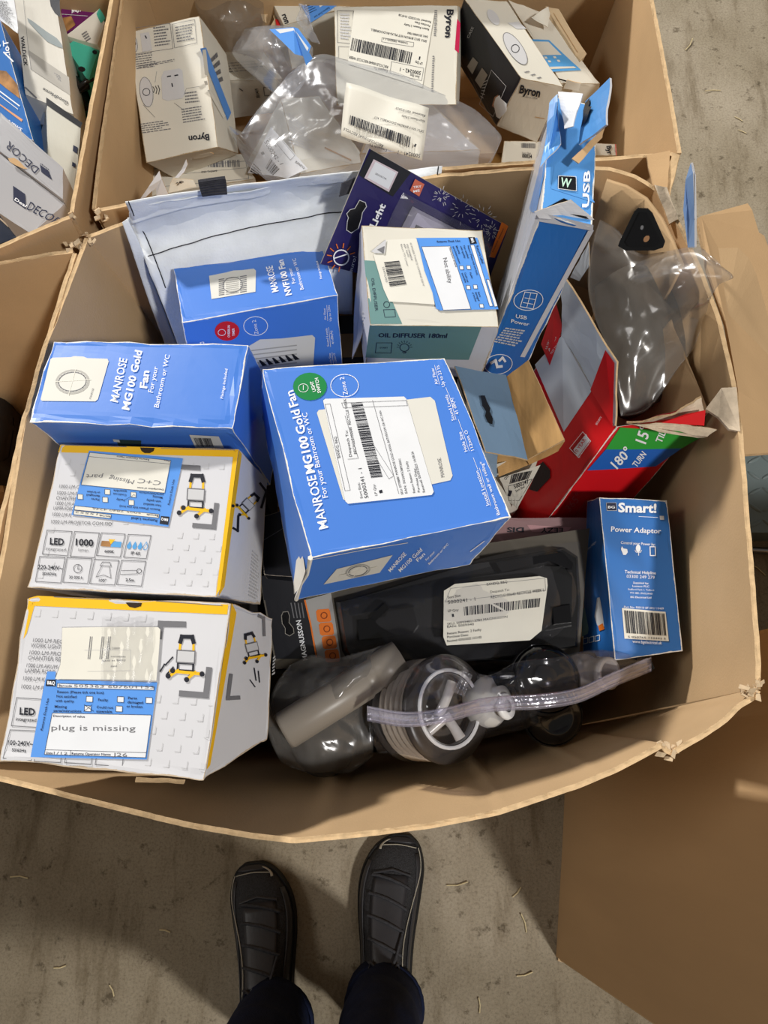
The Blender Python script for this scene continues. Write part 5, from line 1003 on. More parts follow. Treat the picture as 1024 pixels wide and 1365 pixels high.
b2 = MB(); b2.grid(crumple(surf(fold2, 30, 10), .002, 30, 5), woven, smooth=True); b2.build('top_fold', t, solid=.001)
b.build('top_fold', t, solid=.001)
b = MB()
side = pxgrid([[(163, 297, .770), (170, 292, .772)], [(178, 340, .735), (188, 330, .742)], [(198, 400, .67), (206, 380, .69)], [(224, 470, .58), (240, 470, .585)]])
b.grid(crumple(surf(side, 6, 30), .0015, 40, 1), woven, smooth=True); b.build('side_gusset', t, solid=.001)
def on(G, u, v, e=.0016):
    n, m_ = G.shape[:2]; i = v * (n - 1); j = u * (m_ - 1); i0, j0 = min(int(i), n - 2), min(int(j), m_ - 2); q = G[i0, j0] * (1 - i + i0) * (1 - j + j0) + G[i0 + 1, j0] * (i - i0) * (1 - j + j0) + G[i0, j0 + 1] * (1 - i + i0) * (j - j0) + G[i0 + 1, j0 + 1] * (i - i0) * (j - j0)
    return q + nrm(CAM - q) * e
b = MB(); b.tube([on(Gf, u, .40 - .04 * math.sin(u * 3)) for u in np.linspace(.02, .98, 40)], .0006, thread, 5); b.build('stitched_seam', t)
b = MB(); b.tube([on(Gf, .03 + .05 * v, v) for v in np.linspace(.02, .62, 20)], .0006, thread, 5); b.build('stitched_seam', t)
b = MB(); b.tube([on(Gb, .012, v) for v in np.linspace(.0, .3, 10)], .0006, thread, 5); b.build('stitched_seam', t)
b = MB(); b.tube([on(Gb, .985, v) for v in np.linspace(.0, .3, 8)], .0006, thread, 5); b.build('stitched_seam', t)
b = MB(); hq = pxgrid([[(264, 241, .812), (283, 238, .813), (300, 236, .812)], [(266, 250, .808), (284, 247, .809), (302, 245, .808)], [(270, 262, .800), (286, 260, .801), (303, 259, .800)]])
H = surf(hq, 8, 24)
for i in range(24): H[i] += nrm(CAM - H[i, 0]) * .0012 * (i % 3 == 0)
b.grid(H, webbing); b.build('handle', t, solid=.002)
b = MB(); H = surf(pxgrid([[(456, 244, .80), (474, 236, .80)], [(452, 262, .79), (466, 258, .79)]]), 4, 12); b.grid(H, webbing); b.build('handle', t, solid=.002)

# ---- dark cushion in a smoky bag inside the red carton
taupe = mat('taupe_fabric', srgb(88, 80, 72), .8, .12, 20, .2, 120, .2)
t = thing('wrapped_panel', 'dark taupe padded block inside a smoky bag in the red carton', 'padded block', P(850, 470, .55))
b = MB(); rows = pxgrid([[(792, 380, .69), (845, 352, .695), (905, 372, .69)], [(800, 430, .70), (855, 420, .71), (915, 425, .69)], [(820, 490, .70), (862, 485, .705), (905, 480, .68)], [(836, 548, .68), (858, 545, .68), (880, 535, .67)]])
pouch(b, rows, .12, taupe, 24, 24, .003, 20, 3); b.build('padded_block', t, weld=.0008)
smoke_light = film('smoky_clear_polythene', (.88, .87, .85), .09, (.62, .60, .57), .03, .18, .2, 12)
t2 = thing('plastic_bag', 'smoky clear plastic bag sticking out of the red carton over the right rim', 'plastic bag', P(860, 420, .6))
b = MB(); rows = pxgrid([[(800, 292, .73), (824, 306, .735), (850, 336, .745), (880, 336, .76), (930, 328, .785), (950, 345, .795)],
                         [(788, 330, .73), (820, 345, .748), (850, 362, .76), (895, 350, .785), (935, 345, .80), (978, 368, .80)],
                         [(784, 380, .73), (825, 385, .755), (862, 392, .765), (905, 378, .785), (935, 370, .795), (960, 378, .79)],
                         [(792, 420, .73), (835, 430, .75), (870, 425, .758), (905, 410, .77), (932, 398, .775), (946, 402, .77)],
                         [(815, 480, .725), (845, 485, .735), (872, 475, .735), (900, 450, .74), (922, 430, .74), (940, 425, .73)],
                         [(828, 555, .70), (846, 553, .70), (865, 545, .70), (885, 520, .71), (905, 490, .715), (925, 465, .71)]])
pouch(b, rows, .03, smoke_light, 72, 72, .012, 11, 6); b.build('bag_film', t2, weld=.0006)
# black tablet cover leaning in the corner
t = thing('black_case', 'flat black plastic case with an oval hole leaning in the back right corner', 'case', P(858, 320, .66))
pts = [(832, 322), (826, 330), (848, 282), (856, 275), (864, 278), (884, 318), (884, 330), (876, 334)]
q = [P(846, 276, .785), P(868, 276, .788), P(890, 334, .765), P(822, 334, .755)]
CF = Face(*q); b = MB(); b.prism([CF.pt(CF.st(p))[0] for p in ((851, 277), (864, 278), (870, 284), (887, 322), (884, 330), (872, 334), (834, 334), (824, 328), (826, 322), (846, 281))], -CF.n * .010, black_plastic); b.build('case_shell', t, bevel=.003)
b = MB(); b.prism([CF.pt(CF.st(p), .002)[0] for p in ((853, 283), (862, 284), (880, 322), (874, 328), (838, 328), (834, 322))], -CF.n * .001, black_gloss); b.build('case_panel', t, bevel=.0008)
b = MB(); CF.disc(b, (862, 318), 5, mat('tan_ink', srgb(150, 110, 76), .6), .0026, (1, -1.2), 3.4); CF.disc(b, (856, 303), 3.0, ink_grey, .0026, (.3, -1), 2); b.build('oval_hole', t, recalc=False); 

# ---- black film lying under the bags at the front
t = thing('dark_bag', 'glossy black plastic bag lying under the clear bag at the front', 'plastic bag', P(640, 900, .55))
blk_film = mat('black_polythene', srgb(20, 20, 22), .18, .2, 12, .0, 40, .55)
b = MB(); rows = pxgrid([[(352, 868, .61), (460, 884, .612), (600, 868, .618), (720, 872, .612), (840, 868, .60)], [(356, 900, .60), (460, 905, .612), (600, 884, .622), (720, 886, .616), (850, 880, .60)], [(360, 940, .56), (470, 950, .58), (600, 930, .585), (720, 910, .585), (855, 890, .57)], [(380, 1000, .53), (480, 1005, .53), (600, 985, .53), (720, 960, .53), (850, 900, .53)]])
pouch(b, rows, .05, blk_film, 60, 30, .006, 22, 8); b.build('bag_film', t, weld=.0006)

# ---- grey tube in a smoky bag
t = thing('extension_tube', 'grey plastic tube in the smoky bag at front centre', 'tube', P(440, 940, .60))
tubem = mat('mid_grey_plastic', srgb(140, 132, 122), .35, .05, 10)
A_, B_ = P(*cJ(140, 835), .672), P(*cJ(600, 548), .665)
b = MB(); b.lathe(A_, B_ - A_, [(0, 0), (.017, 0), (.0185, .003), (.0185, .09), (.0165, .093), (.0165, np.linalg.norm(B_ - A_) - .03), (.019, np.linalg.norm(B_ - A_) - .028), (.019, np.linalg.norm(B_ - A_)), (.015, np.linalg.norm(B_ - A_)), (.015, np.linalg.norm(B_ - A_) - .03)], tubem, 24); b.build('tube_body', t)
b = MB(); b.lathe(P(*cJ(300, 880), .60), (.1, -.1, 1), [(0, -.03), (.028, -.028), (.034, 0), (.028, .022), (.012, .03), (0, .03)], mat('charcoal_plastic', srgb(58, 54, 50), .4), 24); b.build('tube_head', t)
t = thing('plastic_bag', 'smoky grey plastic bag around a tube, lying at the front beside the yellow-edged carton', 'plastic bag', P(440, 940, .58))
b = MB(); rows = pxgrid([[cJ(165, 575, .63), cJ(250, 535, .645), cJ(335, 550, .655), cJ(410, 530, .67), cJ(555, 488, .67)],
                         [cJ(110, 650, .65), cJ(240, 640, .672), cJ(360, 615, .685), cJ(450, 575, .688), cJ(605, 540, .672)],
                         [cJ(70, 775, .65), cJ(200, 770, .685), cJ(330, 720, .69), cJ(440, 660, .685), cJ(570, 620, .66)],
                         [cJ(85, 860, .64), cJ(190, 850, .665), cJ(320, 830, .66), cJ(430, 760, .65), cJ(500, 700, .64)],
                         [cJ(125, 945, .62), cJ(220, 975, .64), cJ(330, 970, .64), cJ(430, 930, .635), cJ(492, 890, .63)],
                         [cJ(160, 970, .60), cJ(240, 995, .61), cJ(330, 998, .61), cJ(410, 990, .61), cJ(490, 930, .61)]])
pouch(b, rows, .05, smoke_film, 70, 70, .009, 15, 5); b.build('bag_film', t, weld=.0006)

# ---- hose reel and fittings in the zip bag
t = thing('hose_reel', 'black reel with white hub ring and three clear spokes in the zip bag', 'hose reel', P(593, 945, .58))
rc0 = P(*cJ(772, 745), .675); ax = nrm(np.array([.60, -.02, .80]))
b = MB(); b.lathe(rc0, ax, [(.034, .004), (.036, .006), (.049, .006), (.051, .003), (.051, 0), (.034, -.001), (.034, .004)], mat('dark_grey_plastic', srgb(52, 48, 46), .3), 40); b.build('front_flange', t)
b = MB(); b.lathe(rc0, ax, [(.034, .007), (.036, .009), (.0375, .008), (.0375, -.002), (.033, -.002), (.033, .007)], white_plastic, 40); b.build('hub_ring', t)
b = MB(); b.lathe(rc0 - ax * .012, ax, [(0, 0), (.034, 0)], mat('reel_depth', srgb(74, 68, 62), .6), 32); b.build('hub_wall', t)
hose = mat('taupe_hose', srgb(150, 140, 128), .4, .05, 20)
for k in range(5):
    b = MB(); pr_ = [(.0445 + .0045 * math.cos(x), -.006 - k * .0085 + .0045 * math.sin(x)) for x in np.linspace(0, 2 * math.pi, 9)]; b.lathe(rc0 + np.array([0, 0, 0]), ax, pr_, hose, 36); b.build('hose_coil', t)
b = MB(); b.lathe(rc0 - ax * .05, ax, [(.034, 0), (.050, 0), (.050, -.004), (.034, -.004), (.034, 0)], mat('dark_grey_plastic', srgb(52, 48, 46), .3), 36); b.build('back_flange', t)
a_ = nrm(np.cross(ax, (0, 0, 1))); bb = np.cross(ax, a_)
spoke_m = mat('frosted_plastic', srgb(206, 202, 198), .2, .03, 9, spec=.5)
c_ = rc0 + ax * .006
for px0, px1 in (((800, 640), (745, 775)), ((775, 775), (650, 882)), ((770, 770), (832, 862))):
    p0, p1 = P(*cJ(*px0), c_[2] + .006), P(*cJ(*px1), c_[2] + .006); b = MB(); b.tube([p0, (p0 + p1) / 2 + ax * .001, p1], [.0050, .0045, .0052], spoke_m, 10); b.build('spoke', t)
b = MB(); p0, p1 = P(*cJ(858, 605), c_[2] + .012), P(*cJ(825, 690), c_[2] + .010); b.tube([p0, p1], .0052, clear_film, 12); b.build('spoke_sleeve', t)
# white tap fitting
t = thing('tap_connector', 'rounded cream tap connector in the zip bag beside the reel', 'connector', P(655, 940, .58))
c0_ = P(*cK(165, 700), .645)
b = MB(); b.lathe(c0_ - np.array([.012, -.004, .004]), (.75, .1, .65), [(0, 0), (.022, 0), (.0245, .004), (.0245, .018), (.021, .024), (.013, .026), (.013, .034), (0, .034)], grey_plastic, 26); b.build('connector_body', t)
b = MB(); b.lathe(c0_ + np.array([.012, 0, .018]), (.75, .1, .65), [(.006, 0), (.012, 0), (.013, .003), (.012, .006), (.006, .006)], white_plastic, 20); b.build('connector_ring', t)
# dark spray heads
for k, (x, y, z, r, lab_) in enumerate(((330, 620, .655, .034, 'upper glossy black spray head in the zip bag, in front of the tool pack'), (352, 705, .625, .030, 'lower black spray head in the zip bag, nearest the front wall'))):
    t = thing('spray_head', lab_, 'spray head', P(*cK(x, y), z - .05), 'black spray heads in the zip bag'); c0_ = P(*cK(x, y), z)
    b = MB(); b.lathe(c0_ - np.array([0, 0, .03]), (.12, .1 - .3 * k, 1), [(0, 0), (r * .7, .002), (r * .98, .014), (r, .026), (r * .9, .036), (r * .55, .042), (r * .5, .040), (0, .040)], black_gloss, 30); b.build('head_shell', t)
    b = MB(); b.lathe(c0_ - np.array([0, 0, .03]), (.12, .1 - .3 * k, 1), [(r * 1.0, .020), (r * 1.05, .022), (r * 1.05, .028), (r * .99, .030)], mat('dark_chrome', srgb(70, 70, 74), .2, metal=.8), 30); b.build('trim_ring', t)
    b = MB(); b.lathe(c0_ + np.array([.002, .004, .011]), (.12, .1 - .3 * k, 1), [(0, .002), (r * .3, .002), (r * .34, 0)], black_plastic, 18); b.build('centre_button', t)
    b = MB(); d_ = np.array([-.05, .002, -.004]) if k == 0 else np.array([.03, .03, -.01]); b.tube([c0_ - (0, 0, .012), c0_ + d_ * .6, c0_ + d_ - (0, 0, .006)], [.013, .010, .009], black_plastic, 12); b.build('neck', t)
t = thing('hose_connector', 'grey threaded hose connector with open end in the zip bag', 'connector', P(800, 885, .58))
c0_ = P(*cK(470, 590), .628); d_ = nrm(np.array([.55, -.12, .75]))
b = MB(); b.lathe(c0_ - d_ * .02, d_, [(0, 0), (.015, 0), (.0165, .003), (.0165, .022), (.0145, .024), (.0145, .038), (.016, .040), (.016, .048), (.012, .048), (.011, .030), (0, .030)], mat('connector_grey', srgb(158, 152, 150), .35), 28); b.build('connector_body', t)
b = MB()
for k in range(4): b.lathe(c0_ - d_ * .02, d_, [(.0163, .006 + k * .004), (.0176, .0075 + k * .004), (.0163, .009 + k * .004)], mat('connector_grey', srgb(158, 152, 150), .35), 28)
o = b.build('thread_rings', t); o['kind'] = 'stuff'
# clip piece at the far end
t = thing('hose_clip', 'small black plastic clip at the right end of the zip bag', 'clip', P(850, 890, .58))
b = MB(); b.prism([P(*cK(*p), .612) for p in ((560, 575), (600, 556), (668, 560), (676, 580), (640, 596), (600, 592), (575, 600))], (0, 0, -.012), black_plastic); b.build('clip_body', t, bevel=.002)
b = MB(); b.lathe(P(*cK(625, 574), .613), (0, 0, 1), [(.003, 0), (.006, 0), (.006, .003), (.003, .003)], black_gloss, 14); b.build('clip_eye', t)
# the zip bag itself
t = thing('zip_bag', 'clear zip-lock bag holding the reel and fittings along the front wall', 'plastic bag', P(680, 930, .58))
b = MB(); rows = pxgrid([[cJ(500, 640, .66), cJ(600, 600, .69), (565, 882, .725), (600, 874, .72), (648, 900, .68), (690, 882, .69), (740, 876, .685), (800, 866, .66), (870, 878, .62)],
                         [cJ(470, 720, .66), (525, 925, .715), (570, 915, .742), (610, 915, .735), (652, 928, .69), (695, 905, .70), (745, 900, .69), (805, 890, .665), (868, 886, .622)],
                         [cJ(470, 770, .665), (525, 950, .72), (570, 950, .745), (615, 948, .735), (655, 945, .69), (700, 935, .69), (745, 925, .68), (805, 905, .65), (862, 892, .622)],
                         [cJ(480, 860, .655), (525, 980, .70), (570, 985, .722), (610, 975, .715), (650, 965, .66), (700, 955, .665), (745, 942, .655), (800, 920, .63), (855, 898, .618)],
                         [cJ(510, 920, .63), (535, 1005, .67), (575, 1012, .69), (610, 1000, .68), (645, 985, .65), (700, 972, .64), (745, 955, .63), (790, 930, .615), (845, 902, .614)]])
pouch(b, rows, .10, dark_film, 110, 50, .0045, 26, 11); b.build('bag_film', t, weld=.0006)
zipm = film('lilac_zip_film', (.90, .89, .95), .16, (.72, .70, .80), .10, .14, .3, 30)
zl = [(490, 952, .70), (540, 960, .735), (590, 955, .750), (640, 942, .72), (680, 938, .705), (720, 936, .70), (770, 928, .69), (815, 908, .66), (868, 886, .628)]
b = MB(); Z = cr(np.array([[P(u, v - 11, z + .001), P(u, v, z + .003), P(u, v + 9, z + .001)] for u, v, z in zl]), 60); b.grid(Z, zipm, smooth=True); b.build('zip_strip', t, solid=.0012)
b = MB()
for dv in (-9, 0, 6): b.tube([P(u, v + dv, z + .0040) for u, v, z in cr(np.array(zl), 40)], .0005, zipm, 5)
o = b.build('zip_ridges', t); o['kind'] = 'stuff'
# ================================================================ the box behind: doorbell cartons and clear bags
def ptext(c, f, s_, a, b_, h, m, bo=.0, key='lettering', e=.0008): c[f].text(c.mb(key), s_, a, b_, h, m, e, bo)
B1 = Carton('doorbell_carton', 'cream doorbell carton standing upside down at the left wall, doorbell drawings on it', [(170, 43, .700), (266, 21, .714), (291, 196, .662), (195, 217, .648)], {5: (303, 73, .630), 6: (318, 205, .585)}, m=cream, amp=.0009, group='doorbell cartons in the box behind')
T = B1['top']; m = B1.mb('lettering'); R_ = B1['right']
T.text(m, 'Byron', cA(816, 524), cA(736, 532), 8.5, ink, bold=.03)
for q in (((512, 112), (664, 92), (676, 190), (522, 212)), ((672, 96), (760, 78), (768, 168), (682, 188))): T.frame(m, [cA(*x) for x in q], .5, ink_grey)
pic = B1.mb('doorbell_picture')
def bell(f, mb, c, rx, ry, ax, e=.0006): f.disc(mb, c, rx, ink_dim, e, ax, ry); f.ring(mb, c, rx, .6, ink_grey, e + .0002, ax, ry); f.ring(mb, (c[0], c[1] + 0), min(rx, ry) * .55, .8, ink, e + .0003)
bell(T, pic, cA(572, 360), 8.6, 20, (1, -.15)); bell(T, B1.mb('doorbell_picture#small'), cA(525, 172), 4, 11, (1, -.15))
T.poly(B1.mb('plug_picture'), [cA(*q) for q in ((640, 278), (700, 268), (712, 276), (722, 370), (712, 384), (652, 394), (634, 386), (630, 300))], ink_dim, .0006); T.poly(B1.mb('plug_picture#small'), [cA(*q) for q in ((548, 132), (582, 126), (594, 196), (556, 204))], ink_dim, .0006)
for q in (((655, 300), (666, 298)), ((684, 296), (694, 294)), ((672, 328), (674, 338)), ((568, 142), (572, 150))): T.line(m, [cA(*x) for x in q], 1.6, ink, .0009)
for k in range(3): T.line(pic, [cA(598 + k * 10, 340 - k * 3), cA(604 + k * 10, 350), cA(600 + k * 10, 362 + k * 3)], .9, ink, .0008)
for pts_ in (((560, 410), (605, 458)), ((612, 280), (606, 322)), ((680, 402), (720, 432)), ((718, 372), (728, 346), (778, 338))): T.line(m, [cA(*x) for x in pts_], .4, ink_grey)
for q, r, s_ in ((((598, 106), (660, 98), (668, 178), (606, 186)), 7, 1), (((684, 104), (756, 90), (764, 156), (692, 170)), 6, 2), (((528, 212), (612, 200), (620, 262), (534, 274)), 7, 3), (((548, 482), (662, 466), (670, 508), (556, 524)), 5, 4), (((708, 424), (796, 410), (804, 470), (716, 484)), 6, 5), (((540, 256), (690, 228), (692, 240), (542, 268)), 2, 6), (((722, 360), (780, 352), (782, 402), (724, 408)), 4, 7)):
    T.scribble(m, [cA(*x) for x in q], r, ink_grey, seed=s_, fill=.4)
lb = B1.mb('returns_label'); R_.quad(lb, [cA(778, 190), cA(802, 186), cA(900, 440), cA(886, 470)], ink_blue, .0008); R_.quad(lb, [cA(786, 196), cA(800, 194), cA(812, 300), cA(796, 292)], sticker, .0011); R_.quad(lb, [cA(806, 352), cA(816, 350), cA(878, 452), cA(868, 462)], sticker, .0011); R_.quad(lb, [cA(792, 318), cA(804, 316), cA(808, 332), cA(797, 334)], sticker, .0012)
R_.scribble(m, [cA(812, 230), cA(850, 190), cA(880, 320), cA(850, 330)], 4, ink_grey, seed=9)
B1.done()
b = MB(); slab(b, [P(*cX(230, 168), .645), P(*cX(590, 95), .65), P(*cX(640, 140), .63), P(*cX(250, 196), .62)], .002, cream, kraft_in, kraft_edge, seed=3, amp=.0015); b.build('tuck_flap', B1.root)
# low carton in front of it
B2 = Carton('doorbell_carton', 'low beige doorbell carton with a printed address panel, against the woven bag', [(192, 222, .575), (322, 205, .575), (340, 238, .572), (196, 262, .572)], drop=(0, 0, -.07), m=cream, amp=.0009, group='doorbell cartons in the box behind')
T = B2['top']; m = B2.mb('lettering'); T.frame(m, [cX(192, 236), cX(860, 180), cX(880, 300), cX(220, 360)], .5, ink_grey); T.line(m, [cX(340, 275), cX(860, 226)], .4, ink_grey)
T.bars(B2.mb('barcode'), [cX(600, 186), cX(820, 170), cX(824, 220), cX(604, 222)], ink_grey, 16); T.scribble(m, [cX(430, 200), cX(580, 190), cX(584, 226), cX(434, 236)], 3, ink_grey, seed=2); T.text(m, 'BANDQ, B&Q', cX(662, 240), cX(556, 250), 2.6, ink); T.text(m, 'Despatch', cX(640, 296), cX(570, 302), 2.6, ink); T.text(m, 'J', cX(330, 250), cX(318, 252), 5, ink); B2.done()
# torn white carton corner
t = thing('paper_scrap', 'torn white paper corner with hanging hole above the woven bag handle', 'paper', P(220, 255, .66))
q = [P(*cX(270, 245), .735), P(*cX(330, 400), .715), P(*cX(160, 425), .70), P(*cX(140, 440), .70)]
b = MB(); b.prism([P(*cX(*p), z) for p, z in (((268, 245), .74), ((285, 300), .735), ((330, 402), .722), ((250, 420), .716), ((245, 365), .722), ((215, 385), .718), ((175, 425), .712), ((135, 440), .708), ((190, 360), .722))], (0, .001, -.001), white_card, kraft_edge); b.build('torn_sheet', t)
b = MB(); b.prism([P(*cX(*p), z) for p, z in (((452, 165), .75), ((462, 200), .745), ((440, 250), .738), ((400, 292), .73), ((375, 290), .728), ((420, 235), .738))], (0, .001, -.001), white_card, kraft_edge); b.build('curled_strip', t)
b = MB(); slab(b, [P(*cX(370, 300), .728), P(*cX(500, 310), .72), P(*cX(520, 350), .715), P(*cX(330, 400), .715)], .001, cream, cream, kraft_edge, seed=2, amp=.002); f = Face(P(*cX(370, 300), .7285), P(*cX(500, 310), .7205), P(*cX(520, 350), .7155), P(*cX(330, 400), .7155)); f.text(b, '24h', cX(390, 342), cX(436, 320), 4, ink, .0012, .02); b.build('printed_scrap', t)
B3 = Carton('doorbell_carton', 'beige doorbell carton with batch number, right of the upside-down carton', [(296, 70, .615), (352, 68, .615), (376, 105, .615), (302, 108, .615)], {7: (306, 158, .53), 6: (366, 150, .53)}, m=cream, amp=.0012, group='doorbell cartons in the box behind')
Fr = B3['front']; m = B3.mb('lettering'); Fr.text(m, '301/419', cW(402, 604), cW(392, 545), 4.5, ink, bold=.01); Fr.frame(m, [cW(425, 540), cW(464, 538), cW(474, 590), cW(432, 592)], .6, ink); Fr.line(m, [cW(276, 548), cW(296, 560)], 1, ink); B3['top'].scribble(m, [cW(200, 390), cW(420, 370), cW(450, 440), cW(210, 460)], 4, ink_grey, seed=4, fill=.3); B3.done()
B4 = Carton('doorbell_carton', 'cream carton with a large upside-down dispatch label and black name, back centre', [(445, 9, .700), (611, 7, .700), (608, 140, .690), (449, 140, .690)], {5: (618, 14, .62), 6: (612, 138, .61)}, m=cream, amp=.0010, group='doorbell cartons in the box behind')
T = B4['top']; m = B4.mb('lettering'); T.text(m, 'Byron', cV(800, 66), cV(786, 258), 9, ink, bold=.03)
T.quad(B4.mb('red_panel'), [cV(868, 130), cV(890, 160), cV(880, 366), cV(852, 340)], mat('crimson_ink', srgb(186, 26, 74), .45), .0005)
for q in (((50, 75), (160, 78), (150, 300), (52, 292)), ((58, 318), (150, 322), (150, 420), (58, 400))): T.frame(m, [cV(*x) for x in q], .5, ink_grey)
T.scribble(m, [cV(68, 90), cV(150, 92), cV(142, 280), cV(68, 270)], 9, ink_dim, seed=3); T.scribble(m, [cV(700, 380), cV(716, 380), cV(706, 630), cV(690, 630)], 16, ink_grey, seed=4); T.scribble(m, [cV(715, 70), cV(735, 70), cV(728, 250), cV(708, 250)], 14, ink_grey, seed=5)
lab = B4.mb('dispatch_label'); E_ = .0009; T.quad(lab, [cV(165, 70), cV(712, 95), cV(630, 600), cV(120, 440)], sticker, E_, 4)
T.bars(B4.mb('barcode'), [cV(562, 362), cV(150, 262), cV(136, 348), cV(546, 442)], ink, 44, E_ + .0003, 5)
ll = B4.mb('lettering#label')
for s_, a, b_, h in (('Return Reason: 2 Faulty', (676, 200), (506, 165), 3), ('Purchase Date', (684, 176), (580, 150), 3), ('Received: 10/13/2023 10:47:38', (690, 150), (470, 100), 3), ('SKU: 5012 BYRON KIT PLUG-IN DOORBELL', (662, 280), (280, 200), 3.2), ('EAN: 5013490017860', (668, 250), (530, 222), 3), ('Location: 5000242-1-1', (530, 296), (366, 262), 2.8), ('LP Qty', (632, 432), (582, 420), 3.4), ('1', (618, 392), (610, 390), 4.5), ('5000242 - 1', (622, 492), (480, 466), 5.2), ('Sort Slot', (612, 524), (548, 508), 3.4), ('Despatch To:', (395, 482), (300, 460), 3.4), ('RECYCLE100640 RECYCLE WEEK', (398, 455), (130, 385), 3.6)):
    T.text(ll, s_, cV(*a), cV(*b_), h, ink, E_ + .0003, .008)
for q in (((640, 470), (420, 425), (410, 505), (625, 555)), ((355, 262), (572, 295), (568, 325), (352, 290))): T.frame(ll, [cV(*x) for x in q], .45, ink_grey, E_ + .0003)
B4.done({'barcode': 'dispatch_label', 'lettering#label': 'dispatch_label'})
# black doorbell carton
B5 = Carton('doorbell_carton', 'black and cream doorbell carton lying aslant, black side with square codes left', [(619, -2, .690), (676, 2, .690), (751, 116, .690), (695, 104, .695)], {7: (662, 168, .60), 6: (716, 190, .60), 4: (598, 62, .60)}, m=cream, mats=dict(left=black_card), amp=.0010, group='doorbell cartons in the box behind')
Fr = B5['front']; Lf = B5['left']; T = B5['top']; m = B5.mb('lettering'); Fr.text(m, 'Byron', cU(268, 630), cU(408, 660), 11, ink, bold=.03); Fr.text(m, 'Since 1954', cU(312, 662), cU(392, 676), 2.6, ink_grey); Fr.line(m, [cU(378, 796), cU(440, 806)], .9, kraft, .0006)
dg = B5.mb('white_doorbell_picture'); Lf.poly(dg, [cC(*q) for q in ((182, 320), (188, 300), (200, 292), (204, 302), (222, 318), (222, 340), (200, 365), (190, 358))], ink_white, .0008)
Lf.poly(B5.mb('hand_picture'), [cC(*q) for q in ((176, 325), (184, 298), (196, 290), (190, 310), (188, 335))], mat('skin_ink', srgb(190, 140, 110), .5), .0006)
for q in (((118, 175), (134, 192), (116, 228), (100, 204)), ((146, 208), (163, 230), (142, 272), (124, 246))): Lf.quad(B5.mb('code_panel#%d' % q[0][0]), [cC(*x) for x in q], mat('old_paper_ink', srgb(168, 160, 150), .5), .0006)
Lf.frame(m, [cC(175, 215), cC(220, 265), cC(180, 358), cC(138, 320)], .5, ink_dim); Lf.text(m, 'CASE', cC(106, 118), cC(122, 84), 3.4, ink_dim, bold=.01)
Lf.scribble(m, [cC(150, 250), cC(168, 240), cC(150, 310), cC(140, 300)], 6, ink_dim, seed=8, fill=.3)
bell(T, B5.mb('doorbell_picture'), cU(240, 335), 25, 9.5, (.68, 1)); T.disc(B5.mb('speaker_picture'), cU(90, 120), 12, ink_dim, .0006, (.7, 1), 6); T.quad(B5.mb('plug_picture'), [cU(190, 160), cU(260, 150), cU(318, 200), cU(250, 200)], ink_dim, .0006)
T.scribble(m, [cU(290, 490), cU(330, 480), cU(450, 540), cU(420, 550)], 3, ink_grey, seed=3, fill=.3); B5.done()
B6 = Carton('doorbell_carton', 'cream carton with a blue returns label, right of the black carton', [(677, 0, .665), (728, 18, .665), (800, 112, .655), (748, 110, .665)], drop=(.0, -.005, -.10), m=cream, amp=.0014, group='doorbell cartons in the box behind')
T = B6['top']; m = B6.mb('lettering'); lab = B6.mb('returns_label'); T.quad(lab, [cU(254, 270), cU(470, 276), cU(690, 482), cU(460, 496)], ink_sky, .0008); fld = B6.mb('white_field'); T.quad(fld, [cU(290, 288), cU(466, 290), cU(556, 380), cU(370, 384)], cream, .0011); T.quad(fld, [cU(440, 462), cU(640, 458), cU(656, 470), cU(456, 478)], cream, .0011)
for x, y in ((445, 398), (506, 396), (470, 424), (532, 420)): T.quad(fld, [cU(x - 10, y - 7), cU(x + 8, y - 7), cU(x + 16, y + 7), cU(x - 2, y + 7)], cream, .0011)
B6['front'].line(B6.mb('tab_slot'), [cU(536, 536), cU(584, 550)], 2, black_plastic, .0006); B6.done({'white_field': 'returns_label'})
b = MB(); slab(b, [P(*cU(596, 548), .672), P(*cU(690, 570), .668), P(*cU(676, 622), .66), P(*cU(566, 606), .66)], .0014, cream, cream, kraft_edge, seed=2); b.build('tuck_tab', B6.root)
B7 = Carton('doorbell_carton', 'beige carton on its side at the right wall with torn corner, behind the blue-labelled carton', [(727, 8, .67), (744, 12, .67), (782, 72, .655), (774, 82, .66)], drop=(-.03, -.02, -.09), m=mat('beige_card', srgb(206, 184, 150), .7, .06, 12, .1, 60, .2), amp=.0016, group='doorbell cartons in the box behind'); B7['top'].line(B7.mb('fold_line'), [(738, 18), (770, 70)], .7, kraft); B7.done()
b = MB(); slab(b, [P(*cU(355, 120), .68), P(*cU(465, 42), .688), P(*cU(482, 90), .68), P(*cU(466, 190), .672)], .0014, cream, kraft_in, kraft_edge, seed=4, amp=.002); b.build('torn_flap', B7.root)
B8 = Carton('doorbell_carton', 'small cream carton with code 00024 beside the tall blue carton', [(672, 188, .60), (722, 188, .60), (726, 217, .595), (668, 217, .595)], drop=(0, 0, -.06), m=cream, amp=.0008, group='doorbell cartons in the box behind')
T = B8['top']; m = B8.mb('lettering'); T.text(m, '00024', cR(26, 514), cR(82, 518), 5, ink, bold=.02); T.text(m, 'Sort Slot', cR(26, 494), cR(76, 496), 3, ink_grey); T.bars(B8.mb('barcode'), [cR(22, 432), cR(104, 434), cR(104, 462), cR(22, 458)], ink_grey, 18); B8.done()
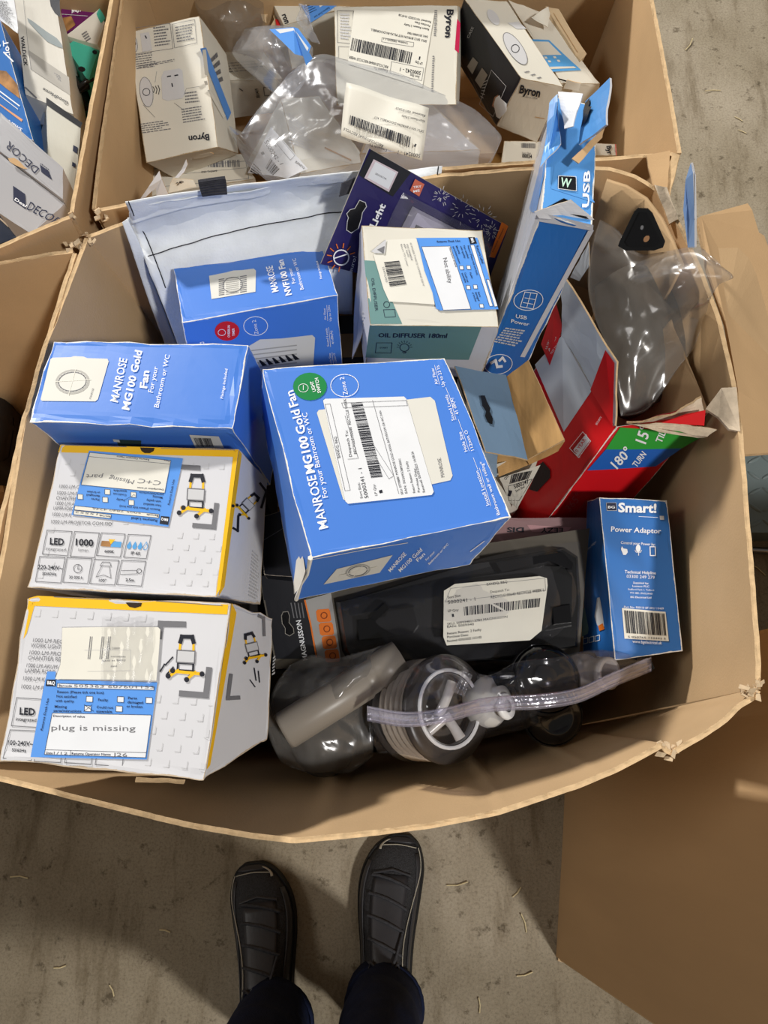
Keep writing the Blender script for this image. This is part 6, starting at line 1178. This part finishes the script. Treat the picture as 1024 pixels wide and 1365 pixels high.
B9 = Carton('doorbell_carton', 'small cream carton with black name peeping out right of the tall blue carton', [(788, 191, .64), (822, 192, .64), (823, 207, .635), (788, 208, .635)], drop=(0, .03, -.09), m=cream, amp=.0006, group='doorbell cartons in the box behind'); B9['top'].text(B9.mb('lettering'), 'Byr', cR(506, 448), cR(512, 498), 6.5, ink, bold=.03); B9['top'].line(B9.mb('red_edge'), [(820.5, 193), (821.5, 207)], 1, ink_red); B9.done()
B10 = Carton('doorbell_carton', 'cream carton at top centre with a blue returns label tilted along it', [(362, 2, .655), (420, -22, .655), (470, 8, .65), (378, 34, .65)], drop=(0, 0, -.07), m=cream, amp=.0009, group='doorbell cartons in the box behind')
T = B10['top']; T.text(B10.mb('lettering'), 'ron', cW(540, 95), cW(560, 152), 7, ink, bold=.03); lab = B10.mb('returns_label'); T.quad(lab, [cW(606, -40), cW(880, -70), cW(915, 10), cW(716, 145)], ink_blue, .0008); T.quad(B10.mb('white_field'), [cW(755, -10), cW(840, -40), cW(850, 0), cW(775, 50)], sticker_cool, .0011); T.text(B10.mb('lettering#label'), 'Returns Desk Use', cW(830, 46), cW(738, 108), 3, ink_navy, .0011); T.scribble(B10.mb('lettering#label'), [cW(660, 20), cW(740, -10), cW(760, 70), cW(700, 100)], 6, ink_navy, .0011, 3, .3)
B10.done({'white_field': 'returns_label', 'lettering#label': 'returns_label'})
t = thing('folded_card', 'beige card flap with a round finger hole, beside the tilted blue label', 'card', P(355, 20, .60)); b = MB(); b.prism([P(*cW(*p), .64) for p in ((400, 45), (490, 5), (505, 150), (470, 158), (492, 120), (478, 82), (455, 78), (440, 110), (444, 142), (420, 130))], (0, 0, -.003), mat('beige_card'  , (1, 1, 1)), kraft_edge); b.build('card_sheet', t); b = MB(); b.prism([P(*cW(*p), .642) for p in ((498, 120), (516, 120), (530, 158), (506, 160))], (0, 0, -.001), ink_red); b.build('red_edge', t)
t = thing('pink_carton', 'small white carton with a crimson corner at the top of the left wall', 'carton', P(245, 18, .56)); c = [P(230, 28, .62), P(242, 5, .62), P(262, 14, .62), P(252, 26, .62)]
b = MB(); b.prism(c, (0, .02, -.06), white_card); b.build('carton_body', t, bevel=.001); f = Face(*c); b = MB(); f.quad(b, [(240, 12), (246, 6), (258, 15), (254, 22)], mat('crimson_ink', srgb(186, 26, 74), .45), .0006, 1); b.build('crimson_corner', t, recalc=False)

# ---- clear bags
smoky_top = film('greyish_polythene', (.86, .84, .80), .13, (.60, .55, .48), .03, .18, .25, 14)
t = thing('plastic_bag', 'crumpled brownish clear bag at the back left of the box behind', 'plastic bag', P(310, 40, .55)); b = MB()
rows = pxgrid([[(258, -14, .66), (290, -20, .68), (320, -18, .68), (350, -10, .66)], [(262, 12, .67), (292, 10, .70), (326, 8, .70), (352, 20, .66)], [(280, 38, .66), (300, 40, .69), (325, 38, .69), (350, 36, .65)], [(296, 66, .63), (310, 70, .64), (322, 66, .64), (340, 56, .63)]])
pouch(b, rows, .08, smoky_top, 44, 44, .010, 16, 2); b.build('bag_film', t, weld=.0006)
t = thing('plastic_bag', 'clear plastic bag with a white and blue label, centre left of the box behind', 'plastic bag', P(370, 90, .56)); b = MB()
rows = pxgrid([[cW(310, 175, .68), cW(400, 160, .70), cW(500, 155, .71), cW(610, 165, .70), cW(640, 180, .69)], [cW(240, 290, .66), cW(350, 260, .70), cW(480, 240, .725), cW(620, 250, .72), cW(720, 270, .70)], [cW(236, 325, .65), cW(380, 340, .70), cW(500, 330, .72), cW(630, 330, .715), cW(730, 320, .69)], [cW(360, 340, .65), cW(430, 420, .68), cW(520, 430, .70), cW(620, 420, .70), cW(700, 400, .68)], [cW(440, 430, .62), cW(490, 480, .63), cW(540, 520, .64), cW(600, 500, .64), cW(680, 460, .64)]])
pouch(b, rows, .05, milky_film, 60, 50, .008, 17, 4); b.build('bag_film', t, weld=.0006)
lf_ = Face(P(*cW(462, 196), .735), P(*cW(612, 182), .735), P(*cW(715, 350), .728), P(*cW(600, 330), .735)); b = MB(); 
lf_.poly(b, [cW(*q) for q in ((462, 196), (612, 182), (640, 190), (720, 300), (700, 360), (690, 420), (670, 430), (620, 350), (560, 290))], ink_blue, .003); lf_.poly(b, [cW(*q) for q in ((500, 200), (610, 190), (705, 315), (692, 345), (620, 300))], sticker_cool, .0036); b.build('returns_label', t, recalc=False)
t = thing('clear_strip', 'twisted strip of clear film sticking up behind the white-labelled bag', 'film', P(410, 30, .66)); b = MB(); rows = pxgrid([[cW(640, 30, .75), cW(690, 40, .755)], [cW(650, 60, .74), cW(700, 90, .745)], [cW(630, 120, .73), cW(710, 140, .735)], [cW(650, 170, .725), cW(735, 210, .725)], [cW(720, 260, .71), cW(770, 280, .71)]]); b.grid(crumple(surf(rows, 12, 40), .004, 40, 3), milky_film, smooth=True); b.build('film_strip', t, solid=.0006)
# big clear bag with a carton and paper slip
C1 = Carton('doorbell_carton', 'cream carton with numbered label inside the large clear bag, left end', [(374, 132, .60), (425, 128, .61), (490, 215, .60), (400, 232, .60)], {7: (392, 250, .55), 4: (330, 215, .56)}, m=cream, amp=.001, group='doorbell cartons in the box behind')
T = C1['top']; Lf = C1['left']; m = C1.mb('lettering'); lab = C1.mb('dispatch_label'); fq = [cB(186, 500), cB(330, 664), cB(250, 700), cB(95, 680)]
LB = Face(P(*cB(190, 500), .612), P(*cB(330, 664), .612), P(*cB(250, 705), .60), P(*cB(95, 680), .58)); b = MB(); LB.quad(b, fq, sticker_cool, .004, 4); o = b.build('dispatch_label', C1.root, recalc=False); b = MB()
LB.text(b, '5000242 - 1', cB(160, 560), cB(222, 648), 6, ink, .0045, .01); LB.text(b, 'Sort Slot', cB(176, 545), cB(205, 580), 3.4, ink, .0045); LB.text(b, '1', cB(146, 602), cB(152, 612), 4.5, ink, .0045); LB.bars(b, [cB(186, 622), cB(222, 666), cB(196, 690), cB(165, 660)], ink, 12, .0045, 3); LB.text(b, 'BANDQ', cB(280, 640), cB(315, 665), 3.4, ink, .0045); LB.scribble(b, [cB(120, 640), cB(160, 680), cB(140, 694), cB(104, 676)], 4, ink, .0045); LB.frame(b, [cB(218, 540), cB(280, 612), cB(262, 630), cB(200, 556)], .5, ink_grey, .0045); o2 = b.build('lettering', o, recalc=False); o2['kind'] = 'stuff'
C1.pr.pop('dispatch_label'); T.scribble(m, [cB(250, 440), cB(320, 500), cB(360, 600), cB(250, 560)], 10, ink_dim, .0008, 5); T.line(m, [cB(392, 578), cB(490, 625)], 2, ink_gold, .0008); C1.done()
C2 = Carton('doorbell_carton', 'white carton with blue corner inside the large clear bag, under the paper slip', [(512, 118, .655), (562, 124, .655), (640, 200, .62), (480, 205, .62)], drop=(0, 0, -.06), m=white_card, amp=.001, group='doorbell cartons in the box behind'); C2['top'].quad(C2.mb('blue_corner'), [cB(640, 355), cB(720, 375), cB(705, 400), cB(632, 380)], ink_royal, .0006); C2['top'].text(C2.mb('lettering'), 'II', cB(650, 380), cB(668, 384), 5, ink_white, .0009, .03); C2.done()
t = thing('plastic_bag', 'large clear plastic bag across the box behind, holding a white slip and cartons', 'plastic bag', P(480, 170, .55)); b = MB()
rows = pxgrid([[(384, 98, .68), (425, 72, .70), (470, 82, .70), (530, 96, .70), (580, 120, .695), (628, 142, .68), (648, 158, .665)],
               [(340, 150, .66), (400, 125, .685), (455, 115, .70), (520, 130, .705), (575, 140, .70), (625, 165, .68), (668, 180, .66)],
               [(318, 180, .65), (385, 165, .665), (445, 155, .685), (515, 165, .70), (575, 175, .69), (625, 185, .67), (664, 196, .65)],
               [(305, 170, .63), (360, 205, .65), (430, 195, .66), (505, 200, .675), (575, 200, .67), (620, 205, .66), (655, 212, .64)],
               [(330, 222, .62), (370, 238, .63), (440, 232, .64), (510, 226, .645), (575, 218, .65), (615, 216, .64), (645, 218, .63)]])
pouch(b, rows, .10, milky_film, 90, 60, .009, 14, 7); b.build('bag_film', t, weld=.0006)
sl = [P(*cY(135, 48), .722), P(*cY(585, 190), .725), P(*cY(545, 470), .708), P(*cY(105, 340), .70)]
SF = Face(*sl); b = MB(); g = np.array([[SF.pt((u, v), .002 * math.sin(u * 9 + v * 3) + .003)[0] for u in np.linspace(0, 1, 14)] for v in np.linspace(0, 1, 10)]); b.grid(g, sticker, smooth=True); slip = b.build('dispatch_label', t, solid=.0004)
b = MB(); SF.bars(b, [cY(488, 352), cY(158, 232), cY(150, 280), cY(478, 408)], ink, 40, .0062, 5); o = b.build('barcode', slip, recalc=False); o['kind'] = 'stuff'
b = MB()
for s_, a, b_, h in (('Received: 10/13/2023', (568, 232), (408, 190), 3), ('Return Reason: 2 Faulty', (566, 262), (440, 232), 3), ('SKU: 5013 BYRON DOORBELL KIT', (560, 318), (290, 238), 3), ('5000241 - 1', (540, 445), (420, 425), 5), ('1', (520, 392), (512, 388), 4.5), ('Despatch To:', (360, 420), (262, 385), 3.4), ('RECYCLE100640 RECYCLE', (340, 395), (125, 300), 3.6)):
    SF.text(b, s_, cY(*a), cY(*b_), h, ink, .0062, .008)
o = b.build('lettering', slip, recalc=False); o['kind'] = 'stuff'

# ================================================================ far left box: lighting cartons
def tilt(name, label, near, drop, m, **k): return Carton(name, label, near, drop=drop, m=m, **k)
DA = tilt('lamp_carton', 'white carton with upside-down black lettering and torn hole, upper at far left', [(0, 150, .735), (84, 224, .728), (84, 266, .715), (-2, 200, .725)], (-.01, 0, -.10), white_dim, amp=.0007, group='white black-lettered cartons at far left')
T = DA['top']; m = DA.mb('lettering'); T.text(m, 'DECOR', c1(382, 612), c1(92, 345), 9.5, ink_navy, bold=.004)
lg = DA.mb('logo'); T.poly(lg, [c1(385, 572), c1(470, 636), c1(502, 720), c1(400, 645)], ink_navy, .0006); T.text(lg, 'Deal', c1(474, 618), c1(398, 558), 2.4, ink_navy, .0008)
T.poly(DA.mb('torn_hole'), [c1(*q) for q in ((78, 512), (140, 508), (190, 540), (235, 592), (270, 615), (225, 612), (150, 578), (96, 545))], kraft, .0006); DA.done()
DB = tilt('lamp_carton', 'white carton with black square emblem and upright lettering, lower at far left', [(-4, 202, .722), (86, 272, .708), (42, 312, .695), (-4, 282, .70)], (0, 0, -.10), white_dim, amp=.0007, group='white black-lettered cartons at far left')
T = DB['top']; m = DB.mb('lettering'); T.text(m, 'DECOR', c1(258, 1000), c1(540, 1150), 12, ink_navy, bold=.004)
lg = DB.mb('logo'); T.quad(lg, [c1(128, 775), c1(244, 855), c1(250, 1000), c1(130, 918)], ink_navy, .0006); T.text(lg, 'Deal', c1(140, 912), c1(246, 982), 4, ink_white, .0009, .02); DB.done()
NB = tilt('navy_carton', 'dark navy carton with torn string edge at the bottom of the far left box', [(-4, 282, .66), (36, 308, .655), (28, 316, .65), (-6, 326, .65)], (0, 0, -.08), mat('navy_card', srgb(26, 34, 52), .4, .1, 10), amp=.0012); NB['top'].line(NB.mb('torn_paper'), [c1(10, 1095), c1(80, 1160), c1(150, 1190), c1(230, 1230)], 2, torn, .001); NB.done()
LC = tilt('cream_carton', 'grey-cream carton with black top edge standing behind the white lettered cartons', [(63, 138, .70), (108, 164, .70), (100, 268, .665), (64, 268, .67)], (-.045, -.01, -.07), mat('grey_cream_card', srgb(198, 196, 184), .55, .03, 9, .08, 60, .3), amp=.0007)
T = LC['top']; T.quad(LC.mb('black_band'), [(62, 130), (110, 164), (108, 171), (62, 140)], black_card, .0006); m = LC.mb('printed_panel'); T.quad(m, [c1(705, 385), c1(748, 410), c1(742, 470), c1(700, 442)], ink_navy, .0006); T.quad(m, [c1(695, 545), c1(728, 565), c1(724, 602), c1(692, 585)], ink_navy, .0006)
Lf = LC['left']; Lf.quad(LC.mb('black_band#left'), [(35, 138), (62, 128), (62, 140), (36, 148)], black_card, .0006); Lf.quad(LC.mb('handwritten_label'), [c1(370, 62), c1(435, 70), c1(432, 190), c1(365, 185)], sticker, .0006); Lf.text(LC.mb('lettering'), '180', c1(385, 160), c1(392, 100), 4, ink_grey, .0009); LC.done()
WD = tilt('lamp_carton', 'tall beige-white carton with a grey lamp drawing and upside-down lettering', [(18, -6, .735), (72, -14, .735), (97, 152, .70), (34, 126, .70)], (-.02, .0, -.12), mat('stone_card', srgb(208, 204, 194), .5, .03, 9, .06, 60, .3), amp=.0007)
T = WD['top']; m = WD.mb('lettering'); T.text(m, 'WALDECK', cZ(190, 335), cZ(222, 602), 4.8, ink, bold=.02); T.line(m, [cZ(215, 0), cZ(262, 460), cZ(288, 640)], .4, ink_grey)
T.poly(WD.mb('grey_panel'), [cZ(262, 458), cZ(630, 705), cZ(642, 870), cZ(280, 630)], mat('mid_grey_ink', srgb(168, 164, 156), .5), .0005); T.scribble(m, [cZ(370, 590), cZ(600, 720), cZ(610, 780), cZ(440, 680)], 4, ink_grey, .0009, 3, .5)
T.text(m, 'GoodHome', cZ(630, 935), cZ(400, 800), 4.6, ink, bold=.01); T.poly(WD.mb('lamp_picture'), [cZ(*q) for q in ((250, 165), (300, 195), (420, 285), (520, 350), (560, 400), (575, 440), (530, 430), (430, 380), (340, 290), (262, 205))], mat('lamp_grey_ink', srgb(136, 146, 148), .4), .0006); T.poly(WD.mb('black_emblem'), [cZ(*q) for q in ((455, 0), (545, 0), (552, 160), (500, 120), (465, 60))], ink, .0006)
T.line(WD.mb('lamp_arm_picture'), [cZ(235, 800), cZ(330, 890)], 2, ink_grey, .0006); WD.done()
SB = tilt('bulb_carton', 'royal blue carton with white lettering and a food picture at the left edge', [(-40, -2, .74), (0, 25, .74), (44, 188, .70), (-30, 152, .70)], (0, 0, -.10), blue_dk, amp=.0008)
T = SB['top']; m = SB.mb('lettering'); T.text(m, '.loT', cZ(95, 505), cZ(75, 365), 8, ink_white, bold=.02); T.text(m, 'SaD', cZ(10, 430), cZ(-20, 300), 10, ink_white, bold=.02); T.text(m, 'Smart', c1(220, 232), c1(90, 145), 3.6, ink_white, bold=.02); T.line(m, [cZ(5, 835), cZ(178, 965)], 1.6, ink_white); T.line(m, [cZ(0, 870), cZ(165, 995)], .9, ink_white); T.line(m, [cZ(40, 480), cZ(120, 560)], 2, ink_white)
T.poly(SB.mb('food_picture'), [cZ(*q) for q in ((-10, 640), (60, 650), (120, 720), (160, 770), (185, 900), (90, 830), (-10, 750))], ink_gold, .0006); T.quad(SB.mb('peach_band'), [cZ(-10, 950), cZ(0, 945), cZ(210, 1090), cZ(200, 1110)], mat('peach_ink', srgb(222, 160, 120), .5), .0006); SB.done()
SH = thing('leaflet', 'white printed leaflet behind the royal blue carton at the top left corner', 'leaflet', P(8, 20, .68)); b = MB(); lq = [P(-20, -10, .742), P(18, -6, .75), P(23, 44, .74), P(-16, 14, .735)]; f = slab(b, lq, .001, sticker_cool, white_card, white_card); b.build('sheet', SH); b = MB(); f.scribble(b, [(-10, 0), (16, 2), (21, 40), (-5, 18)], 16, ink_grey, .0008, 3, .4); o = b.build('lettering', SH, recalc=False); o['kind'] = 'stuff'
PU = tilt('plum_carton', 'plum carton reading 60 upside down with a brown picture, top of the far left box', [(80, -12, .66), (126, -14, .66), (128, 24, .655), (84, 46, .65)], (0, 0, -.08), plum_card, amp=.0007); T = PU['top']; T.text(PU.mb('lettering'), '60w', cZ(735, 60), cZ(645, 90), 7, ink_white, bold=.03); T.quad(PU.mb('brown_picture'), [cZ(570, 165), cZ(650, 150), cZ(690, 230), cZ(600, 300)], ink_gold, .0006); T.line(PU.mb('white_line'), [cZ(565, 132), cZ(800, 150)], .7, ink_dim); PU.done()
PV = tilt('plum_carton', 'dark violet carton corner beside the plum one at the divider', [(124, -8, .655), (148, -10, .655), (146, 12, .65), (130, 14, .65)], (0, 0, -.08), mat('violet_card', srgb(78, 30, 110), .4), amp=.0006); PV['top'].line(PV.mb('printed_lines'), [(130, 2), (142, 4)], 1, ink_dim); PV.done()
M1_ = tilt('mint_carton', 'mint green carton with a round black hole, nearest the divider', [(88, 62, .66), (106, 48, .665), (132, 66, .655), (118, 108, .645)], (-.01, 0, -.08), mint_card, amp=.0007); M1_['top'].disc(M1_.mb('round_hole'), cZ(745, 632), 5, black_plastic, .0008, (1, .3), 3.5); M1_['top'].disc(M1_.mb('round_hole#b'), cZ(865, 478), 3.4, black_plastic, .0008, (1, .3), 2.6); M1_.done()
M2_ = tilt('mint_carton', 'mint and white carton lying open above the holed mint carton', [(88, 48, .67), (132, 12, .675), (140, 30, .67), (130, 60, .665)], (0, .01, -.05), sticker, mats=dict(right=mint_card, back=mint_card), amp=.0007); M2_['top'].quad(M2_.mb('mint_end'), [cZ(880, 130), cZ(905, 80), cZ(960, 170), cZ(920, 215)], mint_card, .0006); M2_['top'].scribble(M2_.mb('lettering'), [cZ(740, 310), cZ(800, 270), cZ(850, 350), cZ(790, 390)], 4, ink_grey, .0008, 3); M2_.done()
M3_ = tilt('teal_carton', 'dark teal carton low beside the grey-cream carton', [(98, 140, .58), (118, 120, .58), (122, 150, .57), (104, 168, .57)], (0, 0, -.06), mat('dark_teal_card', srgb(30, 86, 80), .45, .08, 12), amp=.0006); M3_['top'].line(M3_.mb('printed_lines'), [(104, 138), (116, 128)], 1.2, ink_dim); M3_.done()
t = thing('black_cable', 'black coiled cable between the mint and teal cartons', 'cable', P(108, 114, .58)); b = MB(); b.tube([P(*cZ(640, 700), .63), P(*cZ(700, 720), .64), P(*cZ(730, 790), .64), P(*cZ(790, 740), .645), P(*cZ(830, 720), .64), P(*cZ(800, 790), .635), P(*cZ(720, 820), .63)], .004, black_plastic, 8); b.build('cable', t)
b = MB(); b.lathe(P(*cZ(680, 830), .61), (0, .2, 1), [(0, -.02), (.018, -.02), (.02, 0), (.014, .01), (0, .011)], black_plastic, 16); b.build('plug', t)

# ---- left near box: a few dark things at the bottom
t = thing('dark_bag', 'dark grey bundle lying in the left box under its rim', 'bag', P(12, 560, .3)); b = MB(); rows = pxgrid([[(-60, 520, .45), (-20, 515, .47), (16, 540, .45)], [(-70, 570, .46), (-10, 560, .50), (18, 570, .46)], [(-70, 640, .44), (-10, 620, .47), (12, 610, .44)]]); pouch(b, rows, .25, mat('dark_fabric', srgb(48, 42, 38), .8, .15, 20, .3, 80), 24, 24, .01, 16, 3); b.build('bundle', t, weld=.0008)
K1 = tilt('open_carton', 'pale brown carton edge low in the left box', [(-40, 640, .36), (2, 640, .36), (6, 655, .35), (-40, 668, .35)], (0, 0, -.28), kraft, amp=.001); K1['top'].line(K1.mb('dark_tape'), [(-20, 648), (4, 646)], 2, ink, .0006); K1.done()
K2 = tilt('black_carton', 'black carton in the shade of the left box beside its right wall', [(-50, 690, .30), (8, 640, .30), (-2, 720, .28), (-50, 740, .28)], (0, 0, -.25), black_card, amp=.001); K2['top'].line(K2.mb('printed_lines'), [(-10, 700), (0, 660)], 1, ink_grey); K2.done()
# ================================================================ the person: shoes and trouser legs
denim = mat('dark_blue_denim', srgb(24, 32, 58), .85, .12, 60, .4, 500, .15)
mesh_black = mat('black_knit_mesh', srgb(44, 44, 47), .6, .3, 420, .6, 600, .3)
shoe_syn = mat('black_synthetic_leather', srgb(52, 52, 56), .4, .08, 30, .1, 200, .4)
sole_m = mat('black_rubber', srgb(16, 16, 17), .7, .1, 40, .2, 200, .3)
silver_tr = mat('reflective_trim', srgb(170, 164, 150), .35, .05, 60, .0)
lace_m = mat('black_lace', srgb(58, 58, 62), .8, .2, 300, .4, 600)
person = thing('person', 'person standing before the front box in dark blue jeans and black mesh running shoes', 'person', (-.14, -.34, 0))
def shoe(toe, heel, s):
    """toe, heel: ground points; s = -1 left foot, 1 right foot"""
    toe = np.array([toe[0], toe[1], 0]); heel = np.array([heel[0], heel[1], 0]); ax = nrm(toe - heel); L = np.linalg.norm(toe - heel); lat = np.array([ax[1], -ax[0], 0]); up = np.array([0, 0, 1.0])
    prof = [(0, .022, .060, 0), (.03, .030, .085, 0), (.12, .035, .098, 0), (.26, .037, .100, 0), (.38, .038, .094, .001), (.50, .041, .082, .003), (.62, .046, .068, .004), (.74, .049, .057, .003), (.84, .047, .050, -.001), (.92, .038, .044, -.005), (.97, .026, .037, -.009), (1.0, .010, .028, -.012)]
    rows = []; n = 20
    T_ = cr(np.array([[list(p)] for p in prof]), 34)[:, 0]
    for t_, w, h, o in T_:
        r = []
        for k in range(n + 1):
            a = math.pi * k / n; x = math.cos(a); z = math.sin(a)
            r.append(heel + ax * (t_ * L) + lat * (w * np.sign(x) * abs(x) ** .72 + o * -s) + up * (.024 + (h - .024) * z ** .85))
        rows.append(r)
    root = MB(); root.grid(rows, mesh_black, smooth=True); root.add(rows[0], [tuple(range(n + 1))], mesh_black)
    sh = root.build('shoe', person); G = np.array(rows)
    sm = MB(); sr = []
    for t_, w, h, o in T_:
        c = heel + ax * (t_ * L * 1.012 - .002) + lat * (o * -s); w += .0045
        sr.append([c - lat * w * .93 + up * .0, c - lat * w + up * .012, c - lat * (w - .002) + up * .029, c + lat * (w - .002) + up * .029, c + lat * w + up * .012, c + lat * w * .93, c - lat * w * .93])
    sm.grid(sr, sole_m, smooth=False); sm.add(sr[0][:6], [tuple(range(6))], sole_m); sm.add(sr[-1][:6], [tuple(range(6))], sole_m); sm.build('sole', sh)
    def at(t_, a, e=.001):
        i = t_ * 33; k = a * n; i0 = min(int(i), 32); k0 = min(int(k), n - 1); q = G[i0, k0] * (1 - i + i0) * (1 - k + k0) + G[i0 + 1, k0] * (i - i0) * (1 - k + k0) + G[i0, k0 + 1] * (1 - i + i0) * (k - k0) + G[i0 + 1, k0 + 1] * (i - i0) * (k - k0)
        nn = nrm(q - (heel + ax * (t_ * L) + up * .02)); return q + nn * e
    def patch(name, m, f, nu=10, nv=6, e=.0014):
        b = MB(); b.grid([[at(*f(u, v), e) for u in np.linspace(0, 1, nu)] for v in np.linspace(0, 1, nv)], m, smooth=True); return b.build(name, sh, solid=.001)
    inner = 0 if s > 0 else 1                      # a runs right (0) to left (1) of the foot
    q = lambda a: a if s > 0 else 1 - a
    patch('toe_cap', shoe_syn, lambda u, v: (.905 + .085 * v, .06 + .88 * u), 14, 6)
    patch('toe_trim', silver_tr, lambda u, v: (.83 + .10 * u + .0 * v, q(.71 + .055 * v + .05 * math.sin(u * 3.14))), 10, 4, .0024)
    patch('side_overlay', shoe_syn, lambda u, v: (.30 + .52 * u, q(.08 + .10 * v + .07 * u)), 14, 5)
    patch('side_overlay', shoe_syn, lambda u, v: (.30 + .46 * u, q(.78 + .12 * v)), 14, 5)
    b = MB(); b.tube([at(.26 + .60 * u, q(.21 + .10 * math.sin(u * 5)), .0022) for u in np.linspace(0, 1, 20)], .0009, silver_tr, 5); b.build('piping', sh)
    b = MB(); b.tube([at(.88 - .04 * abs(u - .5), .2 + .6 * u, .0022) for u in np.linspace(0, 1, 16)], .0008, silver_tr, 5); b.build('piping', sh)
    patch('tongue', shoe_syn, lambda u, v: (.30 + .40 * v, .36 + .28 * u), 8, 10, .0028)
    b = MB(); b.tube([at(.70, .34, .004), at(.72, .5, .005), at(.70, .66, .004)], .0022, shoe_syn, 6); b.build('eyelet_bar', sh)
    for k in range(5):
        t_ = .36 + k * .072; b = MB(); b.tube([at(t_, .33, .004), at(t_ + .012, .42, .0062), at(t_ + .028, .5, .0068), at(t_ + .040, .58, .0062), at(t_ + .045, .67, .004)], .0024, lace_m, 6); b.build('lace', sh)
    b = MB()
    for d_ in (-1, 1): b.tube([at(.36, .5, .008), at(.33, .5 + d_ * .08, .014), at(.36, .5 + d_ * .16, .012), at(.41, .5 + d_ * .12, .010), at(.37, .5, .009)], .0023, lace_m, 6)
    b.tube([at(.36, .5, .008), at(.42, .42, .010), at(.50, .36, .008)], .0022, lace_m, 6); b.build('lace_bow', sh)
    return sh
shoe(P(527, 1113, .02), P(508, 1402, .02), 1)
shoe(P(346, 1150, .02), P(362, 1430, .02), -1)
sock_m = mat('black_sock', srgb(22, 22, 25), .9, .1, 200, .4, 500)
# legs
def leg_path(ank, knee, hip): return np.array([ank, ank * .5 + knee * .5 + np.array([0, .01, 0]), knee, knee * .5 + hip * .5, hip])
aR, aL = P(512, 1345, .09), P(364, 1368, .09)
kR, kL = np.array([aR[0] + .0, aR[1] - .02, .48]), np.array([aL[0] + .01, aL[1] - .02, .48]); hR, hL = np.array([-.10, -.50, .90]), np.array([-.23, -.50, .90])
skin = mat('skin', srgb(180, 130, 105), .55, .04, 30)
bm = bmesh.new(); me = bpy.data.meshes.new('body')
vv = [(hR + hL) / 2 + np.array([0, 0, .04]), hR, (kR), aR + (0, .0, .02), aR + (.0, .03, -.045), hL, kL, aL + (0, 0, .02), aL + (0, .03, -.045)]
o0 = np.array(ORG[person.name]); me.from_pydata([tuple(v - o0) for v in vv], [(0, 1), (1, 2), (2, 3), (3, 4), (0, 5), (5, 6), (6, 7), (7, 8)], []); bm.free()
body = bpy.data.objects.new('body', me); COL.objects.link(body); body.parent = person; me.materials.append(skin)
sk = body.modifiers.new('s', 'SKIN'); rad = [.10, .075, .046, .030, .016, .075, .046, .030, .016]
if not me.skin_vertices: 
    bpy.context.view_layer.objects.active = body
for i, r in enumerate(rad): me.skin_vertices[0].data[i].radius = (r, r)
me.skin_vertices[0].data[0].use_root = True
ss = body.modifiers.new('d', 'SUBSURF'); ss.levels = 1; ss.render_levels = 1
b = MB()
for ank, knee, hip, sd in ((aR, kR, hR, 1), (aL, kL, hL, 5)):
    pth = cr(np.array([[p] for p in leg_path(ank + np.array([0, 0, -.012]), knee, hip)]), 44)[:, 0]; rows = []
    for i, c in enumerate(pth):
        t_ = i / 43; r = .057 + .004 * math.sin(t_ * 9) + .032 * max(0, t_ - .35) / .65 + (.004 if i == 0 else 0)
        row = []
        for k in range(29):
            a = 2 * math.pi * k / 28; w = 1 + .07 * nz((math.cos(a), math.sin(a), c[2] * 9), 1.4, sd) + (.10 * nz((math.cos(a) * .5, math.sin(a) * .5, c[2] * 34), 1.0, sd) if t_ < .3 or .42 < t_ < .6 else 0)
            row.append(c + np.array([math.cos(a) * r * .92 * w, math.sin(a) * r * 1.06 * w, .006 * math.sin(a * 2 + sd) * (1 - t_)]))
        rows.append(row)
    b.grid(rows, denim, smooth=True)
pr_ = []
for z, rx, ry in ((.86, .155, .105), (.92, .17, .12), (.98, .165, .118), (1.04, .158, .108)):
    pr_.append([np.array([-.165 + rx * math.cos(a), -.50 + ry * math.sin(a), z]) for a in np.linspace(0, 2 * math.pi, 29)])
b.grid(pr_, denim, smooth=True); b.add(pr_[-1][:28], [tuple(range(28))], denim); b.build('trousers', person, solid=.002)
for ank in (aR, aL):
    b = MB(); b.lathe(ank + np.array([0, 0, -.012]), (0, 0, 1), [(.058, 0), (.062, .001), (.062, .012), (.058, .013)], denim, 28); b.build('hem', person)
for ank in (aR, aL):
    b = MB(); b.lathe(np.array([ank[0], ank[1] + .004, .06]), (0, .05, 1), [(.050, 0), (.049, .03), (.046, .06), (.044, .10)], sock_m, 24); b.build('sock', person, solid=.002)
